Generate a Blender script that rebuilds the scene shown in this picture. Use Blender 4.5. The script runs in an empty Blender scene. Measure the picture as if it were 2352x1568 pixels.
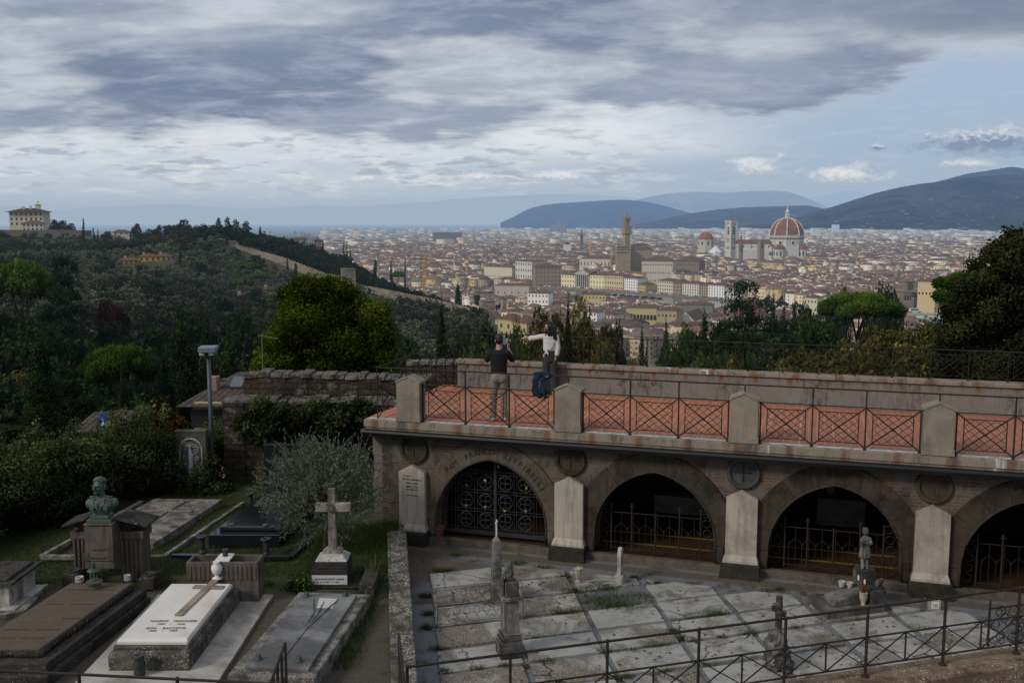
import bpy,math,random
import numpy as np
from mathutils import Vector,Matrix
from mathutils import noise as mnoise
random.seed(7);rng=np.random.default_rng(7)
sc=bpy.context.scene
COL=sc.collection
R=math.radians
# ---------------------------------------------------------------- camera model (35 mm lens, camera at the origin)
F=2352*35/36;PITCH=math.atan((784-505)/F)
def ray(px,py):
    t=(py-784)/F
    return Vector(((px-1176)/F,math.cos(PITCH)-t*math.sin(PITCH),-math.sin(PITCH)-t*math.cos(PITCH)))
def PZ(px,py,z):r=ray(px,py);return r*(z/r.z)
def PD(px,py,y):r=ray(px,py);return r*(y/r.y)
cam=bpy.data.cameras.new('camera');cam.lens=35;cam.sensor_width=36;cam.clip_start=.1;cam.clip_end=120000
camo=bpy.data.objects.new('camera',cam);COL.objects.link(camo)
camo.rotation_euler=(R(90)-PITCH,0,0);sc.camera=camo
# ---------------------------------------------------------------- node helper
class NT:
    def __init__(s,nt):s.nt=nt;nt.nodes.clear()
    def n(s,t,**k):
        nd=s.nt.nodes.new(t)
        for a,b in k.items():setattr(nd,a,b)
        return nd
    def l(s,a,b):s.nt.links.new(a,b)
    def set(s,sock,v):
        if isinstance(v,bpy.types.NodeSocket):s.l(v,sock)
        elif v is not None:
            if isinstance(v,(tuple,list)) and len(v)==3 and sock.type=='RGBA':v=(*v,1)
            sock.default_value=v
    def m(s,op,a,b=None,c=None,clamp=False):
        nd=s.n('ShaderNodeMath',operation=op,use_clamp=clamp)
        for i,v in enumerate((a,b,c)):
            if v is not None:s.set(nd.inputs[i],v)
        return nd.outputs[0]
    def vm(s,op,a,b=None,sc_=None):
        nd=s.n('ShaderNodeVectorMath',operation=op)
        s.set(nd.inputs[0],a)
        if b is not None:s.set(nd.inputs[1],b)
        if sc_ is not None:s.set(nd.inputs[3],sc_)
        return nd.outputs['Value'] if op in ('LENGTH','DOT_PRODUCT') else nd.outputs[0]
    def ss(s,x,a,b,t0=0.,t1=1.):
        nd=s.n('ShaderNodeMapRange',interpolation_type='SMOOTHSTEP')
        s.set(nd.inputs[0],x)
        for i,v in enumerate((a,b,t0,t1)):s.set(nd.inputs[i+1],v)
        return nd.outputs[0]
    def mix(s,f,a,b,mode='MIX'):
        nd=s.n('ShaderNodeMix',data_type='RGBA',blend_type=mode)
        s.set(nd.inputs[0],f);s.set(nd.inputs[6],a);s.set(nd.inputs[7],b);return nd.outputs[2]
    def noise(s,v,scale=5,detail=4,rough=.6,dist=0,dims='3D'):
        nd=s.n('ShaderNodeTexNoise',noise_dimensions=dims)
        if v is not None:s.l(v,nd.inputs['Vector'])
        nd.inputs['Scale'].default_value=scale;nd.inputs['Detail'].default_value=detail
        nd.inputs['Roughness'].default_value=rough;nd.inputs['Distortion'].default_value=dist
        return nd.outputs['Fac']
    def sep(s,v):nd=s.n('ShaderNodeSeparateXYZ');s.l(v,nd.inputs[0]);return nd.outputs
    def comb(s,x,y,z):
        nd=s.n('ShaderNodeCombineXYZ')
        for i,v in enumerate((x,y,z)):s.set(nd.inputs[i],v)
        return nd.outputs[0]
    def pos(s):return s.n('ShaderNodeNewGeometry').outputs['Position']
    def scalev(s,v,t):return s.vm('MULTIPLY',v,t)
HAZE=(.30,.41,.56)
def haze_wrap(t,shader,L=8700.,col=HAZE,k=1.0):  # aerial haze painted into the material: emission mixed in by distance from the origin
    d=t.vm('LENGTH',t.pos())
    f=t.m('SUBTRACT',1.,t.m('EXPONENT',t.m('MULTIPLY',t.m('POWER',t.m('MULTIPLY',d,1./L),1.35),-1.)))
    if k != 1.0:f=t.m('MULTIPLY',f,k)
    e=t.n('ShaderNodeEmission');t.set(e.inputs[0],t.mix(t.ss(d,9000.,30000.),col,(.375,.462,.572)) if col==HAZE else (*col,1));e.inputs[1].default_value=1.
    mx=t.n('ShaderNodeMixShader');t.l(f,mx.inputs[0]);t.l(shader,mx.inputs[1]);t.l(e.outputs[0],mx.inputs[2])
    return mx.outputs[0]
def newmat(name):
    m=bpy.data.materials.new(name);m.use_nodes=True
    m.cycles.emission_sampling='NONE'
    return m,NT(m.node_tree)
def finish(t,color,rough=.85,bump=None,bstr=.3,bdist=.02,metal=0,spec=.3,haze=None,coat=0):
    b=t.n('ShaderNodeBsdfPrincipled')
    t.set(b.inputs['Base Color'],color);t.set(b.inputs['Roughness'],rough);t.set(b.inputs['Metallic'],metal)
    b.inputs['Specular IOR Level'].default_value=spec
    if coat:b.inputs['Coat Weight'].default_value=coat;b.inputs['Coat Roughness'].default_value=.08
    if bump is not None:
        bn=t.n('ShaderNodeBump');bn.inputs['Strength'].default_value=bstr;bn.inputs['Distance'].default_value=bdist
        t.l(bump,bn.inputs['Height']);t.l(bn.outputs[0],b.inputs['Normal'])
    o=b.outputs[0]
    if haze:o=haze_wrap(t,o,**(haze if isinstance(haze,dict) else {}))
    out=t.n('ShaderNodeOutputMaterial');t.l(o,out.inputs[0])
def stone(name,c1,c2,stain=None,speck=None,scale=6,sp_scale=28,sp_th=.6,streak=0.,rough=.88,bump=.5,spec=.2,st_th=.52,haze=None,bdist=.015):
    m,t=newmat(name);p=t.pos()
    a=t.noise(p,scale,6,.65)
    col=t.mix(t.ss(a,.35,.65),c1,c2)
    if stain:
        b=t.noise(p,scale*.28,7,.7,.4);col=t.mix(t.m('MULTIPLY',t.ss(b,st_th-.06,st_th+.1),.85),col,stain)
    if streak:
        q=t.scalev(p,(5.,5.,.45));c=t.noise(q,2.2,5,.6)
        col=t.mix(t.m('MULTIPLY',t.ss(c,.45,.68),streak),col,tuple(x*.28 for x in c1))
    if speck:
        d=t.noise(p,sp_scale,5,.75);e=t.noise(p,sp_scale*.12,3,.5)
        f=t.m('MULTIPLY',t.ss(d,sp_th-.03,sp_th+.05),t.ss(e,.38,.6))
        col=t.mix(f,col,speck)
    h=t.noise(p,scale*7,6,.7)
    finish(t,col,rough,h,bump,bdist,spec=spec,haze=haze);return m
def plain(name,c,rough=.6,metal=0,var=.15,scale=12,spec=.4,bump=.0,coat=0,haze=None):
    m,t=newmat(name);a=t.noise(t.pos(),scale,4,.6)
    col=t.mix(a,tuple(x*(1-var) for x in c),tuple(min(1,x*(1+var)) for x in c))
    finish(t,col,rough,a if bump else None,bump,.01,metal,spec,haze,coat);return m
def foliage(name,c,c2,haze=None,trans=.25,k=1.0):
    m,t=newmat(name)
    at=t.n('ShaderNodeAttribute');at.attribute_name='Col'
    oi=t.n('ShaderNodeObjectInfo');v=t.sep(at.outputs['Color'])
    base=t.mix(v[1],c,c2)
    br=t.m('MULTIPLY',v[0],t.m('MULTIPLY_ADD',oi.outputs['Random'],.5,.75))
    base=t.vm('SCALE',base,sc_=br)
    d=t.n('ShaderNodeBsdfDiffuse');t.l(base,d.inputs[0])
    tr=t.n('ShaderNodeBsdfTranslucent');t.l(base,tr.inputs[0])
    mx=t.n('ShaderNodeMixShader');mx.inputs[0].default_value=trans
    t.l(d.outputs[0],mx.inputs[1]);t.l(tr.outputs[0],mx.inputs[2]);o=mx.outputs[0]
    if haze:o=haze_wrap(t,o,**(haze if isinstance(haze,dict) else {}))
    out=t.n('ShaderNodeOutputMaterial');t.l(o,out.inputs[0]);return m
# ---------------------------------------------------------------- object helpers
def tag(o,label=None,cat=None,group=None,kind=None):
    if label:o['label']=label
    if cat:o['category']=cat
    if group:o['group']=group
    if kind:o['kind']=kind
    return o
def thing(name,label,cat,loc=(0,0,0),rz=0,group=None):
    o=bpy.data.objects.new(name,None);COL.objects.link(o);o.empty_display_size=.2
    o.location=loc;o.rotation_euler=(0,0,rz);return tag(o,label,cat,group)
def linkmesh(name,me,parent=None,loc=None):
    o=bpy.data.objects.new(name,me);COL.objects.link(o)
    if parent:o.parent=parent
    if loc is not None:o.location=loc
    return o
def dup(root,loc,rz=0,scale=None,label=None,group=None):
    r=root.copy();COL.objects.link(r);r.location=loc;r.rotation_euler=(0,0,rz)
    if scale is not None:r.scale=(scale,scale,scale) if isinstance(scale,(int,float)) else scale
    if label:r['label']=label
    if group:r['group']=group
    for ch in list(root.children):
        c=ch.copy();COL.objects.link(c);c.parent=r
        for g in list(ch.children):
            d=g.copy();COL.objects.link(d);d.parent=c
    return r
class MB:
    """collects shapes in one coordinate frame; build() links them as one mesh object"""
    def __init__(s):s.v=[];s.f=[];s.mi=[];s.cur=0
    def add(s,vs,fs):
        b=len(s.v);s.v.extend(Vector(x) for x in vs)
        for f in fs:s.f.append([b+i for i in f]);s.mi.append(s.cur)
        return s
    def hexa(s,a,b):
        """a: 4 bottom corners, b: 4 top corners"""
        return s.add(list(a)+list(b),[(3,2,1,0),(4,5,6,7),(0,1,5,4),(1,2,6,5),(2,3,7,6),(3,0,4,7)])
    def box(s,c,size,rz=0,top=1.,M=None):
        x,y,z=(k/2 for k in size);c=Vector(c);q=Matrix.Rotation(rz,3,'Z')
        pts=[q @ Vector((sx*x*k,sy*y*k,sz*z))+c for sz,k in ((-1,1.),(1,top)) for sx,sy in ((-1,-1),(1,-1),(1,1),(-1,1))]
        if M:pts=[M @ p for p in pts]
        return s.hexa(pts[:4],pts[4:])
    def prism(s,poly,vec):
        n=len(poly);vec=Vector(vec);P=[Vector(p) for p in poly]
        return s.add(P+[p+vec for p in P],[tuple(range(n-1,-1,-1)),tuple(range(n,2*n))]+[(i,(i+1) % n,n+(i+1) % n,n+i) for i in range(n)])
    def tube(s,pts,r,n=6,cap=True):
        pts=[Vector(p) for p in pts];rs=r if isinstance(r,(list,tuple)) else [r]*len(pts)
        vs=[];k=len(pts)
        for i,p in enumerate(pts):
            d=(pts[min(i+1,k-1)]-pts[max(i-1,0)]).normalized()
            a=d.cross(Vector((0,0,1)) if abs(d.z)<.95 else Vector((0,1,0))).normalized();b=d.cross(a)
            for j in range(n):
                w=2*math.pi*(j+.5)/n;vs.append(p+(a*math.cos(w)+b*math.sin(w))*rs[i])
        fs=[(i*n+j,i*n+(j+1) % n,(i+1)*n+(j+1) % n,(i+1)*n+j) for i in range(k-1) for j in range(n)]
        if cap:fs+=[tuple(range(n-1,-1,-1)),tuple(range((k-1)*n,k*n))]
        return s.add(vs,fs)
    def lathe(s,c,prof,n=16,sx=1,sy=1,ph=0):
        c=Vector(c);vs=[]
        for r,z in prof:
            for j in range(n):
                w=2*math.pi*j/n+ph;vs.append(c+Vector((r*math.cos(w)*sx,r*math.sin(w)*sy,z)))
        k=len(prof);fs=[(i*n+j,i*n+(j+1) % n,(i+1)*n+(j+1) % n,(i+1)*n+j) for i in range(k-1) for j in range(n)]
        fs+=[tuple(range(n-1,-1,-1)),tuple(range((k-1)*n,k*n))]
        return s.add(vs,fs)
    def ell(s,c,r,n=14,m=9,M=None):
        if isinstance(r,(int,float)):r=(r,r,r)
        c=Vector(c);vs=[Vector((0,0,-r[2]))]
        for i in range(1,m):
            th=math.pi*i/m
            for j in range(n):vs.append(Vector((r[0]*math.sin(th)*math.cos(2*math.pi*j/n),r[1]*math.sin(th)*math.sin(2*math.pi*j/n),-r[2]*math.cos(th))))
        vs.append(Vector((0,0,r[2])))
        if M:vs=[M @ v for v in vs]
        vs=[v+c for v in vs]
        fs=[(0,1+(j+1) % n,1+j) for j in range(n)]
        for i in range(m-2):fs+=[(1+i*n+j,1+i*n+(j+1) % n,1+(i+1)*n+(j+1) % n,1+(i+1)*n+j) for j in range(n)]
        L=len(vs)-1;o=1+(m-2)*n;fs+=[(L,o+j,o+(j+1) % n) for j in range(n)]
        return s.add(vs,fs)
    def cap(s,pts,rs,n=12):
        """tapered limb with round joints (for remeshed figures)"""
        for i in range(len(pts)-1):
            s.tube([pts[i],pts[i+1]],[rs[i],rs[i+1]],n)
        for p,r in zip(pts,rs):s.ell(p,r*1.0,n,8)
        return s
    def ring(s,c,r,tr,X,Y,n=16,m=5):
        c=Vector(c);X=Vector(X);Y=Vector(Y);Z=X.cross(Y);vs=[]
        for i in range(n):
            w=2*math.pi*i/n;d=X*math.cos(w)+Y*math.sin(w)
            for j in range(m):
                q=2*math.pi*j/m;vs.append(c+d*(r+tr*math.cos(q))+Z*tr*math.sin(q))
        return s.add(vs,[(i*m+j,((i+1) % n)*m+j,((i+1) % n)*m+(j+1) % m,i*m+(j+1) % m) for i in range(n) for j in range(m)])
    def text(s,txt,size,O_,X,Y,depth=.004,align='C',shear=0,sx=1.0):
        vs,fs,w=text_data(txt);O_=Vector(O_);X=Vector(X).normalized();Y=Vector(Y).normalized();Z=X.cross(Y)
        off={'C':-w/2,'L':0,'R':-w}[align]
        return s.add([O_+X*((v[0]+off)*size*sx+v[1]*size*shear)+Y*v[1]*size+Z*(v[2]*depth) for v in vs],fs)
    def build(s,name,mats,parent=None,smooth=False,bevel=0,origin=None,remesh=0,sm=0,bseg=2,auto=False):
        if not isinstance(mats,(list,tuple)):mats=[mats]
        if parent is not None:o0=pl(parent)
        elif origin is not None:o0=Vector(origin)
        else:
            lo=[min(v[i] for v in s.v) for i in range(3)];hi=[max(v[i] for v in s.v) for i in range(3)]
            o0=Vector(((lo[0]+hi[0])/2,(lo[1]+hi[1])/2,lo[2]))
        me=bpy.data.meshes.new(name);me.from_pydata([tuple(v-o0) for v in s.v],[],s.f)
        for m in mats:me.materials.append(m)
        if len(mats)>1:me.polygons.foreach_set('material_index',s.mi)
        if smooth:me.polygons.foreach_set('use_smooth',[True]*len(me.polygons))
        o=linkmesh(name,me,parent,None if parent is not None else o0)
        if remesh:
            q=o.modifiers.new('remesh','REMESH');q.mode='VOXEL';q.voxel_size=remesh;q.use_smooth_shade=True
            if sm:q=o.modifiers.new('smooth','SMOOTH');q.factor=.5;q.iterations=sm
        if bevel:
            q=o.modifiers.new('bevel','BEVEL');q.width=bevel;q.segments=bseg;q.limit_method='ANGLE';q.angle_limit=R(35)
        return o
def pl(o):
    """world location of a thing or part (things made here carry no rotation)"""
    v=Vector(o.location)
    while o.parent:o=o.parent;v+=Vector(o.location)
    return v
_tc={}
def text_data(txt):
    if txt in _tc:return _tc[txt]
    cu=bpy.data.curves.new('t','FONT');cu.body=txt;cu.size=1;cu.extrude=.5;cu.resolution_u=3
    o=bpy.data.objects.new('t',cu);COL.objects.link(o);bpy.context.view_layer.update()
    me=bpy.data.meshes.new_from_object(o.evaluated_get(bpy.context.evaluated_depsgraph_get()))
    vs=[(v.co.x,v.co.y,v.co.z+.5) for v in me.vertices];fs=[tuple(p.vertices) for p in me.polygons]
    w=max((v[0] for v in vs),default=0)
    bpy.data.objects.remove(o);bpy.data.curves.remove(cu);bpy.data.meshes.remove(me)
    _tc[txt]=(vs,fs,w);return _tc[txt]
def npmesh(name,V,quads=None,tris=None,mats=(),mi=None,col=None,uv=None):
    me=bpy.data.meshes.new(name);V=np.asarray(V,np.float32).reshape(-1,3)
    me.vertices.add(len(V));me.vertices.foreach_set('co',V.ravel())
    q=np.asarray(quads,np.int32).reshape(-1,4) if quads is not None else np.zeros((0,4),np.int32)
    t=np.asarray(tris,np.int32).reshape(-1,3) if tris is not None else np.zeros((0,3),np.int32)
    me.loops.add(q.size+t.size);me.loops.foreach_set('vertex_index',np.concatenate([q.ravel(),t.ravel()]))
    me.polygons.add(len(q)+len(t))
    me.polygons.foreach_set('loop_start',np.concatenate([np.arange(len(q))*4,len(q)*4+np.arange(len(t))*3]).astype(np.int32))
    for m in mats:me.materials.append(m)
    if mi is not None:me.polygons.foreach_set('material_index',np.asarray(mi,np.int32))
    if col is not None:
        a=me.attributes.new('Col','FLOAT_COLOR','POINT');a.data.foreach_set('color',np.asarray(col,np.float32).ravel())
    if uv is not None:
        u=me.uv_layers.new(name='UVMap');u.data.foreach_set('uv',np.asarray(uv,np.float32).ravel())
    me.update(calc_edges=True);me.validate();return me
def heightmesh(name,xs,ys,hf,mat,kind='structure',label=None):
    X,Y=np.meshgrid(xs,ys);Z=hf(X,Y);n,m=X.shape
    idx=np.arange(n*m).reshape(n,m)
    q=np.stack([idx[:-1,:-1],idx[:-1,1:],idx[1:,1:],idx[1:,:-1]],-1).reshape(-1,4)
    me=npmesh(name,np.stack([X,Y,Z],-1),q,mats=[mat]);me.polygons.foreach_set('use_smooth',[True]*len(me.polygons))
    o=linkmesh(name,me);return tag(o,label,None,None,kind)
# ---------------------------------------------------------------- world: Nishita sky under procedural cloud layers, one soft sun
SUN_EL,SUN_AZ=R(33),R(-126)      # azimuth measured clockwise from +Y (view direction): sun to the left, a little behind
w=bpy.data.worlds.new('World');sc.world=w;w.use_nodes=True
def build_world():
    t=NT(w.node_tree)
    g=t.n('ShaderNodeTexCoord').outputs['Generated'];d=t.vm('NORMALIZE',g);x,y,z=t.sep(d)[:3]
    sky=t.n('ShaderNodeTexSky',sky_type='NISHITA',sun_disc=False);sky.sun_elevation=SUN_EL;sky.sun_rotation=SUN_AZ
    sky.altitude=130;sky.dust_density=1.2
    skyc=t.vm('SCALE',sky.outputs[0],sc_=.085)
    az=t.m('MULTIPLY',t.m('ARCTAN2',x,y),57.2958)          # degrees, right positive
    el=t.m('MULTIPLY',t.m('ARCSINE',z),57.2958)
    zz=t.m('ADD',t.m('MAXIMUM',z,0.),.17)
    pl_=t.comb(t.m('DIVIDE',x,zz),t.m('DIVIDE',y,zz),0.)
    pc=t.scalev(pl_,(.8,1.15,1.))
    n1=t.noise(pc,1.5,7,.5,.3)
    n2=t.noise(t.vm('ADD',pc,(7.3,2.1,0)),1.0,8,.6,.35)
    n3=t.noise(t.vm('ADD',pc,(1.3,9.1,0)),3.6,8,.62,.25)
    n4=t.noise(t.vm('ADD',pc,(4.4,3.3,0)),9.,6,.62,.2)
    clear=t.mix(t.ss(el,0.,9.),(.375,.465,.575),(.385,.50,.645))
    clear=t.mix(t.ss(el,9.,40.),clear,t.mix(.35,skyc,(.22,.34,.55)))
    veil=t.m('MULTIPLY',t.ss(az,16.,-14.),t.m('MULTIPLY',t.ss(el,.3,3.),t.ss(el,13.,7.5)))
    veil=t.m('MULTIPLY',veil,t.ss(n3,.25,.6,.5,1.))
    c=t.mix(veil,clear,(.60,.655,.71))
    wb=t.m('MULTIPLY',t.ss(az,19.,4.),t.m('MULTIPLY',t.ss(el,2.6,4.6),t.ss(el,8.5,6.5)))
    c=t.mix(t.m('MULTIPLY',wb,t.ss(n2,.3,.6,.4,1.)),c,(.75,.78,.81))
    # patchy grey clouds floating in the bright band
    q=t.comb(t.m('MULTIPLY',az,.16),t.m('MULTIPLY',el,.8),0.)
    s1=t.noise(q,1.5,8,.6,.3);s2=t.noise(t.vm('ADD',q,(5.,3.,0)),3.4,7,.56,.3)
    st=t.m('MULTIPLY',t.ss(s1,.45,.57),t.m('MULTIPLY',t.ss(el,.9,2.4),t.ss(el,8.,5.)))
    st=t.m('MULTIPLY',st,t.ss(az,14.,-2.,.12,1.))
    c=t.mix(t.m('MULTIPLY',st,.8),c,t.mix(t.ss(s2,.4,.6),(.37,.43,.52),(.70,.73,.76)))
    # main deck; its lower edge depends on azimuth
    e1=t.m('MULTIPLY',t.ss(az,-2.,3.),1.55)
    e2=t.m('MULTIPLY',t.ss(az,16.,25.),1.9)
    e3=t.m('MULTIPLY',t.m('MULTIPLY',t.ss(az,7.,12.),t.ss(az,22.,17.)),-.55)
    edge=t.m('ADD',t.m('ADD',4.15,e1),t.m('ADD',e2,e3))
    edge=t.m('ADD',edge,t.m('MULTIPLY',t.m('SUBTRACT',t.noise(t.comb(az,0.,0.),.16,2,.5),.5),3.))
    f=t.m('MULTIPLY',t.m('SUBTRACT',el,edge),.62)
    f=t.m('ADD',f,t.m('MULTIPLY',t.m('SUBTRACT',n1,.5),2.4))
    f=t.m('ADD',f,t.m('MULTIPLY',t.m('SUBTRACT',s2,.5),1.2))
    deck=t.m('MULTIPLY',t.ss(f,-.25,.85),t.ss(el,1.5,4.))
    dark=t.mix(t.ss(n2,.36,.60),(.175,.225,.325),(.28,.335,.43))
    dark=t.mix(t.m('MULTIPLY',t.ss(n3,.46,.66),.55),dark,(.40,.45,.535))
    dark=t.mix(t.m('MULTIPLY',t.ss(n4,.5,.68),.22),dark,(.46,.50,.56))
    thin=t.m('MULTIPLY',t.ss(n1,.515,.39),t.ss(el,26.,9.,.35,1.))
    dcol=t.mix(t.m('MULTIPLY',thin,.62),dark,t.mix(t.ss(n3,.35,.6),(.44,.49,.56),(.66,.69,.725)))
    rgt=t.m('MULTIPLY',t.ss(az,8.,26.),t.ss(el,7.,11.));dcol=t.mix(t.m('MULTIPLY',rgt,.6),dcol,(.155,.195,.275))
    under=t.ss(f,.75,.05);dcol=t.mix(t.m('MULTIPLY',under,.6),dcol,(.60,.645,.70))
    c=t.mix(deck,c,t.vm('SCALE',dcol,sc_=1.06))
    # lone cumulus near the horizon
    pf=t.comb(az,t.m('MULTIPLY',el,1.6),0.)
    puff=t.noise(pf,1.1,8,.6,.2);puff2=t.noise(t.vm('ADD',pf,(3.,8.,0)),3.,5,.6)
    for (X,Y,sx,sy,kind) in ((825,412,.75,.3,0),(1098,407,1.5,.32,0),(1285,407,1.9,.36,0),(1735,385,1.5,.7,0),(1945,405,2.3,.65,0),(2275,330,3.6,.85,1),(2016,341,.55,.22,1),(450,384,1.1,.25,0),(2225,377,1.2,.3,0)):
        r=ray(X,Y).normalized();a0=math.degrees(math.atan2(r.x,r.y));l0=math.degrees(math.asin(r.z))
        dx=t.m('DIVIDE',t.m('SUBTRACT',az,a0),sx);dy=t.m('DIVIDE',t.m('SUBTRACT',el,l0),sy)
        dyb=t.m('MULTIPLY',t.m('MINIMUM',dy,0.),1.0)     # flatter base
        rr=t.m('SQRT',t.m('ADD',t.m('MULTIPLY',dx,dx),t.m('ADD',t.m('MULTIPLY',dy,dy),t.m('MULTIPLY',dyb,dyb))))
        k=t.m('ADD',t.m('SUBTRACT',1.,rr),t.m('MULTIPLY',t.m('SUBTRACT',puff,.5),2.6))
        msk=t.ss(k,-.25,.85)
        hi=t.ss(t.m('ADD',dy,t.m('MULTIPLY',t.m('SUBTRACT',puff2,.5),2.)),-.7 if kind==0 else .1,.5 if kind==0 else 1.0)
        cc=t.mix(hi,(.44,.50,.58) if kind==0 else (.22,.29,.42),(.80,.80,.785))
        c=t.mix(t.m('MULTIPLY',msk,.85 if kind==0 else .92),c,cc)
    # ground-side of the world (never seen, soft bounce)
    c=t.mix(t.ss(z,-.02,-.004,1.,0.),c,(.06,.06,.055))
    # brighter overcast overhead and behind the viewer, lights the scene
    up=t.m('MULTIPLY',t.ss(el,32.,62.),1.)
    c=t.mix(up,c,(.60,.63,.68))
    back=t.m('MULTIPLY',t.ss(y,.1,-.5),t.ss(el,0.,12.));c=t.mix(t.m('MULTIPLY',back,.7),c,(.42,.47,.55))
    bg=t.n('ShaderNodeBackground');t.l(c,bg.inputs[0]);bg.inputs[1].default_value=1.
    out=t.n('ShaderNodeOutputWorld');t.l(bg.outputs[0],out.inputs[0])
build_world()
w.cycles.sampling_method='MANUAL';w.cycles.sample_map_resolution=512
sl=bpy.data.lights.new('sun','SUN');sl.energy=1.9;sl.angle=R(14);sl.color=(1,.93,.82)
so=bpy.data.objects.new('sun',sl);COL.objects.link(so)
sd=Vector((math.sin(SUN_AZ)*math.cos(SUN_EL),math.cos(SUN_AZ)*math.cos(SUN_EL),math.sin(SUN_EL)))
so.rotation_euler=sd.to_track_quat('Z','Y').to_euler()
sc.view_settings.view_transform='Standard';sc.view_settings.look='None';sc.view_settings.exposure=0
sc.render.engine='CYCLES';sc.cycles.max_bounces=6;sc.cycles.diffuse_bounces=2;sc.cycles.transmission_bounces=2
sc.cycles.use_denoising=True
# ---------------------------------------------------------------- mausoleum frame: u along the facade, v away from the viewer
O=PZ(835,962,-4.1);Rr=PZ(2352,1059,-4.1)
U=Vector((Rr.x-O.x,Rr.y-O.y,0)).normalized();V=Vector((-U.y,U.x,0));FA=math.atan2(U.y,U.x)
def T(u,v,z):return Vector((O.x,O.y,0))+U*u+V*v+Vector((0,0,z))
MF=Matrix.Translation(Vector((O.x,O.y,0))) @ Matrix.Rotation(FA,4,'Z')
def fbox(mb,u0,u1,v0,v1,z0,z1):
    return mb.hexa([T(u0,v0,z0),T(u1,v0,z0),T(u1,v1,z0),T(u0,v1,z0)],[T(u0,v0,z1),T(u1,v0,z1),T(u1,v1,z1),T(u0,v1,z1)])
def fcoords(t):
    p=t.vm('SUBTRACT',t.pos(),(O.x,O.y,0))
    return t.sep(t.comb(t.vm('DOT_PRODUCT',p,tuple(U)),t.vm('DOT_PRODUCT',p,tuple(V)),t.vm('DOT_PRODUCT',p,(0,0,1))))
def brick_mat():
    m,t=newmat('old_brick');u,v,z=fcoords(t)[:3]
    b=t.n('ShaderNodeTexBrick');t.l(t.comb(u,z,v),b.inputs['Vector'])
    b.inputs['Scale'].default_value=1;b.inputs['Brick Width'].default_value=.27;b.inputs['Row Height'].default_value=.062
    b.inputs['Mortar Size'].default_value=.007;b.inputs['Mortar Smooth'].default_value=.2;b.inputs['Bias'].default_value=-.1
    b.inputs['Color1'].default_value=(.125,.066,.043,1);b.inputs['Color2'].default_value=(.06,.036,.026,1);b.inputs['Mortar'].default_value=(.16,.135,.108,1)
    n=t.noise(t.pos(),3,6,.7);c=t.mix(t.ss(n,.40,.58),b.outputs[0],t.mix(.7,b.outputs[0],(.125,.114,.098)))
    n2=t.noise(t.scalev(t.pos(),(1,1,.4)),2.1,6,.65);c=t.mix(t.m('MULTIPLY',t.ss(n2,.47,.62),.8),c,(.035,.03,.025))
    h=t.m('ADD',t.m('MULTIPLY',b.outputs['Fac'],-1.),t.m('MULTIPLY',t.noise(t.pos(),60,4,.7),.8))
    finish(t,c,.9,h,.6,.012);return m
def tile_mat():
    m,t=newmat('terracotta_tiles');u,v,z=fcoords(t)[:3]
    b=t.n('ShaderNodeTexBrick');t.l(t.comb(v,u,0.),b.inputs['Vector'])
    b.inputs['Scale'].default_value=1;b.inputs['Brick Width'].default_value=.30;b.inputs['Row Height'].default_value=.15;b.offset=.5
    b.inputs['Mortar Size'].default_value=.006;b.inputs['Bias'].default_value=0
    b.inputs['Color1'].default_value=(.43,.148,.066,1);b.inputs['Color2'].default_value=(.30,.105,.05,1);b.inputs['Mortar'].default_value=(.50,.33,.25,1)
    # wide whitish joints every few rows, running away from the viewer
    w1=t.m('ABSOLUTE',t.m('SUBTRACT',t.m('FRACT',t.m('DIVIDE',u,.62)),.5))
    c=t.mix(t.m('MULTIPLY',t.ss(w1,.484,.497),t.ss(t.noise(t.pos(),5,3),.35,.6)),b.outputs[0],(.62,.5,.43))
    n=t.noise(t.pos(),1.3,6,.65);c=t.mix(t.m('MULTIPLY',t.ss(n,.45,.66),.45),c,(.36,.15,.10))
    n2=t.noise(t.pos(),9,5,.7);c=t.mix(t.m('MULTIPLY',t.ss(n2,.56,.7),.5),c,(.19,.085,.055))
    d=t.ss(u,4.,12.,0.,.45);c=t.mix(d,c,(.24,.11,.075))
    # pale cement fillet along the front edge
    e=t.m('ADD',v,t.m('MULTIPLY',t.noise(t.pos(),4,4),.10));c=t.mix(t.ss(e,.30,.25),c,t.mix(t.ss(n2,.4,.62),(.50,.50,.50),(.25,.26,.27)))
    finish(t,c,.75,t.m('MULTIPLY_ADD',b.outputs['Fac'],-1.,n2),.35,.006,spec=.3);return m
def coping_mat():
    m,t=newmat('stone_coping');u,v,z=fcoords(t)[:3];p=t.pos()
    c=t.mix(t.noise(p,7,6,.65),(.20,.158,.118),(.275,.228,.178))
    k=t.m('ABSOLUTE',t.m('SUBTRACT',t.m('FRACT',t.m('DIVIDE',t.m('ADD',u,-.25),.92)),.5))
    r=t.m('ADD',k,t.m('MULTIPLY',t.m('SUBTRACT',t.noise(t.scalev(p,(1,1,.3)),6,5,.7),.5),-.5))
    c=t.mix(t.m('MULTIPLY',t.ss(r,.36,.5),.8),c,(.16,.06,.025))
    dk=t.noise(t.scalev(p,(1,1,.35)),3.3,6,.7,.5);c=t.mix(t.m('MULTIPLY',t.ss(dk,.47,.66),.85),c,(.085,.065,.05))
    wt=t.noise(t.scalev(t.comb(u,v,z),(1.0,1.,.12)),1.35,6,.62,.2);c=t.mix(t.ss(wt,.655,.70),c,(.62,.63,.63))
    finish(t,c,.85,t.noise(p,40,5,.7),.4,.008);return m
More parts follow.
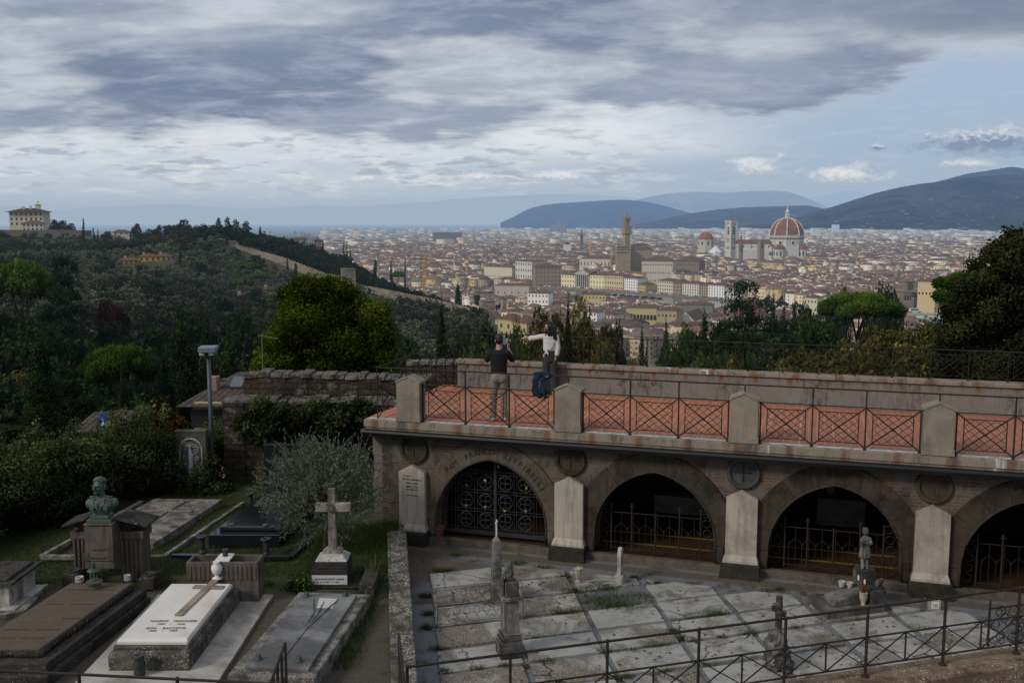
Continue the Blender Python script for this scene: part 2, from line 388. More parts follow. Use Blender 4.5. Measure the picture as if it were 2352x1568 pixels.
def parapet_mat():
    m,t=newmat('stained_plaster');u,v,z=fcoords(t)[:3];p=t.pos()
    c=t.mix(t.noise(p,2.4,7,.65),(.145,.13,.115),(.235,.205,.18))
    s=t.noise(t.comb(t.m('MULTIPLY',u,6.),t.m('MULTIPLY',z,1.2),v),1.6,7,.72)
    s2=t.noise(p,.55,4,.6);c=t.mix(t.m('MULTIPLY',t.ss(s,.46,.66),t.ss(s2,.38,.56,.45,1.)),c,(.085,.075,.07))
    s3=t.noise(p,9,7,.8);c=t.mix(t.m('MULTIPLY',t.m('MULTIPLY',t.ss(s3,.5,.6),t.ss(s2,.45,.6)),t.ss(z,-4.05,-3.75)),c,(.045,.042,.04))
    k=t.m('ABSOLUTE',t.m('SUBTRACT',t.m('FRACT',t.m('DIVIDE',u,.765)),.5))
    r=t.m('ADD',k,t.m('MULTIPLY',t.m('SUBTRACT',t.noise(t.scalev(p,(1,1,.25)),8,5,.7),.5),-.35))
    c=t.mix(t.m('MULTIPLY',t.ss(r,.40,.5),t.ss(z,-3.75,-3.5)),c,(.17,.062,.025))
    finish(t,c,.9,s3,.5,.01);return m
M_brick=brick_mat();M_tile=tile_mat();M_cope=coping_mat();M_parapet=parapet_mat()
M_pietra=stone('brown_sandstone',(.066,.05,.036),(.044,.035,.026),stain=(.014,.012,.011),speck=(.15,.14,.12),scale=3.2,sp_scale=16,sp_th=.68,streak=.5,bump=.5)
M_pietra0=stone('lighter_sandstone',(.125,.10,.074),(.085,.068,.05),stain=(.03,.026,.022),speck=(.2,.19,.16),scale=3.2,sp_scale=16,sp_th=.68,streak=.4)
M_plinth=stone('dark_plinth_stone',(.026,.024,.019),(.042,.037,.028),stain=(.018,.017,.015),speck=(.2,.2,.18),scale=5,sp_th=.66,streak=.3)
M_panel=stone('pale_marble_panel',(.42,.37,.30),(.34,.305,.26),stain=(.23,.19,.15),scale=1.8,streak=.45,rough=.6,bump=.12,st_th=.55)
M_ped=stone('grey_cement_pedestal',(.275,.225,.172),(.225,.188,.148),stain=(.165,.14,.11),scale=3,streak=.25,rough=.85,bump=.2)
M_gutter=plain('black_gutter',(.007,.0075,.0085),.45,0,.4,3,spec=.5)
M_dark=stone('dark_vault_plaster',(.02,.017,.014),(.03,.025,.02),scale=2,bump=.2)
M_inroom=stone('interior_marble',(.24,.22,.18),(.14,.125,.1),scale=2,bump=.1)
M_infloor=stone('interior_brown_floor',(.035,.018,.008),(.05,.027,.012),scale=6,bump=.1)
M_yellow=plain('yellow_tape',(.16,.12,.012),.6)
M_iron=stone('rusty_iron',(.014,.0095,.0075),(.023,.014,.010),speck=(.05,.022,.010),scale=14,sp_scale=40,rough=.7,bump=.25,spec=.4)
M_gate=stone('grey_painted_iron',(.03,.031,.034),(.02,.021,.023),scale=12,rough=.55,bump=.1,spec=.4)
M_letter=plain('dark_letters',(.014,.012,.011),.6)
GR=-6.6
maus=thing('mausoleum','long low vaulted brick mausoleum with pointed arches under a red tiled terrace','mausoleum',T(0,0,GR))
PC=[1.0,4.35,7.70,11.03,14.38];AC=[(PC[i]+PC[i+1])/2 for i in range(4)];HW=1.19
ZS,ZA,ZB=-6.19,-4.83,-6.52
def arch_pts(uc,a,n=14,ztop=ZA,zs=ZS):
    h=ztop-zs;c=(h*h-a*a)/(2*a);Rd=a+c;th=math.acos(c/Rd);L=[]
    for i in range(n+1):
        q=th*i/n;L.append((uc-(Rd*math.cos(q)-c),zs+Rd*math.sin(q)))
    return L+[(2*uc-x,z) for x,z in L[-2::-1]]
VF=.3;ZT=-4.40
# wall with the openings cut
mb=MB()
for k,uc in enumerate(AC):
    pts=arch_pts(uc,HW)
    for (a,za),(b,zb) in zip(pts,pts[1:]):
        mb.add([T(a,VF,za),T(b,VF,zb),T(b,VF,ZT),T(a,VF,ZT)],[(0,1,2,3)])
        mb.add([T(a,VF,za),T(b,VF,zb),T(b,VF+.62,zb),T(a,VF+.62,za)],[(3,2,1,0)])
    for s in (-1,1):
        e=uc+s*HW;mb.add([T(e,VF,ZB),T(e,VF,ZS),T(e,VF+.62,ZS),T(e,VF+.62,ZB)],[(0,1,2,3)])
edges=[.27]+[x for uc in AC for x in (uc-HW,uc+HW)]+[15.2]
for i in range(0,len(edges),2):
    a,b=edges[i],edges[i+1];mb.add([T(a,VF,GR-.3),T(b,VF,GR-.3),T(b,VF,ZT),T(a,VF,ZT)],[(0,1,2,3)])
mb.build('wall',M_brick,maus)
mb=MB()                                            # side and back of the vaulted block, rough stone blocks on the left
for i in range(5):
    for j in range(4):
        z0=GR-.1+i*.44;v0=VF+.03+j*1.0+(.4 if i % 2 else 0)
        fbox(mb,.02+random.uniform(0,.03),.27,v0,min(v0+.98,4.3),z0,z0+.43)
fbox(mb,.06,.9,VF+.04,VF+.3,GR-.2,ZT);fbox(mb,0.1,15.2,4.32,4.56,GR-1.5,-4.3)
mb.build('side_wall',stone('block_stone',(.11,.09,.07),(.15,.14,.13),stain=(.05,.045,.04),speck=(.25,.23,.2),scale=1.6),maus,bevel=.012)
# archivolts of separate voussoirs
for k,uc in enumerate(AC):
    mb=MB();inn=arch_pts(uc,HW-.005,20);out=arch_pts(uc,HW+.42,20,ZA+.40);N=len(inn)
    for i in range(0,N-1,4):
        j=min(i+4,N-1);poly=[T(a,VF-.045,z) for a,z in inn[i:j+1]]+[T(a,VF-.045,min(z,ZT-.01)) for a,z in out[i:j+1]][::-1]
        c=sum(poly,Vector())/len(poly);poly=[c+(p-c)*.992 for p in poly]
        mb.prism(poly,V*.30)
    for s in (-1,1):
        a=sorted((uc+s*(HW-.005),uc+s*(HW+.40)))
        if s<0:a[0]=max(a[0],PC[k]+.33)
        else:a[1]=min(a[1],PC[k+1]-.33)
        fbox(mb,a[0],a[1],VF-.045,VF+.25,ZB,ZS-.008)
    ao=mb.build('archivolt',M_pietra if k else M_pietra0,maus,bevel=.008)
    # rim moulding along the opening
    mb=MB();mb.tube([T(a,VF-.05,z) for a,z in [(uc-HW,ZB)]+inn+[(uc+HW,ZB)]],.022,6);mb.build('moulding',M_pietra,ao,smooth=True)
# lettering on the first arch ring
mb=MB()
def arc_text(words,uc,f0,f1,off,size):
    pts=arch_pts(uc,HW+off,60,ZA+off);s='  '.join(words);n=len(s);i=0
    for wd_ in words:
        mb=MB()
        for ch in wd_:
            k=(f0+(f1-f0)*i/(n-1))*(len(pts)-1);j=int(k);(a,za),(b,zb)=pts[j],pts[min(j+2,len(pts)-1)];X=(U*(b-a)+Zv*(zb-za)).normalized();Y=(Zv*(b-a)-U*(zb-za)).normalized();mb.text(ch,size,T(a,VF-.050,za),X,Y,.004);i+=1
        i+=2;mb.build('lettering',M_letter,maus)
Zv=Vector((0,0,1));arc_text(('FAM','FRANCO','ZEFFIRELLI'),AC[0],.27,.80,.12,.165)
# piers: panel, plinth, roundel, terrace pedestal
def gable(mb,uc,hw,z0,z1,zap,v0,v1):
    mb.prism([T(uc-hw,v0,z0),T(uc+hw,v0,z0),T(uc+hw,v0,z1),T(uc,v0,zap),T(uc-hw,v0,z1)],V*(v1-v0))
for k,uc in enumerate(PC):
    mb=MB();fbox(mb,uc-.36,uc+.36,VF-.34,VF-.012,GR-.25,-6.44)
    fbox(mb,uc-.37,uc+.37,VF-.36,VF-.346,GR-.25,GR+.03);mb.build('plinth',M_plinth,maus,bevel=.012)
    mb=MB();gable(mb,uc,.29,-6.30,-5.19,-5.04,VF-.16,VF-.03)
    a=[T(uc-.33,VF-.22,-6.44),T(uc+.33,VF-.22,-6.44),T(uc+.33,VF-.03,-6.44),T(uc-.33,VF-.03,-6.44)]
    mb.hexa(a,[p+Vector((0,0,.035)) for p in a])
    b=[T(uc-.293,VF-.163,-6.29),T(uc+.293,VF-.163,-6.29),T(uc+.293,VF-.03,-6.29),T(uc-.293,VF-.03,-6.29)]
    mb.hexa([p+Vector((0,0,.037)) for p in a],b)
    pn=mb.build('inscription_panel' if k==0 else 'marble_panel',M_panel,maus,bevel=.006)
    if k==0:
        for i,(s,sz,z) in enumerate((('FRANCO ZEFFIRELLI',.047,-5.36),('ANNA  ANNI',.047,-5.435),('PIERO  TOSI',.047,-5.51),('TALENTI FIORENTINI',.03,-5.565),('E',.026,-5.625),('AMICI PER SEMPRE',.03,-5.69))):
            mb=MB();mb.text(s,sz,T(uc,VF-.162,z),U,(0,0,1),.004);mb.build('inscription',M_letter,pn)
        mb=MB()
        for i in range(9):
            a0=random.uniform(0,6);mb.ring(T(uc-.17+.02*i,VF-.163,-5.27+.012*math.sin(i*2)),.012,.0018,U,Vector((0,0,1)),8,4)
        mb.tube([T(uc-.2,VF-.163,-5.31),T(uc-.05,VF-.163,-5.29)],.002,4);mb.build('flourish',M_letter,pn)
    mb=MB()
    c=T(uc,VF-.02,-4.72);Mx=Matrix.Rotation(FA,3,'Z') @ Matrix.Rotation(R(90),3,'X')
    prof=[(.0,.0),(.235,0),(.245,.05),(.30,.055),(.315,.03),(.315,-.03)]
    vs=[];n=28
    for r_,z_ in prof:
        for j in range(n):vs.append(c+Mx @ Vector((r_*math.cos(2*math.pi*j/n),r_*math.sin(2*math.pi*j/n),z_)))
    mb.add(vs,[(i*n+j,i*n+(j+1) % n,(i+1)*n+(j+1) % n,(i+1)*n+j) for i in range(len(prof)-1) for j in range(n)])
    rd=mb.build('roundel',M_pietra if k != 2 else stone('grey_roundel_stone',(.07,.07,.068),(.045,.045,.045),scale=5),maus,smooth=False)
    mb=MB()
    for d_ in (0,1):
        q=U if d_==0 else Vector((0,0,1));mb.tube([c-V*.008-q*.17,c-V*.008+q*.17],.014,4)
    mb.build('cross_relief',M_pietra,rd)
    mb=MB();gable(mb,uc,.255,-4.1+.004,-3.30,-3.19,.0,.34);fbox(mb,uc-.27,uc+.27,-.02,.36,-4.098,-3.98)
    for s in (-1,1):
        e=[(uc+s*.275,-3.305),(uc,-3.185),(uc,-3.145),(uc+s*.275,-3.265)]
        mb.prism([T(x,-.015,z) for x,z in (e if s<0 else e[::-1])],V*.37)
    mb.build('terrace_pedestal',M_ped,maus,bevel=.006)
# terrace slab, gutter, parapet
mb=MB();fbox(mb,.0,15.5,0,.42,-4.26,-4.104);fbox(mb,.0,.42,.42,4.2,-4.26,-4.104);fbox(mb,.03,15.4,.03,.4,-4.31,-4.262)
mb.build('cornice_slab',M_cope,maus,bevel=.012)
mb=MB();fbox(mb,.02,15.5,.1,4.55,-4.24,-4.098);mb.build('terrace_floor',M_tile,maus)
mb=MB();gp=[(-.0,-4.30),(-.10,-4.31),(-.11,-4.35),(-.07,-4.43),(.05,-4.455),(.2,-4.455),(.3,-4.40),(.3,-4.312),(.05,-4.312)]
mb.prism([T(-.03,v,z) for v,z in gp][::-1],U*15.5);mb.build('gutter',M_gutter,maus)
mb=MB();fbox(mb,.5,15.5,4.28,4.52,-4.097,-3.50);fbox(mb,.5,15.5,4.20,4.28,-4.097,-4.03)
mb.build('parapet',M_parapet,maus,bevel=.01)
mb=MB();u=.44
while u<15:w_=random.uniform(1.1,1.6);fbox(mb,u,u+w_-.006,4.22,4.60,-3.497,-3.41);u+=w_
mb.build('parapet_coping',M_cope,maus,bevel=.012)
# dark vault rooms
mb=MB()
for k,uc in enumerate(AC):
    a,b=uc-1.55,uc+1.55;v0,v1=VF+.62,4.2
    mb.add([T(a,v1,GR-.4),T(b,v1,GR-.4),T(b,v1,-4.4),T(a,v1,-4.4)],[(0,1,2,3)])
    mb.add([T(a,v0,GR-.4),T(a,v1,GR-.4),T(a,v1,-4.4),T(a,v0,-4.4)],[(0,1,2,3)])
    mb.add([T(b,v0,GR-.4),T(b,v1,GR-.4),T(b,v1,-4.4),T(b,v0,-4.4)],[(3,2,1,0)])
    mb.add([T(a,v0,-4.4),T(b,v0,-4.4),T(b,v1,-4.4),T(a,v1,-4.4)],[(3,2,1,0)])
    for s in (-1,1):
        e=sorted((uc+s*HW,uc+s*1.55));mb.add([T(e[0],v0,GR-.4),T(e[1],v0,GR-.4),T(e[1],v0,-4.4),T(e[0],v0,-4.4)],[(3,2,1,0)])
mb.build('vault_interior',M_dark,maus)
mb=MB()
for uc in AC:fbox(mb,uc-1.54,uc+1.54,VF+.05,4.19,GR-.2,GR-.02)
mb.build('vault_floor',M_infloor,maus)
mb=MB()
for uc in AC[1:3]:
    fbox(mb,uc-1.2,uc+1.2,VF+.9,VF+.93,GR-.02,GR+.0);fbox(mb,uc-1.2,uc+1.2,1.9,1.93,GR-.02,GR+.0)
mb.build('yellow_stripe',M_yellow,maus)
for nm_,k_ in (('wall_tablet',(AC[1]-.1,AC[1]+.85,4.06,4.18,-6.1,-4.9)),('altar',(AC[2]-.3,AC[2]+.7,3.6,4.1,-6.6,-6.0)),('altar',(AC[1]-.5,AC[1]+.9,3.5,4.0,-6.6,-6.2))):
    mb=MB();fbox(mb,*k_);mb.build(nm_,M_inroom,maus,bevel=.01)
mb=MB();fbox(mb,AC[2]-.1,AC[2]+.06,4.0,4.1,-5.995,-5.2);fbox(mb,AC[2]-.25,AC[2]+.2,3.995,4.095,-5.5,-5.36);mb.build('altar_cross',M_inroom,maus)
mb=MB()                                           # threshold steps under each arch
fbox(mb,.6,15.4,VF-.1,VF+.06,GR-.25,-6.55);mb.build('threshold',stone('threshold_stone',(.13,.105,.08),(.09,.075,.06),stain=(.045,.04,.03),speck=(.28,.26,.22),scale=5,sp_th=.64),maus,bevel=.015)
# ---------------------------------------------------------------- iron gate in the first arch
gate=thing('iron_gate','grey wrought iron double gate of quatrefoil rings under the FAM FRANCO ZEFFIRELLI arch','gate',T(AC[0],.62,-6.55))
Zv=Vector((0,0,1));gv=.62
def inside(u,z,m=0.0):
    u=abs(u-AC[0]);
    if z<ZS:return u<HW-m
    c=((ZA-ZS)**2-HW**2)/(2*HW);return (u+c)**2+(z-ZS)**2<(HW+c-m)**2
def ztop_at(u):
    c=((ZA-ZS)**2-HW**2)/(2*HW);return ZS+math.sqrt(max(0,(HW+c-.02)**2-(abs(u-AC[0])+c)**2))
mb=MB();ins=arch_pts(AC[0],HW-.02,16,ZA-.02)
mb.tube([T(a,gv,z) for a,z in [(AC[0]-HW+.02,-6.54)]+ins+[(AC[0]+HW-.02,-6.54)]],.022,5)
fbox(mb,AC[0]-.03,AC[0]+.03,gv-.03,gv+.02,-6.54,ztop_at(AC[0]))
fbox(mb,AC[0]-HW+.03,AC[0]+HW-.03,gv-.015,gv+.015,-6.53,-6.45)
mb.build('gate_frame',M_gate,gate)
for i in range(-3,4):
    for d_ in (-.028,.028):
        u=AC[0]+i*.43+d_
        if i != 0 and abs(u-AC[0])<HW-.05:mb=MB();mb.tube([T(u,gv,-6.5),T(u,gv,ztop_at(u))],.008,4);mb.build('upright',M_gate,gate)
for j in range(5):
    for d_ in (-.028,.028):
        z=-6.42+j*.405+d_
        if z>ZA-.05:continue
        c=((ZA-ZS)**2-HW**2)/(2*HW);hw=HW-.03 if z<ZS else math.sqrt(max(0,(HW+c-.03)**2-(z-ZS)**2))-c
        if hw>.05:mb=MB();mb.tube([T(AC[0]-hw,gv,z),T(AC[0]+hw,gv,z)],.008,4);mb.build('crossbar',M_gate,gate)
for i in range(-10,11):
    u=AC[0]+i*.1075
    if i % 4:mb=MB();mb.tube([T(u,gv+.015,-6.45),T(u,gv+.015,ztop_at(u))],.0035,4);mb.build('thin_bar',M_gate,gate)
q0=None
for i in range(-3,3):
    for j in range(4):
        u,z=AC[0]+(i+.5)*.43,-6.42+(j+.5)*.405
        if not inside(u,z,.13):continue
        if q0 is None:
            mb=MB();c=T(u,gv,z);mb.ring(c,.155,.011,U,Zv,20,4)
            for a in range(4):
                w_=math.pi/4+a*math.pi/2;mb.ring(c+(U*math.cos(w_)+Zv*math.sin(w_))*.078,.06,.0085,U,Zv,12,4)
            mb.ell(c,.018,6,5)
            q0=mb.build('quatrefoil',M_gate,gate,smooth=True);qc=c
        else:
            q=q0.copy();COL.objects.link(q);q.location=T(u,gv,z)-qc
M_gold=plain('dried_yellow_petals',(.42,.27,.07),.8,0,.4,30);M_white=plain('white_petals',(.55,.53,.5),.8)
def flower(u,z,big,mat,lab):
    f=thing('flower',lab,'flower',T(u,gv-.03,z),0,'flowers tied to the iron gate');mb=MB()
    for i in range(7 if big else 4):mb.ell(T(u+random.uniform(-.02,.02),gv-.03,z+random.uniform(-.02,.02)),random.uniform(.01,.017),6,5)
    mb.build('blossom',mat,f)
    mb=MB();mb.tube([T(u,gv-.025,z),T(u-.01,gv-.03,z-.06),T(u+.012,gv-.03,z-.11)],.004,4);mb.build('stem',M_stem,f)
M_stem=plain('flower_stem',(.06,.08,.03),.8)
for u,z,b,m_,lab in ((-.63,-5.5,0,M_gold,'small yellow dried flower high on the left gate leaf'),(-.215,-5.36+.0,0,M_white,'white flower tied left of the gate centre bar'),(.07,-5.05,0,M_white,'white rose tied near the top of the gate'),(.68,-5.45,1,M_gold,'orange dried bouquet high on the right gate leaf'),
        (-.64,-5.92,0,M_gold,'yellow dried flower in the leftmost middle ring'),(-.215,-5.93,1,M_gold,'yellow dried bouquet hanging left of the gate centre bar'),(.215,-5.97,1,M_gold,'golden dried bouquet hanging right of the gate centre bar'),(.67,-5.95,0,M_gold,'small yellow dried flower in the rightmost middle ring')):
    flower(AC[0]+u,z,b,m_,lab)
# terracotta pot beside the gate
mb=MB();c=T(1.56,.27,-6.55);mb.lathe(c,[(.07,0),(.10,.17),(.12,.17),(.125,.22),(.11,.22),(.095,.18),(.0,.17)],18)
tag(mb.build('flower_pot',stone('terracotta',(.17,.075,.045),(.12,.05,.035),scale=10),smooth=False,origin=c),'empty terracotta flower pot standing on the step left of the iron gate','flower pot')
# low gates inside arches 2-4
def low_gate(k,label):
    g=thing('low_gate',label,'gate',T(AC[k],.5,-6.55),0,'low iron gates closing the vaults');v=.5;z0=-6.54;uc=AC[k]
    posts=[-.88,-.47,0,.47,.88]
    for i,p in enumerate(posts):
        mb=MB();h=.95 if i in (0,1,3,4) else .80
        mb.tube([T(uc+p,v,z0),T(uc+p,v,z0+h)],.017,6);mb.ell(T(uc+p,v,z0+h),.026,6,5)
        if i in (1,3):mb.tube([T(uc+p-.05,v,z0+h-.04),T(uc+p+.05,v,z0+h-.04)],.008,4)
        mb.build('post',M_iron,g)
    for z in (z0+.05,z0+.78):mb=MB();mb.tube([T(uc-.88,v,z),T(uc+.88,v,z)],.01,4);mb.build('rail',M_iron,g)
    x=-.8
    while x<.84:mb=MB();mb.tube([T(uc+x,v,z0+.05),T(uc+x,v,z0+(.78 if int(round((x+.8)/.12)) % 2 else .5))],.006,4);x+=.12;mb.build('baluster',M_iron,g)
    x=-.8
    while x<.7:
        mb=MB();mb.tube([T(uc+x,v,z0+.42),T(uc+x+.04,v,z0+.5),T(uc+x+.12,v,z0+.57),T(uc+x+.2,v,z0+.5),T(uc+x+.24,v,z0+.42)],.005,4);x+=.24;mb.build('pointed_arch',M_iron,g)
    for s in (-1,1):
        mb=MB()
        for j in range(5):mb.ring(T(uc+s*(1.03-.012*j*j*.4),v,z0+.12+j*.19),.075,.008,U,Zv,12,4)
        mb.tube([T(uc+s*1.14,v,z0),T(uc+s*1.13,v,z0+.6),T(uc+s*.95,v,z0+1.05)],.01,4);mb.build('scroll',M_iron,g)
low_gate(1,'low iron gate with pointed bars in the arch right of the quatrefoil gate')
low_gate(2,'low iron gate with pointed bars behind the statue of the child')
low_gate(3,'low iron gate in the darkest arch at the right edge')
# ---------------------------------------------------------------- railings
def lattice(mb,P,a,b,z0,z1,thick=1.):
    """one X panel with an inner lattice frame between posts a and b; P(u,z) -> world"""
    w_=b-a;h=z1-z0;m1=.13*w_;mz=.14*h
    mb.tube([P(a,z0),P(b,z1)],.016*thick,4);mb.tube([P(a,z1),P(b,z0)],.016*thick,4)
    A,B,C,D=a+m1,b-m1,z0+mz*.8,z1-mz
    for p,q in (((A,C),(B,C)),((B,C),(B,D)),((B,D),(A,D)),((A,D),(A,C))):mb.tube([P(*p),P(*q)],.0105*thick,4)
    n=4
    for i in range(1,2*n):
        t_=i/n
        for s in (0,1):
            x0,y0,x1,y1=(t_,0,0,t_) if t_ <= 1 else (1,t_-1,t_-1,1)
            if s:x0,x1=1-x0,1-x1
            if abs(t_-1)<1e-6:continue
            mb.tube([P(A+(B-A)*x0,C+(D-C)*y0),P(A+(B-A)*x1,C+(D-C)*y1)],.0068*thick,4,cap=False)
    c=P((a+b)/2,(z0+z1)/2);mb.ell(c,.03*thick,8,6)
for k in range(4):
    a,b=PC[k]+.29,PC[k+1]-.29;v=.1;lab=['black iron lattice railing at the photographer, left end of the terrace','black iron lattice railing in the second bay, above the second arch','black iron lattice railing in the third bay, above the child statue','black iron lattice railing in the bay at the right edge'][k]
    g=thing('terrace_railing',lab,'railing',T((a+b)/2,v,-4.1),0,'lattice railings along the terrace front');st=(b-a)/3
    mb=MB()
    for i in range(4):
        u=a+i*st;top=-3.33 if i in (0,3) else -3.03
        mb=MB();fbox(mb,u-.014,u+.014,v-.014,v+.014,-4.1,top);mb.lathe(T(u,v,-4.1),[(.03,0),(.03,.025),(.015,.05)],8);mb.build('post',M_iron,g)
    mb=MB();e0=-.7 if k==0 else 0
    mb.tube([T(a-.29+e0,v,-3.02),T(b+.29,v,-3.02)],.015,6);mb.tube([T(PC[k+1],v,-3.02),T(PC[k+1],v,-3.16)],.014,5)
    if k==0:mb.tube([T(PC[k],v,-3.02),T(PC[k],v,-3.16)],.014,5)
    mb.build('handrail',M_iron,g)
    mb=MB();mb.tube([T(a-.04,v,-3.33),T(b+.04,v,-3.33)],.011,5);mb.build('middle_rail',M_iron,g)
    for i in range(3):
        mb=MB();lattice(mb,lambda u,z:T(u,v,z),a+i*st,a+(i+1)*st,-4.07,-3.34);mb.build('lattice_panel',M_iron,g)
def long_railing(name,lab,P,u0,step,n,z0,z1,loc,th=.8):
    g=thing(name,lab,'railing',loc);mb2=MB()
    for i in range(n+1):
        u=u0+i*step;mb=MB();mb.tube([P(u,z0),P(u,z1)],.009,5);mb.lathe(P(u,z0),[(.03,0),(.025,.02)],7);mb.build('post',M_iron,g)
        if i<n:mb3=MB();lattice(mb3,P,u,u+step,z0+.02,z1-.01,th);mb3.build('lattice_panel',M_iron,g)
    mb2.tube([P(u0,z1),P(u0+n*step,z1)],.013,6);mb2.build('handrail',M_iron,g)
long_railing('parapet_railing','thin rusty iron railing on top of the far terrace parapet',lambda u,z:T(u,4.42,z),.58,.765,18,-3.41,-2.76,T(6,4.42,-3.41),.42)
g=thing('side_railing','iron railing running back along the left edge of the terrace','railing',T(.25,2.4,-4.1))
mb=MB();mb.tube([T(.26,.1,-3.02),T(.44,4.3,-2.93)],.014,6);mb.tube([T(.3,.9,-3.34),T(.44,4.3,-3.24)],.011,6);mb.build('handrail',M_iron,g)
for v in (.12,1.5,2.9,4.25):mb=MB();mb.tube([T(.26+.04*v,v,-4.1),T(.26+.04*v,v,-2.99+.02*v)],.013,5);mb.build('post',M_iron,g)
for i in range(3):
    v0,v1=(.12,1.5,2.9)[i],(1.5,2.9,4.25)[i];mb=MB();lattice(mb,lambda v,z:T(.28+.04*v,v,z),v0,v1,-4.06,-3.38,.8);mb.build('lattice_panel',M_iron,g)
# foreground fence
FA0=Vector((-1.24,11.213,0));FD=(Vector((7.29,13.752,0))-FA0);FN=7;FS=FD/FN;ZR=-5.24
def fence(name,lab,p0,step,n,first_x=1,zt=ZR,zb=-6.22):
    g=thing(name,lab,'fence',p0+Vector((0,0,zb)));h=zt-zb
    for i in range(n+1):
        q=p0+step*i;mb=MB();mb.tube([q+Zv*zb,q+Zv*zt],.021,6);mb.ell(q+Zv*(zt+.005),.027,7,5);mb.lathe(q+Zv*zb,[(.06,0),(.05,.02),(.022,.03)],8);mb.build('post',M_iron,g)
    mb=MB();mb.tube([p0+Zv*zt,p0+step*n+Zv*zt],.019,6);mb.build('top_rail',M_iron,g)
    for z in (zt-.42,zb+.15):
        mb=MB();mb.tube([p0+Zv*z,p0+step*n+Zv*z],.015,6);mb.build('middle_rail' if z>-6 else 'bottom_rail',M_iron,g)
    for i in range(n):
        a=p0+step*i;m_=a+step*.5;b=a+step;mb=MB();z0,z1=zb+.15,zt-.42
        mb.tube([m_+Zv*z0,m_+Zv*z1],.014,5)
        for p,q in ((a,m_),(m_,b)):
            mb.tube([p+Zv*z1,q+Zv*z0],.010,4)
            mb.tube([p+Zv*z0,q+Zv*z1],.010,4)
        mb.build('cross_brace',M_iron,g)
    return g
fence('court_fence','long rusty iron fence with crossed bars along the near side of the paved court',FA0,FS,9)
LA=PZ(-40,1537,ZR);LB=PZ(455,1561,ZR);ls=(LB-LA);nst=ls.length/1.19
LA.z=0;ls.z=0
fence('graveyard_fence','rusty iron fence crossing the bottom left corner below the graves',LA-ls.normalized()*.0,ls.normalized()*1.19,3)
def stair_rail(lab,p0,p1,drop):
    g=thing('stair_railing',lab,'railing',(p0.x,p0.y,-6.3));n=4
    for i in range(n+1):
        q=p0.lerp(p1,i/n);zt=ZR-drop*i/n;mb=MB();mb.tube([(q.x,q.y,zt-.98),(q.x,q.y,zt)],.018,6);mb.build('post',M_iron,g)
    for k in (0,.42,.8):mb=MB();mb.tube([(p0.x,p0.y,ZR-k),(p1.x,p1.y,ZR-drop-k)],.018,6);mb.build('rail',M_iron,g)
stair_rail('short iron rail pair seen end on below the marble cross grave',PZ(617,1580,ZR),PZ(655,1476,ZR),.0)
stair_rail('iron stair rail leaning on the low wall between the graves and the court',PZ(930,1580,ZR),PZ(916,1448,ZR),.05)
# ---------------------------------------------------------------- near ground
ZC,ZL=-6.7,-6.35
def court_mat():
    m,t=newmat('court_ground');u,v,z=fcoords(t)[:3];p=t.pos()
    grey=t.mix(t.noise(p,5,6,.65),(.105,.115,.13),(.17,.178,.19))
    n=t.noise(p,1.7,7,.7,.3);dirt=t.mix(t.noise(p,14,6,.75),(.045,.036,.026),(.11,.095,.07))
    c=t.mix(t.ss(n,.50,.62),grey,dirt)
    x=t.sep(p)[0]
    c=t.mix(t.m('MULTIPLY',t.ss(u,2.3,1.8),t.ss(n,.3,.45)),c,dirt)
    br=t.mix(t.noise(p,9,6,.7),(.07,.055,.04),(.14,.115,.088))
    vv=t.m('ADD',v,t.m('MULTIPLY',t.m('SUBTRACT',n,.5),.12))
    c=t.mix(t.m('MULTIPLY',t.ss(vv,-.30,-.26),t.ss(vv,.06,.02)),c,br)
    c=t.mix(t.m('MULTIPLY',t.m('MULTIPLY',t.ss(vv,-2.,-1.8),t.ss(vv,-.6,-.7)),t.ss(u,3.2,2.6)),c,br)
    g=t.noise(p,3.2,6,.75);c=t.mix(t.m('MULTIPLY',t.ss(g,.62,.68),.8),c,(.03,.045,.012))
    finish(t,c,.85,t.noise(p,30,6,.75),.6,.015);return m
def lawn_mat():
    m,t=newmat('lawn_ground');p=t.pos();x,y,z=t.sep(p)[:3]
    g=t.mix(t.noise(p,7,6,.7),(.020,.030,.008),(.048,.056,.02));g=t.mix(t.m('MULTIPLY',t.ss(t.noise(p,1.9,6,.7),.5,.62),.6),g,(.06,.052,.03))
    d=t.mix(t.noise(p,22,6,.75),(.035,.028,.02),(.11,.095,.075));peb=t.ss(t.noise(p,45,4,.8),.60,.66)
    d=t.mix(t.m('MULTIPLY',peb,.7),d,(.24,.22,.19))
    n=t.noise(p,1.1,6,.65,.3)
    near=t.ss(t.m('ADD',y,t.m('MULTIPLY',t.m('SUBTRACT',n,.5),1.2)),16.9,16.4)
    path=t.m('MAXIMUM',near,t.m('MULTIPLY',t.ss(n,.55,.64),t.ss(x,-4.5,-3.2)))
    c=t.mix(path,g,d);c=t.mix(t.m('MULTIPLY',t.ss(t.noise(p,3.,6,.7),.56,.66),.7),c,(.032,.04,.012))
    finish(t,c,.95,t.noise(p,28,6,.75),.8,.03);return m
M_court=court_mat();M_lawn=lawn_mat()
mb=MB();mb.add([(-2.3,9,ZC),(25.9,9,ZC),T(30,.3,ZC),T(.74,.3,ZC)],[(0,1,2,3)])
tag(mb.build('court_ground',M_court),'grey and earthy ground of the sunken court',kind='structure')
def lawn_h(X,Y):return ZL-.02+.05*np.sin(X*1.7+Y*.9)*np.sin(Y*1.3)*(Y>16.6)-np.clip((-8.6-X)*.12,0,2)
hs,hy=np.meshgrid(np.linspace(0,1,60),np.linspace(8.5,24.2,70));hx=-14.5+hs*(14.5-2.37+(19.9-hy)*.131);ix=np.arange(4200).reshape(70,60)
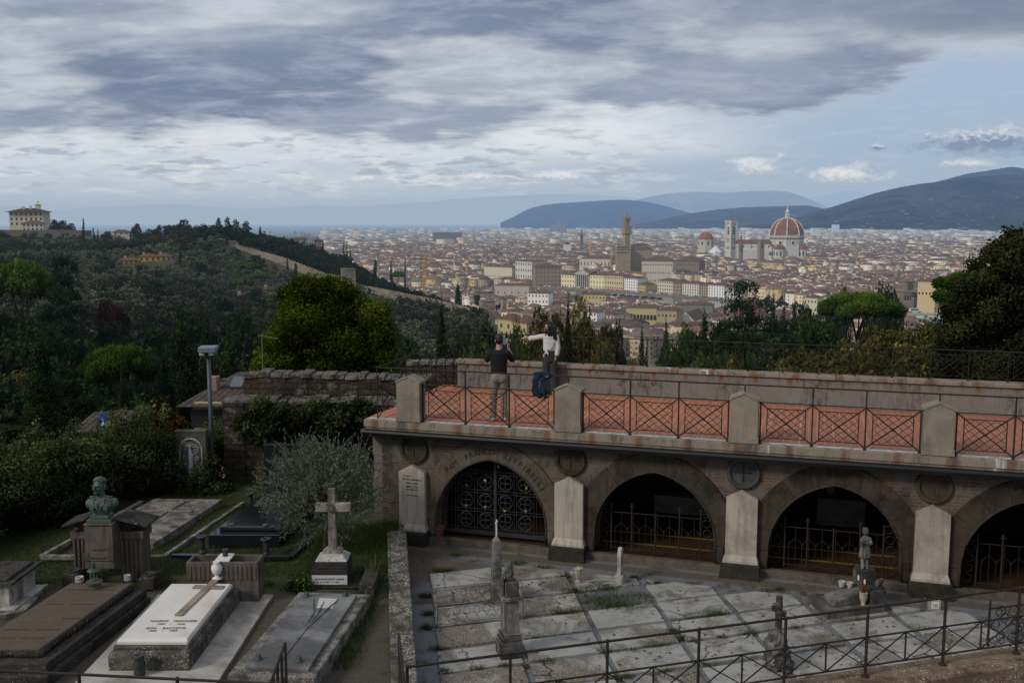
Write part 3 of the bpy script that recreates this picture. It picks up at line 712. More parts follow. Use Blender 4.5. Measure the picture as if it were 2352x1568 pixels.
me=npmesh('graveyard_ground',np.stack([hx,hy,lawn_h(hx,hy)],-1),np.stack([ix[:-1,:-1],ix[:-1,1:],ix[1:,1:],ix[1:,:-1]],-1).reshape(-1,4),mats=[M_lawn]);me.polygons.foreach_set('use_smooth',[True]*len(me.polygons))
tag(linkmesh('graveyard_ground',me),'gravel and grass ground of the upper graveyard',kind='structure')
# dividing wall
def lichen(name,base,d=(.06,.053,.045),sp=(.42,.4,.36),th=.55,scale=9):
    return stone(name,base,d,stain=tuple(x*.35 for x in base),speck=sp,scale=scale,sp_scale=34,sp_th=th,bump=.8,bdist=.02)
M_divide=lichen('lichen_wall_coping',(.12,.105,.086),th=.52)
mb=MB();a=[PZ(889,1217,-6.28),PZ(933,1217,-6.28)];b=[PZ(899,1600,-6.28),PZ(962,1600,-6.28)]
n=7
for i in range(n):
    q=lambda P,Q,k:P.lerp(Q,k);k0,k1=i/n+.002,(i+1)/n-.002
    top=[q(a[0],b[0],k1),q(a[1],b[1],k1),q(a[1],b[1],k0),q(a[0],b[0],k0)];mb.hexa([Vector((p.x,p.y,-7.)) for p in top],top)
tag(mb.build('dividing_wall',M_divide,bevel=.02),'low lichen covered stone wall dividing the graves from the paved court','wall')
fp=Vector((FD.y,-FD.x,0)).normalized()
mb=MB();e0=FA0-FS*1.;e1=FA0+FS*10
a,b=e0-fp*.22,e1-fp*.22;c,d=e1+fp*.34,e0+fp*.34
mb.hexa([p+Zv*-7.3 for p in (d,c,b,a)],[p+Zv*-6.225 for p in (d,c,b,a)])
tag(mb.build('court_wall',lichen('rusty_lichen_coping',(.15,.085,.05),(.19,.15,.1),(.4,.36,.28),.55,4),bevel=.02),'rust stained stone wall carrying the long iron fence of the court','wall')
mb=MB();q=[c,d,d+fp*8,c+fp*8];mb.add([p+Zv*-6.75 for p in q],[(0,1,2,3)])
tag(mb.build('grass_verge',M_lawn),'dark grass below the fence wall at the right',kind='structure')
# ---------------------------------------------------------------- court slabs
cA=Vector((math.cos(R(16.5)),math.sin(R(16.5)),0));cB=Vector((-.117,.993,0));C0=Vector((-1.56+.0,18.19,0))
_c0=PZ(986.9,1323,ZC);C0=Vector((_c0.x,_c0.y,0))
def AB(a,b,z=ZC):return C0+cA*a+cB*b+Zv*z
def slab_mat(name,txt,dirty):
    m,t=newmat(name);oi=t.n('ShaderNodeObjectInfo');tc=t.n('ShaderNodeTexCoord').outputs['Object']
    off=t.vm('SCALE',(1,1.7,.3),sc_=t.m('MULTIPLY',oi.outputs['Random'],40.));p=t.vm('ADD',tc,off)
    c=t.mix(t.noise(p,3,6,.65),(.25,.245,.23),(.385,.375,.35))
    n=t.noise(p,1.1,6,.65,.5);k=t.ss(n,dirty-.06,dirty+.07)
    peb=t.mix(t.ss(t.noise(p,38,5,.8),.47,.6),(.10,.085,.07),(.33,.28,.225))
    c=t.mix(k,c,peb)
    s=t.noise(t.vm('ADD',p,(4,9,1)),1.9,6,.7);c=t.mix(t.m('MULTIPLY',t.ss(s,.47,.64),.7),c,(.11,.105,.095))
    vo=t.n('ShaderNodeTexVoronoi',feature='DISTANCE_TO_EDGE');vo.inputs['Scale'].default_value=.8;t.l(t.vm('ADD',p,t.vm('SCALE',t.comb(s,n,0.),sc_=.5)),vo.inputs['Vector'])
    c=t.mix(t.m('MULTIPLY',t.ss(vo.outputs[0],.012,.005),t.m('GREATER_THAN',oi.outputs['Random'],.35)),c,(.05,.045,.04))
    if txt:
        x,y,z=t.sep(tc)[:3]
        ln=t.m('ABSOLUTE',t.m('SUBTRACT',t.m('FRACT',t.m('DIVIDE',y,.075)),.5))
        wd=t.noise(t.comb(t.m('MULTIPLY',x,26.),t.m('FLOOR',t.m('DIVIDE',y,.075)),oi.outputs['Random']),1.5,2,.5)
        k=t.m('MULTIPLY',t.m('MULTIPLY',t.ss(ln,.30,.18),t.ss(wd,.46,.56)),t.m('MULTIPLY',t.ss(t.m('ABSOLUTE',x),.42,.34),t.ss(t.m('ABSOLUTE',y),.27,.22)))
        c=t.mix(t.m('MULTIPLY',k,.55),c,(.14,.13,.12))
    finish(t,c,.7,t.noise(p,35,5,.75),.35,.01);return m
SM=[slab_mat('slab_clean',False,.60),slab_mat('slab_inscribed',True,.58),slab_mat('slab_stained',False,.50),slab_mat('slab_pitted',False,.46)]
def clip(poly,f):
    out=[]
    for i,p in enumerate(poly):
        q=poly[(i+1) % len(poly)];a,b=f(p),f(q)
        if a <= 0:out.append(p)
        if (a <= 0) != (b <= 0):out.append(p.lerp(q,a/(a-b)))
    return out
def vof(p):return (p.x-O.x)*V.x+(p.y-O.y)*V.y
colsA=[(0,1.30),(1.39,2.60),(2.69,3.90),(3.99,5.18),(5.28,6.52),(6.65,7.85),(7.98,9.2)]
lab={0:('weathered white marble grave slab lying flush in the court paving','plain marble slabs of the court'),1:('marble grave slab with lines of faded inscription in the court paving','inscribed marble slabs of the court'),
       2:('grey stained marble grave slab in the court paving','stained marble slabs of the court'),3:('pitted brownish stone grave slab in the court paving','pitted stone slabs of the court')}
for ci,(a0,a1) in enumerate(colsA):
    for r in range(-6,9):
        b1=.02-.853*r+random.uniform(-.02,.02);b0=b1-.745
        if ci==0 and r<0:continue
        if (ci,r) in ((2,2),):continue
        if ci==4 and r==2:continue
        dz=random.uniform(0,.012);poly=[AB(a0+random.uniform(0,.03),b0,ZC+.03+dz),AB(a1,b0,ZC+.03+dz),AB(a1-random.uniform(0,.03),b1,ZC+.03+dz),AB(a0,b1,ZC+.03+dz)]
        poly=clip(poly,lambda p:vof(p)+.62)
        if len(poly)<3:continue
        if min((p-FA0).dot(fp) for p in poly)>.0:continue
        ctr=sum(poly,Vector())/len(poly)
        ctr=Vector((ctr.x,ctr.y,ZC-.02));q=Matrix.Rotation(-R(16.5),3,'Z')
        if len(poly)==4 and r in (3,6) and ci in (1,3):s=0
        kind=1 if (ci,r) in ((2,-1),(3,1),(2,3),(3,0),(3,2),(4,3),(2,5),(5,2)) else random.choices((0,2,3),(.55,.3,.15))[0]
        if ci==0:kind=[0,2,3,3,0,3,0][min(r,6)]
        if ci==1 and r >= 0:kind=[2,3,3,2,0,3,0][min(r,6)]
        me=bpy.data.meshes.new('marble_gravestone');P=[q @ (p-ctr) for p in poly];n=len(P);D=[Vector((p.x,p.y,0)) for p in P]
        me.from_pydata([tuple(v) for v in D+P],[],[tuple(range(n-1,-1,-1)),tuple(range(n,2*n))]+[(i,(i+1) % n,n+(i+1) % n,n+i) for i in range(n)])
        me.materials.append(SM[kind]);o=linkmesh('marble_gravestone',me,None,ctr);o.rotation_euler=(0,0,R(16.5));bv=o.modifiers.new('b','BEVEL');bv.width=.006;bv.segments=1
        tag(o,lab[kind][0],'grave slab',lab[kind][1])
# ---------------------------------------------------------------- materials for monuments
M_marble=stone('weathered_marble',(.50,.47,.42),(.36,.34,.31),stain=(.13,.12,.11),scale=5,streak=.55,rough=.7,bump=.35,st_th=.5)
M_white=stone('clean_white_marble',(.66,.635,.60),(.60,.56,.51),stain=(.50,.40,.31),scale=1.5,rough=.5,bump=.08,st_th=.53)
M_brown=stone('brown_slab_stone',(.108,.082,.059),(.09,.07,.052),scale=3,rough=.9,bump=.25,streak=0)
M_lich=lichen('lichen_stone',(.13,.115,.095),th=.56);M_lich2=lichen('lichen_dark_stone',(.055,.048,.04),(.035,.03,.027),(.33,.31,.27),.60,6)
M_bronze=stone('green_bronze',(.085,.125,.10),(.055,.085,.068),stain=(.018,.024,.02),scale=5,streak=.5,rough=.55,bump=.25,spec=.5,st_th=.53)
M_granite=plain('black_granite',(.010,.0115,.015),.2,0,.5,60,spec=.6,coat=.4)
M_plaster=stone('weathered_cement',(.095,.078,.062),(.135,.112,.09),stain=(.05,.043,.036),scale=2.6,streak=.6,bump=.3)
M_greyst=lichen('grey_lichen_slab',(.13,.12,.105),(.08,.073,.065),(.30,.275,.24),.47,8)
M_verd=plain('verdigris',(.045,.065,.052),.6,.0,.3,30);M_blackm=plain('black_marble_dirty',(.035,.034,.034),.5,0,.5,20)
def slabq(mb,pts,zt,zb):
    P=[PZ(x,y,zt) for x,y in pts]
    if len(P)==3:P.append(P[0]+P[2]-P[1])          # front-left, front-right, back-right
    mb.hexa([Vector((p.x,p.y,zb)) for p in P],P);return P
def zp(px,py,y):return PD(px,py,y).z
def shrink(P,k,dz=0):
    c=sum(P,Vector())/4;return [Vector((c.x+(p.x-c.x)*k,c.y+(p.y-c.y)*k,p.z+dz)) for p in P]
def rectp(x0,x1,y0,y1,z,rz=0,piv=None):
    P=[Vector((x0,y0,z)),Vector((x1,y0,z)),Vector((x1,y1,z)),Vector((x0,y1,z))]
    if rz:
        piv=Vector(piv) if piv else sum(P,Vector())/4;piv=Vector((piv.x,piv.y,0));M=Matrix.Rotation(rz,3,'Z');P=[M @ (p-piv)+piv for p in P]
    return P
def ex(mb,P,z0,z1):mb.hexa([Vector((p.x,p.y,z0)) for p in P],[Vector((p.x,p.y,z1)) for p in P])
# ---- white marble grave
g=thing('marble_grave','clean white marble grave with inlaid brown cross naming VALERIO TRISCIUZZI and RITA BACCETTI','grave',(-5,14.7,ZL))
yb=16.33
mb=MB();P=rectp(-6.02,-4.06,12.9,16.3,0);ex(mb,P,ZL-.1,ZL+.035);mb.build('base_slab',stone('white_base',(.42,.40,.37),(.33,.31,.285),stain=(.17,.15,.13),scale=2),g,bevel=.008)
fl,fr=PZ(247,1503,-6.08),PZ(432,1506,-6.08);br=PZ(592,1352,-6.08);x0,x1=fl.x,fr.x;y0=fl.y
mb=MB();P=[Vector((x0,y0,0)),Vector((x1,y0,0)),Vector((x1+.02,15.95,0)),Vector((x0+.02,15.95,0))];ex(mb,P,ZL+.03,-6.10)
P2=shrink(P,.955);mb.hexa([Vector((p.x,p.y,-6.102)) for p in P],[Vector((p.x,p.y,-6.05)) for p in P2]);ex(mb,shrink(P,.93),-6.052,-6.0);mb.build('plinth',M_lich,g,bevel=.015)
sP=shrink(P,.88);mb=MB();ex(mb,sP,-6.0,-5.955);mb.hexa([Vector((p.x,p.y,-5.955)) for p in shrink(sP,.995)],[Vector((p.x,p.y,-5.925)) for p in shrink(sP,.955)]);mb.build('top_slab',M_white,g,bevel=.006)
zs=-5.922;mb=MB()
a,b=PZ(409.7,1414,zs),PZ(494.5,1332.6,zs);a2,b2=PZ(445.3,1347.8,zs),PZ(513,1350,zs)
def bar(mb,p,q,w_,h):
    d=(q-p).normalized();s=Vector((-d.y,d.x,0))*w_/2;mb.hexa([p-s,q-s,q+s,p+s][::1],[x+Zv*h for x in (p-s,q-s,q+s,p+s)])
bar(mb,a,b,.115,.022);bar(mb,a2,b2,.13,.0205);mb.build('cross',stone('inlaid_brown_stone',(.27,.215,.16),(.34,.27,.2),stain=(.13,.11,.09),scale=5),g,bevel=.004)
mb=MB()
for s,x_,y_,wpx,sz in (('VALERIO   TRISCIUZZI',397,1427,109,1),('1909    –    1948',391,1433.5,66,.8),('RITA    BACCETTI',379,1443.5,91,1),('1906    –    1989',372,1449,68,.8)):
    q=PZ(x_,y_,zs+.001);W=wpx*q.y/2287*1.03;tw=text_data(s)[2];h=.085*sz;mb.text(s,h,q,(1,0,0),(0,1,0),.004,sx=W/(tw*h))
mb.build('inscription',plain('faded_letters',(.16,.135,.11),.7),g)
tag(bpy.data.objects['base_slab'])
v=PZ(499,1328,-5.922);mb=MB();mb.lathe((v.x,v.y,-5.925),[(.085,0),(.085,.02),(.035,.045),(.03,.06),(.07,.10),(.095,.17),(.09,.22),(.05,.27),(.06,.29),(.062,.30),(.04,.3),(.0,.27)],20)
tag(mb.build('vase',M_white,smooth=True),'bulbous white marble vase standing at the head of the white grave','vase')
pt=thing('planter','fluted grey cement planter box behind the white marble grave','planter',(-4.9,16.2,ZL));mb=MB()
zt=zp(515,1291,15.98);x0,x1=PD(427,1291,15.98).x,PD(592,1291,15.98).x;y0,y1=15.98,16.38
ex(mb,rectp(x0,x1,y0,y0+.05,0),ZL,zt);ex(mb,rectp(x0,x1,y1-.05,y1,0),ZL,zt);ex(mb,rectp(x0,x0+.05,y0+.05,y1-.05,0),ZL,zt);ex(mb,rectp(x1-.05,x1,y0+.05,y1-.05,0),ZL,zt);ex(mb,rectp(x0+.05,x1-.05,y0+.05,y1-.05,0),ZL,zt-.1)
mb.build('box',M_plaster,pt,bevel=.006);mb=MB();n=15
for i in range(n):x=x0+.02+(x1-x0-.04)*(i+.5)/n;ex(mb,rectp(x-.026,x+.026,y0-.012,y0,0),zt-.30,zt-.06)
for i in range(4):y=y0+.05+.09*i;ex(mb,rectp(x1,x1+.012,y,y+.06,0),zt-.3,zt-.06)
mb.build('fluting',M_plaster,pt,bevel=.004)
mb=MB();xc=PD(516,1285,16.15).x;ex(mb,rectp(xc-.12,xc+.12,16.0,16.34,0),zt,zt+.035);o=mb.build('marble_plate',M_white,pt,bevel=.005)
mb=MB();mb.lathe((xc,16.2,zt+.035),[(.045,0),(.045,.1),(.055,.12),(.03,.12),(0,.06)],14);tag(mb.build('grave_cup',M_blackm),'small black cup on the marble plate of the fluted planter','cup')
# ---- brown inscribed grave
g=thing('brown_grave','wide brown stone grave slab covered in worn carved inscriptions, below the bronze bust','grave',(-7.3,15.2,ZL))
ztb=-5.93;FRp=PZ(92,1488,ztb);BR=PZ(305,1337,ztb);BL=PZ(163,1337,ztb);FL=FRp+(BL-BR)
P=[FL,FRp,BR,BL];mb=MB();ex(mb,P,-6.06,ztb);o=mb.build('top_slab',M_brown,g,bevel=.018)
mb=MB()
for (p,q) in ((FRp,BR),(FL,FRp)):
    n=30 if p is FRp else 14
    for i in range(n):
        c=p.lerp(q,(i+.5)/n)+Vector((.012 if p is FRp else 0,-.004 if p is FRp else -.012,-.075));r_=random.uniform(.035,.06);mb.ell(c,(r_*.55,r_*1.2,r_) if p is FRp else (r_*1.2,r_*.5,r_),6,5)
mb.build('rough_edge',M_lich2,o)
mb=MB();Pw=[FL+Vector((-.15,-.2,0)),FRp+Vector((.17,-.2,0)),BR+Vector((.2,.1,0)),BL+Vector((-.1,.1,0))];ex(mb,Pw,-6.2,-6.062);Pw2=[p+Vector(d) for p,d in zip(Pw,((-.1,-.1,0),(.05,-.1,0),(.05,0,0),(-.1,0,0)))];ex(mb,Pw2,ZL-.1,-6.202);mb.build('plinth',M_lich2,g,bevel=.02)
mb=MB();ax=(BR-FRp).normalized();L=(BR-FRp).length;cx=(FL+FRp)/2
def brline(k,s,h,off=0,w_=None):
    q=cx+ax*L*k+Vector((off,0,.001));mb.text(s,h,q,(1,0,0),(0,1,0),.003,shear=0)
for k,s,h,off in ((.86,'GIOVANNI     CIANCHI',.075,0),(.62,'CARLO    CIANCHI',.085,0),(.40,'BIANCHI',.07,.35),(.24,'ARNOLFO   CIANCHI',.085,0),(.12,'RENATO   CIANCHI',.085,0)):brline(k,s,h,off)
for k in (.93,.80,.77,.74,.71,.68,.58,.555,.53,.505,.46,.43,.37,.34,.31,.20,.16,.09):
    x=-.42
    while x<.42:
        l=random.uniform(.03,.14);q=cx+ax*L*k+Vector((x,0,.0));mb.box(q+Vector((l/2,0,.0005)),(l,.0075,.0015));x+=l+random.uniform(.015,.05)
mb.build('inscription',stone('carved_shadow',(.066,.052,.039),(.075,.06,.045)),g)
# bust monument
my=16.86;MX=PD(240,1300,my).x
g=thing('bust_monument','dark stone funerary pedestal with two pillared wings carrying a bronze bust of an officer','monument',(MX,my,ZL))
pw=(PD(274,1206,my).x-PD(209,1206,my).x)/2;zt=zp(240,1206,my-.17)
mb=MB();mb.hexa(rectp(MX-pw*1.03,MX+pw*1.03,my-.2,my+.2,-6.0),rectp(MX-pw*.97,MX+pw*.97,my-.18,my+.18,zt));ex(mb,rectp(MX-pw*1.02,MX+pw*1.02,my-.2,my+.2,0),zt,zt+.03)
ex(mb,rectp(MX-pw*1.03,MX+pw*1.03,my-.215,my-.2,0),zt-.62,zt-.47)
mb.build('pedestal',M_plaster,g,bevel=.008)
mb=MB();mb.text('FALCO   ALPINO',.034,(MX,my-.2,zt-.44),(1,0,0),Zv,.003);mb.build('inscription',M_letter,g);mb=MB();mb.text('MEDAGLIA D ORO',.034,(MX,my-.217,zt-.58),(1,0,0),Zv,.003);mb.build('inscription',M_letter,g)
wy=my+.28
for s in (-1,1):
    a,b=(PD(177,1300,wy).x,PD(205,1300,wy).x) if s<0 else (PD(284,1300,wy).x,PD(336,1300,wy).x)
    zc=zp(240,1232,wy);mb=MB();ex(mb,rectp(a,b,wy-.12,wy+.25,0),ZL,zc);ex(mb,rectp(a-.03,b+.03,wy-.15,wy+.28,0),zc,zc+.14)
    n=3 if s<0 else 5
    for i in range(n):x=a+(b-a)*(i+.5)/n;mb.tube([(x,wy-.12,ZL),(x,wy-.12,zc-.01)],(b-a)/n*.42,8)
    wg=mb.build('pillar_wing',M_plaster,g,bevel=.01)
    zi,zo=zp(240,1183,wy),zp(240,1200,wy);xi,xo=(PD(215,1183,wy).x,PD(157,1200,wy).x) if s<0 else (PD(281,1186,wy).x,PD(352,1203,wy).x)
    mb=MB();pr=[Vector((xi,wy-.3,zi)),Vector((xo,wy-.3,zo)),Vector((xo,wy-.3,zo+.035)),Vector((xi,wy-.3,zi+.035))]
    mb.prism(pr if s<0 else pr[::-1],(0,.62,0));mb.prism([(xi,wy-.14,zi),(xi,wy-.14,zc+.1),(xo*.8+xi*.2,wy-.14,zo-.0),],(0,.36,0));mb.build('stone_roof',M_lich2,g,bevel=.008)
mb=MB()
for s,px in ((1,345),(-1,171)):
    x=PD(px,1330,my-.1).x;mb=MB();zt2=zp(px,1316 if s>0 else 1308,my-.1);ex(mb,rectp(x-.13,x+.13,my-.3,my+.1,0),ZL,zt2-.02);mb.lathe((x,my-.1,zt2-.025),[(.11,0),(.12,.03),(.08,.035),(.06,.0)],12);mb.build('flower_block',M_lich2,g,bevel=.02)
# bust figure
bz=zt+.03;fz=my
bm=thing('bronze_bust','green bronze bust of a man in open collared jacket on the stone pedestal','bust',(MX,fz,bz))
mb=MB();ex(mb,rectp(MX-.21,MX+.21,fz-.15,fz+.15,0),bz,bz+.06);ex(mb,rectp(MX-.16,MX+.16,fz-.12,fz+.12,0),bz+.06,bz+.12);mb.build('base',M_bronze,bm,bevel=.006)
def V3(x,y,z):return Vector((MX+x,fz+y,bz+z))
mb=MB();e=mb.ell
mb.lathe(V3(.01,0,0),[(.0,.10),(.10,.10),(.15,.15),(.20,.22),(.235,.29),(.25,.34),(.225,.385),(.15,.425),(.09,.45),(0,.46)],22,1.0,.5)
e(V3(-.20,-.01,.31),(.065,.08,.09));e(V3(.225,.02,.32),(.07,.08,.085));e(V3(-.07,-.06,.29),(.12,.07,.09));e(V3(.10,-.055,.29),(.12,.07,.09));mb.cap([V3(.01,.01,.38),V3(-.01,.0,.49)],[.085,.075])
e(V3(-.02,.0,.62),(.102,.118,.13));e(V3(-.03,-.035,.545),(.076,.088,.075));e(V3(-.02,.03,.65),(.106,.108,.10));e(V3(-.03,-.06,.52),(.05,.055,.05))
e(V3(-.055,-.128,.592),(.017,.026,.026));e(V3(-.052,-.118,.62),(.012,.02,.035));e(V3(-.05,-.112,.553),(.032,.018,.010));e(V3(-.047,-.105,.515),(.032,.027,.024))
e(V3(-.09,-.102,.647),(.032,.016,.010));e(V3(-.012,-.115,.647),(.032,.016,.010));e(V3(.085,.0,.60),(.014,.028,.036));e(V3(-.122,.01,.60),(.012,.028,.036))
e(V3(-.085,-.075,.59),(.03,.03,.03));e(V3(.0,-.09,.59),(.035,.03,.03))
mb.build('body',M_bronze,bm,remesh=.009,sm=2)
mb=MB()
for i in range(170):
    th=random.uniform(0,6.28);ph=random.uniform(.0,1.35);d=Vector((math.cos(th)*math.sin(ph)*.108,math.sin(th)*math.sin(ph)*.118+.012,math.cos(ph)*.112))
    if d.y<-.06 and d.z<.07:continue
    if d.z<.04 and d.y<.02:continue
    e2=V3(-.02,.01,.655)+d;mb.ell(e2,random.uniform(.016,.024),6,4)
mb.build('hair',M_bronze,bm,remesh=.009,sm=1)
mb=MB()
for s in (-1,1):
    mb.prism([V3(.0,-.125,.20),V3(s*.10,-.115,.33),V3(s*.10,-.09,.42),V3(s*.055,-.075,.43),V3(s*.02,-.12,.30)][::s],(0,-.014,0))
    mb.prism([V3(s*.10,-.05,.435),V3(s*.20,-.02,.42),V3(s*.20,.03,.42),V3(s*.10,.01,.438)][::-s],(0,0,.014));mb.box(V3(s*.12,-.128,.25),(.07,.02,.06))
mb.build('lapel',M_bronze,bm,bevel=.004)
# lantern and pots on the brown slab
q=PZ(217,1350,ztb);lt=thing('grave_lantern','dark bronze grave lantern on a fluted stone foot on the brown slab','lantern',(q.x,q.y,ztb));mb=MB()
mb.lathe((q.x,q.y,ztb),[(.10,0),(.10,.06),(.125,.09),(.13,.12),(.09,.13),(.0,.13)],12);mb.build('foot',M_plaster,lt)
mb=MB();mb.lathe((q.x,q.y,ztb+.13),[(.07,0),(.07,.02),(.05,.03),(.0,.03)],10)
for i in range(6):a=i*math.pi/3;mb.tube([(q.x+.055*math.cos(a),q.y+.055*math.sin(a),ztb+.15),(q.x+.055*math.cos(a),q.y+.055*math.sin(a),ztb+.28)],.009,4)
mb.lathe((q.x,q.y,ztb+.28),[(.075,0),(.105,.015),(.075,.04),(.03,.06),(.035,.09),(.025,.10),(.03,.13),(.008,.17)],12);mb.build('cage',M_bronze,lt)
for px,py,r_,lab_ in ((183,1337,.075,'grey marble pot left of the grave lantern'),(293,1333,.06,'small grey stepped marble pot at the right corner of the brown slab')):
    q=PZ(px,py,ztb);mb=MB();mb.lathe((q.x,q.y,ztb),[(r_*.8,0),(r_,.03),(r_*.85,.05),(r_*.95,.075),(r_*.9,.10),(r_*.62,.10),(r_*.5,.06),(0,.05)],16);tag(mb.build('marble_pot',M_marble,smooth=False),lab_,'pot')
# marble tomb piece at the left edge and pebbled slab
mb=MB();P=slabq(mb,[(-60,1425),(60,1400),(112,1338)],-6.27,ZL-.1);tag(mb.build('concrete_slab',M_greyst,bevel=.01),'pebbled grey concrete grave base at the far left edge','grave base')
tg=thing('marble_tomb','pale marble tomb end with dark lid cut off by the left picture edge','tomb',PZ(0,1400,-6.3));y=PZ(0,1395,-6.27).y
mb=MB();x1=PD(22,1380,y).x;ex(mb,rectp(x1-1.,x1,y,y+.9,0),-6.25,zp(0,1342,y));ex(mb,rectp(x1-1.,x1+.14,y-.12,y+1.,0),ZL,-6.25);mb.build('body',M_marble,tg,bevel=.01)
mb=MB();z=zp(0,1342,y);ex(mb,rectp(x1-1.,x1+.09,y-.08,y+1.,0),z,z+.05);ex(mb,rectp(x1-1,x1-.02,y+.0,y+.9,0),z+.05,z+.09);mb.build('lid',M_lich2,tg,bevel=.01)
# ---- cross grave
g=thing('cross_grave','grey veined marble slab grave with four bronze knobs in a thick lichen covered border','grave',(-3.3,14.6,ZL));zt=-6.06
fl,fr,br=PZ(523,1547,-6.12),PZ(722,1556,-6.12),PZ(851,1364,-6.12);bl=fl+(br-fr)
mb=MB();Pq=[fl,fr,br,bl];ex(mb,Pq,ZL-.1,-6.12);mb.build('border',M_greyst,g,bevel=.02)
S=[PZ(562,1529,zt),PZ(709,1534,zt),PZ(820,1364,zt),PZ(697,1362,zt)];mb=MB();ex(mb,S,-6.12,zt)
M_vein=stone('grey_veined_marble',(.25,.245,.24),(.15,.15,.15),stain=(.07,.068,.066),speck=None,scale=2.2,rough=.6,bump=.15,st_th=.5,streak=.0)
sb=mb.build('top_slab',M_vein,g,bevel=.012)
mb=MB();c=sum(S,Vector())/4;ay=((S[2]+S[3])/2-(S[0]+S[1])/2).normalized();axx=Vector((ay.y,-ay.x,0))
def sp(a,b,z=.004):return c+axx*a+ay*b+Zv*z
for k,w_ in ((0,.016),(1,.02),(-1,.02)):
    mb.tube([sp(0,-1.2),sp(.02*k,-.1),sp(.07*k+.03,.5),sp(.20*k,1.1 if k else 1.0)],[w_*.6,w_,w_*1.2,w_*.5],5)
mb.build('lily_carving',M_vein,sb,smooth=True)
mb=MB();ex(mb,[sp(-.05,.75,0),sp(.2,.75,0),sp(.17,1.15,0),sp(-.12,1.15,0)],c.z+.0005,c.z+.004);mb.build('name_field',stone('pale_field',(.52,.5,.48),(.45,.43,.4),scale=6),sb)
for i,(px,py) in enumerate(((704,1369),(793,1368),(594,1513),(687,1518))):
    q=PZ(px,py,zt);mb=MB();mb.lathe((q.x,q.y,zt),[(.055,0),(.05,.015),(.025,.03),(.035,.05),(.0,.07)],12);mb.ring((q.x,q.y,zt+.055),.035,.006,(1,0,0),Zv,10,4);mb.build('bronze_knob',M_verd,g,smooth=True)
cg=thing('marble_cross','stained marble cross with oval photo on a stepped dark pedestal with name plaque','cross',(PD(768,1340,17.0).x,17.0,ZL));cy=17.0;X=lambda px:PD(px,1300,cy).x;Z_=lambda py:zp(768,py,cy-.2)
mb=MB();tiers=[(703,832,1362,1342,.34),(724,804,1342,1305,.27),(729,803,1304,1288,.25)]
cx_=X(764)
for i,(a,b,y0,y1,dp) in enumerate(tiers):ex(mb,rectp(X(a),X(b),cy-dp,cy+dp,0),Z_(y0)-.001 if i else ZL,Z_(y1))
z0=Z_(1288);mb.build('pedestal',stone('black_marble_steps',(.03,.027,.026),(.045,.04,.037),speck=(.33,.31,.28),scale=5,sp_scale=26,sp_th=.63,streak=.3),cg,bevel=.012)
mb=MB();mb.hexa(rectp(X(729),X(803),cy-.245,cy+.245,z0),rectp(X(748),X(790),cy-.12,cy+.12,z0+.1));mb.build('pedestal_cap',stone('speckled_marble_cap',(.42,.40,.37),(.30,.28,.26),speck=(.05,.045,.04),scale=5,sp_scale=26,sp_th=.56),cg,bevel=.012)
mb=MB();ex(mb,rectp(X(723),X(803),cy-.282,cy-.271,0),Z_(1338),Z_(1317));pq=mb.build('name_plaque',stone('plaque_marble',(.55,.55,.56),(.48,.48,.49),scale=6,bump=.05,rough=.4),cg)
mb=MB();mb.text('ELSA FRANCESCHI  MASINI',.042,(X(763),cy-.284,Z_(1327)),(1,0,0),Zv,.003);mb.build('inscription',M_letter,pq);mb=MB();mb.text('21 - 9 - 1918  –  4 - 1 - 2005',.028,(X(763),cy-.284,Z_(1333)),(1,0,0),Zv,.003)
mb.build('inscription',M_letter,pq)
zb2=z0+.1;mb=MB();ex(mb,rectp(cx_-.15,cx_+.17,cy-.1,cy+.1,0),zb2-.01,zb2+.05);ex(mb,rectp(cx_-.11,cx_+.13,cy-.08,cy+.08,0),zb2+.05,zb2+.08)
ztc=zp(768,1121,cy);zar1,zar2=zp(768,1154,cy),zp(768,1173,cy);mb.hexa(rectp(cx_-.055,cx_+.08,cy-.055,cy+.055,zb2+.08),rectp(cx_-.05,cx_+.07,cy-.048,cy+.048,ztc))
ex(mb,rectp(X(729),cx_-.052,cy-.052,cy+.052,0),zar2,zar1);ex(mb,rectp(cx_+.074,X(808),cy-.052,cy+.052,0),zar2,zar1)
mb.build('cross',stone('stained_cross_marble',(.36,.32,.27),(.20,.18,.155),stain=(.05,.044,.04),scale=5,streak=.75,rough=.6),cg,bevel=.006)
mb=MB();c=Vector((cx_+.01,cy-.063,(zar1+zar2)/2-.01));mb.lathe(Vector((0,0,0)),[(.055,0),(.055,.012),(.04,.015),(0,.015)],20);Mx=Matrix.Rotation(R(90),3,'X');mb.v=[c+Mx @ Vector((v.x,v.y*1.35,v.z)) for v in mb.v];o=mb.build('photo_frame',M_bronze,cg)
mb=MB();mb.ell(c+Vector((0,-.017,0)),(.034,.002,.048),14,8);mb.build('photo',plain('sepia',(.12,.09,.07),.4,0,.8,60),cg)
pr=thing('planter_box','small dark cement planter box right of the marble cross pedestal','planter',PZ(840,1400,ZL));mb=MB();x0,x1=X(838)+.03,X(874);ex(mb,rectp(x0,x1,16.1,16.9,0),ZL,ZL+.27);ex(mb,rectp(x0+.04,x1-.04,16.14,16.86,0),ZL+.27,ZL+.272);mb.build('box',M_lich2,pr,bevel=.015)
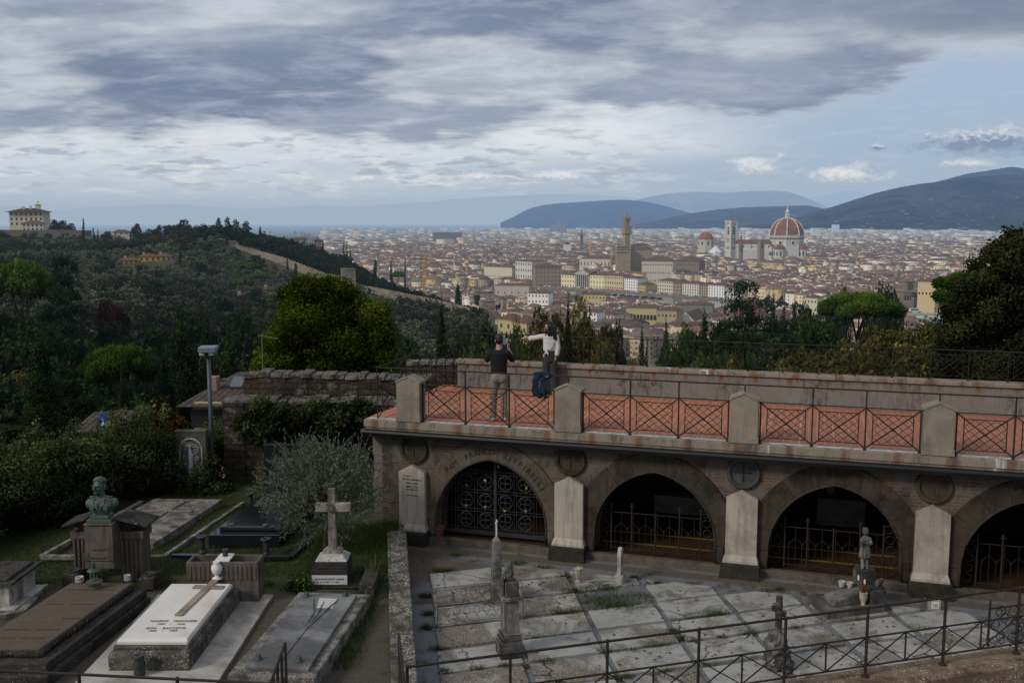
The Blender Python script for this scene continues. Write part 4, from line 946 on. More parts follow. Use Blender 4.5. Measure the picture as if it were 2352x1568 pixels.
# ---- grey slab with cross and kerb
ztg=-6.2;g=thing('cross_slab','grey lichen covered grave slab carved with a large cross, beside the hedge','grave',(-7.4,20.6,ZL))
bl,brr,frr=PZ(355,1144,ztg),PZ(511,1146,ztg),PZ(351,1248,ztg);fll=frr+(bl-brr);mb=MB();P=[fll,frr,brr,bl];ex(mb,P,ZL-.05,ztg);mb.build('slab',M_greyst,g,bevel=.012)
c=(P[0]+P[1]+P[2]+P[3])/4;ay=(brr-frr).normalized();ax_=(frr-fll).normalized();L=(brr-frr).length;W=(frr-fll).length;mb=MB()
bar(mb,c-ay*L*.42,c+ay*L*.42,.13,.03);k=c+ay*L*.18;bar(mb,k-ax_*W*.36,k+ax_*W*.36,.13,.028);mb.build('carved_cross',stone('cross_stone',(.12,.11,.1),(.2,.185,.165),scale=8),g,bevel=.008)
o=thing('grave_kerb','narrow stone kerb framing the plot of the carved cross slab','kerb',(-7.4,19.8,ZL));mb=MB();off=[fll-ax_*.35-ay*.5,frr+ax_*.42-ay*.42,brr+ax_*.42+ay*.1,bl-ax_*.35+ay*.1]
for i,j in ((0,1),(1,2),(3,0)):p,q=Vector((off[i].x,off[i].y,ZL-.02)),Vector((off[j].x,off[j].y,ZL-.02));bar(mb,p,q,.09,.09)
mb.build('kerbstone',M_greyst,o,bevel=.01)
# ---- stele
sy=PZ(440,1122,ZL).y;g=thing('carved_stele','tall grey stone stele with carved round arch relief, ivy climbing its foot','stele',(PD(442,1120,sy).x,sy,ZL));x0,x1=PD(409,1100,sy).x,PD(479,1100,sy).x;zt=zp(440,990,sy);xm=(x0+x1)/2
mb=MB();ex(mb,rectp(x0,x1,sy-.1,sy+.08,0),ZL-.05,zt);ex(mb,rectp(x0-.01,x1+.01,sy-.12,sy+.09,0),zt,zt+.035);mb.build('stone',stone('stele_stone',(.10,.094,.083),(.07,.066,.06),stain=(.05,.047,.042),speck=(.24,.23,.21),scale=3,streak=.4),g,bevel=.008)
mb=MB();hr=(x1-x0)/2-.1
pts=[(xm-hr,ZL+.25),(xm-hr,zt-.42)]+[(xm-hr*math.cos(a*math.pi/10),zt-.42+hr*math.sin(a*math.pi/10)) for a in range(1,10)]+[(xm+hr,zt-.42),(xm+hr,ZL+.25)]
mb.tube([(x,sy-.105,z) for x,z in pts],.022,5)
for i in range(26):
    x,z=xm+random.uniform(-hr*.8,hr*.8),random.uniform(ZL+.4,zt-.2)
    mb.ring((x,sy-.105,z),random.uniform(.025,.05),.011,(1,0,0),Zv,9,4)
mb.build('relief',M_marble,g,smooth=True)
mb=MB();mb.cap([(xm-.02,sy-.11,ZL+.35),(xm,sy-.115,ZL+.85),(xm-.02,sy-.11,ZL+1.0)],[.05,.055,.03],8);mb.ell((xm-.02,sy-.12,ZL+1.06),.035,8,6);mb.build('white_figure',stone('whitened_relief',(.5,.5,.49),(.3,.3,.3),scale=9),g)
# ---- black granite grave
g=thing('granite_grave','polished black granite grave with headstone and gilded text behind the olive bush','grave',(-5.3,20.6,ZL));zt=-6.05
fl,fr=PZ(478,1228,-6.12),PZ(634,1238,-6.12);d=Vector((-.03,1,0));L=3.0;sl_=Vector((0,1,0))
fr=Vector((fr.x,fl.y,-6.12));mb=MB();P=[fl,fr,fr+Vector((.35,L,0)),fl+Vector((.35,L,0))];ex(mb,P,ZL-.05,-6.12);mb.build('base',M_granite,g,bevel=.01)
mb=MB();S=shrink(P,.84);mb.hexa([Vector((p.x,p.y,-6.12)) for p in S],[Vector((p.x,p.y,-6.02)) for p in S]);o=mb.build('top_slab',M_granite,g,bevel=.03,bseg=4)
mb=MB();c=sum(S,Vector())/4
for i in range(9):
    x=-.45
    while x<.45:l=random.uniform(.05,.16);mb.box((c.x+x+l/2+.05,c.y+.15+i*.1,-6.0175),(l,.03,.002));x+=l+.04
mb.build('inscription',plain('worn_gilding',(.20,.19,.17),.5),o)
mb=MB();hp=P[3]+Vector((0,.1,0));ex(mb,[hp,P[2]+Vector((0,.1,0)),P[2]+Vector((.02,.3,0)),hp+Vector((.02,.2,0))],ZL,zp(566,1020,hp.y));mb.build('headstone',M_granite,g,bevel=.01)
for px,py in ((533,1204),(611,1206)):q=PZ(px,py,-6.02);mb=MB();mb.lathe((q.x,q.y,-6.02),[(.075,0),(.07,.02),(.03,.035),(.0,.05)],14);mb.build('bronze_knob',M_verd,g,smooth=True)
mb=MB();kp=[PZ(394,1280,ZL),PZ(667,1283,ZL),PZ(712,1242,ZL)]
for p,q in ((kp[0],kp[1]),(kp[1],kp[2])):bar(mb,p,q,.12,.07)
mb.build('kerb',M_granite,g,bevel=.008)
for px,py,lab_ in ((465,1269,'black metal urn at the front left corner of the black granite grave'),(612,1275,'black metal urn at the front right corner of the black granite grave'),(576,1165,'black metal urn beside the black headstone')):
    q=PZ(px,py,ZL);mb=MB();mb.lathe((q.x,q.y,ZL),[(.09,0),(.08,.03),(.055,.06),(.05,.1),(.06,.12),(.05,.15),(.06,.18),(.05,.21),(.06,.24),(.055,.28),(.10,.31),(.105,.34),(.07,.34),(.05,.3)],16)
    tag(mb.build('urn',M_blackm,smooth=True),lab_,'urn')
q=PZ(321,1549,ZL+.04);mb=MB();mb.lathe((q.x,q.y,ZL+.036),[(.07,0),(.08,.05),(.07,.09),(.085,.14),(.075,.2),(.06,.26),(.085,.3),(.05,.3),(.03,.2)],14);tag(mb.build('urn',M_blackm,smooth=True),'black ribbed urn standing at the foot of the white marble grave','urn')
# ---- court monuments
mb=MB();oy=16.83;ox=-.27;g=thing('obelisk','slender marble obelisk with a small crucifix on its tip, standing in the court','obelisk',(ox,oy,ZC));zs_=zp(1143,1240,oy);zt=zp(1143,1231,oy)
M_obel=stone('obelisk_marble',(.26,.24,.21),(.15,.14,.13),stain=(.04,.038,.036),scale=5,streak=.85,st_th=.47)
mb.hexa(rectp(ox-.1,ox+.1,oy-.1,oy+.1,ZC,R(12)),rectp(ox-.068,ox+.068,oy-.068,oy+.068,zs_,R(12)));P=rectp(ox-.068,ox+.068,oy-.068,oy+.068,zs_,R(12));mb.add(P+[Vector((ox,oy,zt+.02))],[(0,1,4),(1,2,4),(2,3,4),(3,0,4)]);mb.build('shaft',M_obel,g,bevel=.006)
mb=MB();mb.tube([(ox,oy,zt),(ox,oy,zt+.2)],.016,6);z=zt+.2;mb.tube([(ox,oy,z-.03),(ox,oy,z+.1)],.014,6);mb.tube([(ox-.02,oy-.05,z+.05),(ox+.02,oy+.05,z+.05)],.012,5);mb.ell((ox,oy-.012,z+.03),(.014,.014,.045),6,5);mb.build('crucifix',M_white,g)
kx,ky=-.02,14.72;g=thing('memorial_pillar','square marble pillar on a stepped dark base topped by a rough rock','pillar',(kx,ky,ZC));Xk=lambda px:PD(px,1450,ky).x;Zk=lambda py:zp(1170,py,ky-.15)
rk=R(14);mb=MB();ex(mb,rectp(Xk(1144),Xk(1196),ky-.19,ky+.19,0,rk),ZC,Zk(1483))
for i,(a,b) in enumerate(((1146,1195),(1149,1192),(1152,1190))):ex(mb,rectp(Xk(a),Xk(b),ky-.18+.02*i,ky+.18-.02*i,0,rk),Zk(1483-i*11),Zk(1472-i*11));mb.build('base',M_blackm if False else stone('pillar_base',(.30,.28,.25),(.2,.19,.17),stain=(.04,.038,.036),scale=6,st_th=.47),g,bevel=.008)
mb=MB();mb.hexa(rectp(Xk(1153),Xk(1189),ky-.14,ky+.14,Zk(1450),rk),rectp(Xk(1154),Xk(1187),ky-.12,ky+.12,Zk(1378),rk));mb.build('shaft',M_obel,g,bevel=.006)
mb=MB();ex(mb,rectp(Xk(1148),Xk(1194),ky-.17,ky+.17,0,rk),Zk(1380),Zk(1373));ex(mb,rectp(Xk(1157),Xk(1188),ky-.12,ky+.12,0,rk),Zk(1373),Zk(1341));mb.prism([(Xk(1148),ky-.1,Zk(1372)),(Xk(1157),ky-.1,Zk(1376)),(Xk(1158),ky-.1,Zk(1326)),(Xk(1150),ky-.1,Zk(1335))],(0,.2,0));mb.build('capital',M_obel,g,bevel=.006)
def rockmesh(mb,c,r,seed,amp=.25,n=18,m=12,zs=1):
    c=Vector(c);i0=len(mb.v);mb.ell(c,r,n,m)
    for i in range(i0,len(mb.v)):
        d=mb.v[i]-c;k=1+amp*mnoise.noise(d.normalized()*2.3+Vector((seed,0,0)))+amp*.5*mnoise.noise(d.normalized()*6+Vector((seed,3,0)));mb.v[i]=c+d*k
mb=MB();rockmesh(mb,(kx-.03,ky,(Zk(1341)+Zk(1302))/2),(.075,.075,(Zk(1302)-Zk(1341))*.55),3,.35);mb.build('rough_rock',stone('rough_dark_rock',(.16,.155,.15),(.07,.068,.066),scale=14,bump=.9),g)
# scroll fence around the plot left of the pillar
g=thing('scroll_fence','small pale blue iron fence of rings around a plot in the court','fence',AB(.7,-2.1));M_bluei=stone('pale_blue_iron',(.22,.25,.26),(.15,.16,.16),stain=(.12,.06,.03),scale=14,rough=.6)
M_bl=M_bluei
for b_ in (-1.68,-2.5):
    mb=MB();z0,z1=ZC+.08,ZC+.36;mb.tube([AB(.03,b_,z1),AB(1.5,b_,z1)],.013,4);mb.tube([AB(.03,b_,z0),AB(1.5,b_,z0)],.008,4)
    for i in range(9):
        mb.ring(AB(.12+i*.17,b_,z0+.09),.075,.0055,cA,Zv,12,4);mb.ring(AB(.2+i*.17,b_,z0+.2),.06,.0055,cA,Zv,12,4)
    mb.build('ring_panel',M_bl,g,smooth=True)
for a_ in (.03,1.5):
    mb=MB();mb.tube([AB(a_,-1.68,ZC+.36),AB(a_,-2.5,ZC+.36)],.013,4)
    for b_ in (-1.68,-2.5):mb.tube([AB(a_,b_,ZC),AB(a_,b_,ZC+.38)],.018,5)
    mb.build('side_panel',M_bl,g)
q=PZ(1328,1340,ZC);mb=MB();mb.lathe((q.x,q.y,ZC+.03),[(.06,0),(.055,.03),(.035,.06),(.05,.10),(.07,.2),(.075,.25),(.085,.26),(.085,.275),(.06,.275),(.05,.24)],16);mb.ell((q.x,q.y,ZC+.29),(.05,.05,.03),8,5);tag(mb.build('flower_vase',M_panel,smooth=False),'cream stone vase with dry moss standing on a court slab','vase')
q=PZ(1424,1338,ZC);g=thing('round_top_stele','small white marble stele with rounded top and metal crucifix in the court','stele',(q.x,q.y,ZC));rz=R(72)
Ms=Matrix.Translation((q.x,q.y,ZC)) @ Matrix.Rotation(rz,4,'Z');mb=MB();mb.box((0,0,.09),(.34,.17,.18),0,.95);mb.v=[Ms @ v for v in mb.v];mb.build('base',M_marble,g,bevel=.008)
mb=MB();prof=[(-.11,.18),(.11,.18),(.11,.55)]+[(.11*math.cos(a*math.pi/8),.55+.14*math.sin(a*math.pi/8)) for a in range(1,8)]+[(-.11,.55)];mb.prism([(x,-.035,z) for x,z in prof],(0,.07,0));mb.v=[Ms @ v for v in mb.v];mb.build('tablet',M_marble,g,bevel=.006)
mb=MB();mb.tube([(0,.05,.26),(0,.05,.56)],.014,5);mb.tube([(-.07,.05,.47),(.07,.05,.47)],.012,5);mb.ring((0,.05,.47),.05,.008,(1,0,0),Zv,10,4);mb.v=[Ms @ v for v in mb.v];mb.build('crucifix',M_bronze,g)
# child statue grave
o_=PZ(1900.5,1426,ZC);o_.z=0;A_,B_=cA,cB
def SP(a,b,z=0):return o_+A_*a+B_*b+Zv*(ZC+z)
def sb_(mb,a0,a1,b0,b1,z0,z1):mb.hexa([SP(a0,b0,z0),SP(a1,b0,z0),SP(a1,b1,z0),SP(a0,b1,z0)],[SP(a0,b0,z1),SP(a1,b0,z1),SP(a1,b1,z1),SP(a0,b1,z1)])
g=thing('child_grave','raised marble grave with sloped lid and dark pedestal carrying the statue of a child','grave',SP(.6,.4));M_cg=stone('dirty_grave_marble',(.20,.185,.165),(.12,.113,.105),stain=(.045,.043,.04),scale=3.5,streak=.5,st_th=.49)
mb=MB();sb_(mb,0,1.12,0,.85,0,.14);sb_(mb,-.01,1.12,-.01,.12,.14,.18);sb_(mb,-.01,.12,.12,.85,.14,.18);sb_(mb,.12,1.1,.74,.85,.14,.18);mb.build('base',M_cg,g,bevel=.01)
mb=MB();mb.prism([SP(.18,.14,.16),SP(.95,.14,.16),SP(.95,.14,.44),SP(.30,.14,.28),SP(.2,.14,.26)],B_*.42);mb.build('sloped_lid',M_cg,g,bevel=.014)
mb=MB();sb_(mb,.84,1.16,.02,.5,.13,.42);sb_(mb,.86,1.14,.06,.46,.42,.46);sb_(mb,.76,1.06,.22,.56,.42,.66);sb_(mb,.78,1.04,.24,.54,.66,.7);mb.build('pedestal',stone('dark_pedestal',(.06,.058,.056),(.10,.096,.09),stain=(.02,.02,.02),scale=5,speck=(.35,.34,.32),sp_th=.66),g,bevel=.008)
mb=MB();mb.tube([SP(1.0,.1,.52),SP(1.16,.2,.52)],.045,10);mb.tube([SP(1.0,.1,.46),SP(1.16,.2,.46)],.02,6);mb.build('scroll',M_cg,g,bevel=.004)
for a_,b_,z_,r_ in ((.74,.30,.57,.05),(.80,.18,.53,.055)):
    mb=MB();mb.ell(SP(a_,b_,z_),(.012,.04,.055),10,6);mb.build('photo_medallion',M_white,g)
def stv(a,b,z):return SP(.90+a,.39+b,.70+z)
st=thing('child_statue','grey marble statue of a child in cap and tunic with hands joined at the chest','statue',SP(.9,.39,.7));mb=MB();e=mb.ell
k=1.0
mb.cap([stv(-.05,-.03,.02),stv(-.045,0,.13),stv(-.03,.0,.24)],[.026,.032,.045]);mb.cap([stv(.035,-.04,.02),stv(.035,-.01,.13),stv(.03,.0,.24)],[.026,.03,.045])
e(stv(-.075,-.06,.018),(.035,.025,.018));e(stv(.02,-.075,.018),(.03,.03,.018))
mb.lathe(stv(0,0,.20),[(.0,0),(.105,.0),(.10,.06),(.085,.16),(.07,.26),(.07,.32),(.05,.37),(.0,.38)],14,1.0,.8)
e(stv(0,0,.52),(.085,.06,.05));mb.cap([stv(0,0,.54),stv(-.01,-.01,.60)],[.032,.03]);e(stv(-.015,-.015,.655),(.052,.058,.064));e(stv(-.01,-.0,.685),(.058,.062,.048));e(stv(-.05,-.06,.65),(.01,.012,.012))
mb.cap([stv(-.075,-.0,.52),stv(-.11,-.06,.44),stv(-.10,-.10,.53)],[.03,.026,.022]);mb.cap([stv(.08,-.0,.52),stv(.075,-.085,.45),stv(-.04,-.115,.48)],[.032,.027,.02]);e(stv(-.085,-.11,.53),(.03,.022,.028))
mb.build('figure',M_cg,st,remesh=.008,sm=1)
mb=MB()
for i in range(10):
    a=i*.63;mb.cap([stv(.1*math.cos(a),.08*math.sin(a),.21),stv(.07*math.cos(a),.055*math.sin(a),.45)],[.016,.008],6)
mb.build('tunic_fold',M_cg,st,remesh=.007,sm=1)
q=SP(.72,.06,.18);uv_=thing('stone_urn','cream stone urn holding withered rust brown flowers beside the child statue','urn',q);mb=MB();mb.lathe(q,[(.04,0),(.04,.02),(.025,.03),(.06,.10),(.07,.17),(.065,.21),(.075,.22),(.06,.23),(.04,.21)],16);mb.build('vessel',M_panel,uv_,smooth=True)
mb=MB()
for i in range(40):
    d=Vector((random.uniform(-.06,.07),random.uniform(-.05,.05),random.uniform(.2,.38)));mb.tube([q+Vector((0,0,.18)),q+d],.003,3);mb.ell(q+d,(.012,.01,.016),5,4)
mb.build('withered_flowers',plain('rust_brown',(.12,.045,.018),.9,0,.4,40),uv_)
for i,(a_,b_,nm) in enumerate(((.52,.5,'small marble bowl with white rim, left of the statue pedestal'),(.64,.42,'round marble flower bowl nearest the statue pedestal'))):
    mb=MB();mb.lathe(SP(a_,b_,.36),[(.04,0),(.05,.03),(.06,.07),(.065,.1),(.045,.1),(.03,.05)],14);tag(mb.build('flower_bowl',M_marble),nm,'bowl')
# rustic cross on rock
rx,ry=3.99,14.3;g=thing('rustic_cross','tree trunk shaped stone cross growing from a rough rock with a tablet','cross',(rx,ry,ZC));M_rock=stone('rugged_rock',(.22,.21,.19),(.09,.085,.08),stain=(.03,.029,.028),scale=7,bump=1.,bdist=.04,st_th=.5)
mb=MB();rockmesh(mb,(rx,ry,ZC+.22),(.19,.19,.3),5,.45,26,18);rockmesh(mb,(rx+.02,ry-.08,ZC+.10),(.19,.16,.16),9,.5,22,14);rockmesh(mb,(rx-.05,ry+.03,ZC+.40),(.13,.14,.13),11,.5,20,12);mb.build('rock',M_rock,g)
mb=MB();top=zp(1790,1367,ry);zc_=zp(1790,1403,ry)
mb.tube([(rx+random.uniform(-.01,.01),ry,ZC+.4+(top-ZC-.4)*i/9) for i in range(10)],[.05+random.uniform(-.006,.008) for i in range(10)],9);mb.tube([(rx-.03,ry-.17,zc_-.01),(rx,ry,zc_),(rx+.05,ry+.2,zc_+.03)],[.05,.045,.05],9);mb.tube([(rx-.1,ry+.02,zc_+.06),(rx,ry,zc_)],[.04,.04],8);mb.tube([(rx+.09,ry-.06,zc_-.03),(rx,ry,zc_)],[.042,.04],8);mb.build('trunk_cross',M_rock,g)
mb=MB();mb.hexa([Vector((rx-.17,ry-.16,ZC+.12)),Vector((rx-.08,ry-.19,ZC+.12)),Vector((rx-.07,ry-.10,ZC+.12)),Vector((rx-.17,ry-.08,ZC+.12))],[Vector((rx-.19,ry-.10,ZC+.44)),Vector((rx-.07,ry-.12,ZC+.44)),Vector((rx-.06,ry-.05,ZC+.44)),Vector((rx-.19,ry-.03,ZC+.44))]);mb.build('tablet',M_obel,g,bevel=.01)
q=PZ(2147,1370,ZC)*.965;q.z=ZC;g=thing('number_stone','small pale stone block with the number 10 near the last arch','marker',(q.x,q.y,ZC));mb=MB();Mq=Matrix.Translation((q.x,q.y,ZC)) @ Matrix.Rotation(FA+R(14),4,'Z');mb.box((0,0,.09),(.2,.09,.18));mb.v=[Mq @ v for v in mb.v];mb.build('block',M_panel,g,bevel=.008)
mb=MB();mb.box((0,-.048,.1),(.13,.006,.12));mb.v=[Mq @ v for v in mb.v];o=mb.build('plate',M_white,g);mb=MB();mb.text('10.',.09,(0,-.0515,.07),(1,0,0),Zv,.002);mb.v=[Mq @ v for v in mb.v];mb.build('number',M_letter,o)
q=Vector((7.5,15.0,ZC));g=thing('iron_grave_screen','rusted wrought iron grave screen of scrolls behind the fence at the right','screen',q);mb=MB()
for i in range(2):mb.tube([q+Vector((i*.9,i*.25,0)),q+Vector((i*.9,i*.25,.72))],.02,5);mb.ell(q+Vector((i*.9,i*.25,.75)),(.02,.02,.05),6,5)
mb.build('post',M_iron,g);mb=MB()
for i in range(26):
    a,b=random.uniform(.08,.85),random.uniform(.08,.6);mb.ring(q+Vector((a,a*.28,b)),random.uniform(.04,.09),.008,Vector((.96,.28,0)),Zv,10,4)
mb.tube([q+Vector((0,0,.65)),q+Vector((.9,.25,.65))],.012,4);mb.build('scrollwork',M_iron,g)
# ---------------------------------------------------------------- lamp post
ly=PZ(491,1120,ZL).y;lx=PD(490,1115,ly).x;zt=zp(481,812,ly);g=thing('lamp_post','grey metal lamp post with a flat square hood over two floodlights','lamp post',(lx,ly,ZL));M_lamp=plain('grey_lamp_paint',(.055,.06,.07),.5,0,.2)
mb=MB();mb.tube([(lx,ly,ZL),(lx,ly,zt)],.05,12);mb.lathe((lx,ly,ZL),[(.1,0),(.09,.05),(.055,.08)],12);mb.build('pole',M_lamp,g,smooth=True)
mb=MB();mb.hexa(rectp(lx-.2,lx+.2,ly-.25,ly+.25,zt+.06,R(8)),rectp(lx-.2,lx+.2,ly-.25,ly+.25,zt+.17,R(8)));mb.build('hood',plain('hood_paint',(.16,.18,.21),.45),g,bevel=.01)
for s in (-1,1):
    mb=MB();mb.box((lx+s*.11,ly-.05,zt+.02),(.13,.2,.09),R(8),.85);mb.build('floodlight',M_lamp,g,bevel=.01);mb=MB();mb.box((lx+s*.11,ly-.155,zt+.015),(.11,.02,.07),R(8));mb.build('lamp_glass',plain('lamp_glass',(.5,.5,.48),.2),g)
# ---------------------------------------------------------------- ruined stone walls
def rubble_mat(name,c1,c2):
    m,t=newmat(name);p=t.pos();q=t.scalev(p,(1.,1.,1.9))
    x,y,z=t.sep(p)[:3];w1=t.m('SUBTRACT',t.noise(p,2.2,4,.6),.5);w2=t.m('SUBTRACT',t.noise(t.vm('ADD',p,(9,4,2)),5,4,.6),.5)
    b=t.n('ShaderNodeTexBrick');t.l(t.comb(t.m('ADD',t.m('ADD',x,y),t.m('MULTIPLY',w1,.35)),t.m('ADD',z,t.m('MULTIPLY',w2,.16)),0.),b.inputs['Vector'])
    b.inputs['Scale'].default_value=1;b.inputs['Brick Width'].default_value=.36;b.inputs['Row Height'].default_value=.155;b.inputs['Mortar Size'].default_value=.016;b.inputs['Mortar Smooth'].default_value=.8;b.inputs['Bias'].default_value=0.
    b.inputs['Color1'].default_value=(*c1,1);b.inputs['Color2'].default_value=(*c2,1);b.inputs['Mortar'].default_value=(.03,.026,.021,1)
    c=b.outputs[0];n=t.noise(p,11,7,.78);c=t.mix(t.ss(n,.42,.62),c,tuple(x*.42 for x in c1))
    l=t.noise(p,3.2,7,.78);c=t.mix(t.m('MULTIPLY',t.ss(l,.52,.64),.7),c,(.24,.21,.18));l2=t.noise(p,1.4,5,.6);c=t.mix(t.m('MULTIPLY',t.ss(l2,.55,.66),.6),c,(.10,.052,.03))
    h=t.m('MULTIPLY_ADD',b.outputs['Fac'],-1.,t.m('MULTIPLY',n,1.6));finish(t,c,.95,h,1.,.05);return m
M_rubble=rubble_mat('rubble_masonry',(.085,.065,.047),(.05,.041,.033));M_rubtop=lichen('rubble_coping',(.085,.075,.063),(.04,.036,.03),(.25,.23,.2),th=.50,scale=5)
def rubble(name,lab_,x0,x1,y0,y1,z0,ztf,seed):
    g=thing(name,lab_,'wall',((x0+x1)/2,y0,z0));mb=MB();n=26
    rs=random.Random(seed)
    for i in range(n):
        a,b=x0+(x1-x0)*i/n,x0+(x1-x0)*(i+1)/n;zt=ztf((a+b)/2)-.08+rs.uniform(-.02,.02);ex(mb,rectp(a,b+.001,y0+rs.uniform(0,.03),y1,0),z0,zt)
    mb.build('masonry',M_rubble,g);mb=MB();x=x0-.03
    while x<x1:
        w_=rs.uniform(.18,.42);zt=ztf(x+w_/2);d_=rs.uniform(-.05,.0)
        mb.hexa(rectp(x,x+w_-.01,y0+d_,y1+.03,zt-.10+rs.uniform(-.02,.01)),rectp(x+.01,x+w_-.02,y0+d_+.02,y1,zt+rs.uniform(-.025,.03)));x+=w_
    mb.build('coping',M_rubtop,g,bevel=.02);return g
ya=23.7;xa=PD(513,1000,ya).x;xb=PD(868,930,ya).x+.6
rubble('lower_stone_wall','lower mossy rubble stone wall stepping out below the upper ruined wall',xa,xb,ya,ya+.7,-6.5,lambda x:zp(513,917,ya)+(x-xa)*-.012,3)
yb_=24.4;xc1=PD(559,900,yb_).x;rubble('upper_stone_wall','upper ruined rubble stone wall running to the terrace corner',xc1,xb+.5,yb_+.05,yb_+.7,-6.3,lambda x:zp(590,855,yb_)-max(0,(xc1+.28-x))*.35+(x-xc1)*-.03,8)
mb=MB();yy=24.9;a=PD(930,870,yy).x;b=PD(1052,870,yy).x
rubble('corner_stone_wall','short rubble wall piece behind the side railing of the terrace',a,b,yy+.5,yy+1.0,-6.3,lambda x:zp(990,830,yy+.5),12)
# ---------------------------------------------------------------- people
M_skin=plain('skin',(.42,.24,.165),.55,0,.06,20);M_hair=plain('black_hair',(.008,.007,.007),.45,0,.3,40)
M_black=plain('black_cotton',(.006,.006,.007),.9,0,.2,20);M_khaki=plain('khaki_cloth',(.20,.165,.125),.9,0,.2,9)
M_linen=plain('white_linen',(.52,.50,.48),.85,0,.06,12);M_trous=plain('charcoal_cloth',(.028,.028,.031),.9,0,.25,9)
M_denim=stone('denim',(.014,.023,.05),(.007,.011,.024),speck=(.04,.06,.11),scale=9,sp_scale=40,bump=.2)
M_shoew=plain('white_shoe',(.55,.55,.56),.6);M_shoeb=plain('blue_shoe_upper',(.10,.12,.40),.6,0,.5,40);M_orange=plain('orange_sole',(.60,.17,.04),.6);M_phone=plain('phone_case',(.02,.022,.028),.25)
class Fig:
    def __init__(s,loc,rz):s.M=Matrix.Translation(loc) @ Matrix.Rotation(rz,4,'Z')
    def __call__(s,x,y,z):return s.M @ Vector((x,y,z))
def hand(mb,P,palm,d,up,k=1.,curl=.5,side=1):
    """palm: wrist point (figure coords); d: finger direction; up: back-of-hand normal"""
    d=Vector(d).normalized();up=Vector(up).normalized();s=d.cross(up).normalized()*side;w_=Vector(palm)
    q=lambda v:P(*v)
    mb.cap([q(w_),q(w_+d*.04*k)],[.024*k,.028*k],8)
    for o in (-.022,-.008,.007,.022):mb.cap([q(w_+d*.03*k+s*o*k),q(w_+d*.085*k+s*o*k*1.05)],[.0125*k,.011*k],6)
    for i,(o,L) in enumerate(((-.024,.06),(-.008,.073),(.008,.068),(.024,.055))):
        a=w_+d*.088*k+s*o*k*1.1;b=a+(d*math.cos(curl)-up*math.sin(curl))*L*.5*k;c=b+(d*math.cos(curl*2.2)-up*math.sin(curl*2.2))*L*.5*k
        mb.cap([q(a),q(b),q(c)],[.0098*k,.009*k,.0075*k],6)
    a=w_+d*.02*k-s*.026*k;b=a+(d*.7-s*.7)*.035*k-up*.01*k;c=b+(d*.95-s*.2)*.03*k-up*.008*k;mb.cap([q(a),q(b),q(c)],[.013*k,.011*k,.009*k],6)
def figure(name,label,loc,rz):
    return thing(name,label,'person',loc),Fig(Vector(loc),rz)
# the photographer
mloc=T(2.74,.66,-4.095);man,P=figure('person','man in black t-shirt and beige trousers seen from behind photographing with a raised phone',mloc,R(3))
k=1.03
def body_core(P,mb,h=1.0):
    e=mb.ell
# skin
mb=MB();e=lambda c,r:mb.ell(P(*c),r,14,9)
e((.01,.03,1.675),(.078,.098,.112));e((.01,.07,1.62),(.058,.065,.06));mb.cap([P(0,.0,1.44),P(.008,.015,1.56)],[.062,.057]);e((-.07,.02,1.655),(.012,.02,.032));e((.09,.02,1.655),(.012,.02,.032));e((.012,.135,1.645),(.014,.02,.022));e((.012,.118,1.60),(.028,.012,.008))
e((0,.01,1.28),(.15,.095,.22));e((0,0,1.02),(.14,.10,.15))
mb.cap([P(.185,.01,1.40),P(.305,.12,1.22),P(.215,.27,1.45)],[.05,.04,.028]);mb.cap([P(-.185,.01,1.40),P(-.24,.2,1.20),P(-.02,.33,1.44)],[.05,.04,.028])
for s in (-1,1):mb.cap([P(s*.085,0,.95),P(s*.10,.01,.50),P(s*.115,.0,.10)],[.08,.055,.04])
hand(mb,P,(.213,.275,1.455),(-.12,.12,1),(.9,.3,0),1.,.35,1);hand(mb,P,(-.02,.33,1.44),(.9,.15,.45),(0,.2,1),1.,.5,-1)
mb.build('body',M_skin,man,remesh=.0085,sm=1)
mb=MB();e((.008,.012,1.705),(.086,.102,.098));e((.008,-.02,1.665),(.078,.075,.085));e((.01,.05,1.745),(.07,.07,.055));e((.0,-.035,1.63),(.06,.05,.05));mb.build('hair',M_hair,man,remesh=.01,sm=1)
mb=MB()
mb.lathe(P(0,0,0),[(.0,.93),(.165,.93),(.17,1.0),(.168,1.12),(.182,1.25),(.192,1.33),(.185,1.40),(.12,1.45),(.07,1.475),(0,1.475)],24,1.0,.66)
mb.cap([P(-.15,0,1.385),P(.15,0,1.385)],[.07,.07]);mb.cap([P(.17,.0,1.385),P(.275,.095,1.26)],[.078,.068]);mb.cap([P(-.17,.0,1.385),P(-.235,.14,1.26)],[.078,.068]);e((0,-.03,1.3),(.16,.10,.12))
mb.build('t_shirt',M_black,man,remesh=.011,sm=2)
mb=MB();mb.lathe(P(0,0,0),[(0,.80),(.15,.80),(.172,.88),(.168,.96),(.16,1.0),(0,1.0)],20,1,.72);e((-.07,-.06,.88),(.09,.075,.10));e((.07,-.06,.88),(.09,.075,.10))
for s in (-1,1):
    mb.cap([P(s*.085,0,.86),P(s*.10,.01,.62),P(s*.108,.01,.48),P(s*.112,.0,.30),P(s*.118,-.01,.13),P(s*.118,-.01,.075)],[.098,.085,.073,.068,.066,.07],14)
    for j in range(4):mb.ell(P(s*.118,-.02,.08+j*.035),(.076+.006*(j % 2),.072,.014),12,6)
mb.build('trousers',M_khaki,man,remesh=.011,sm=1)
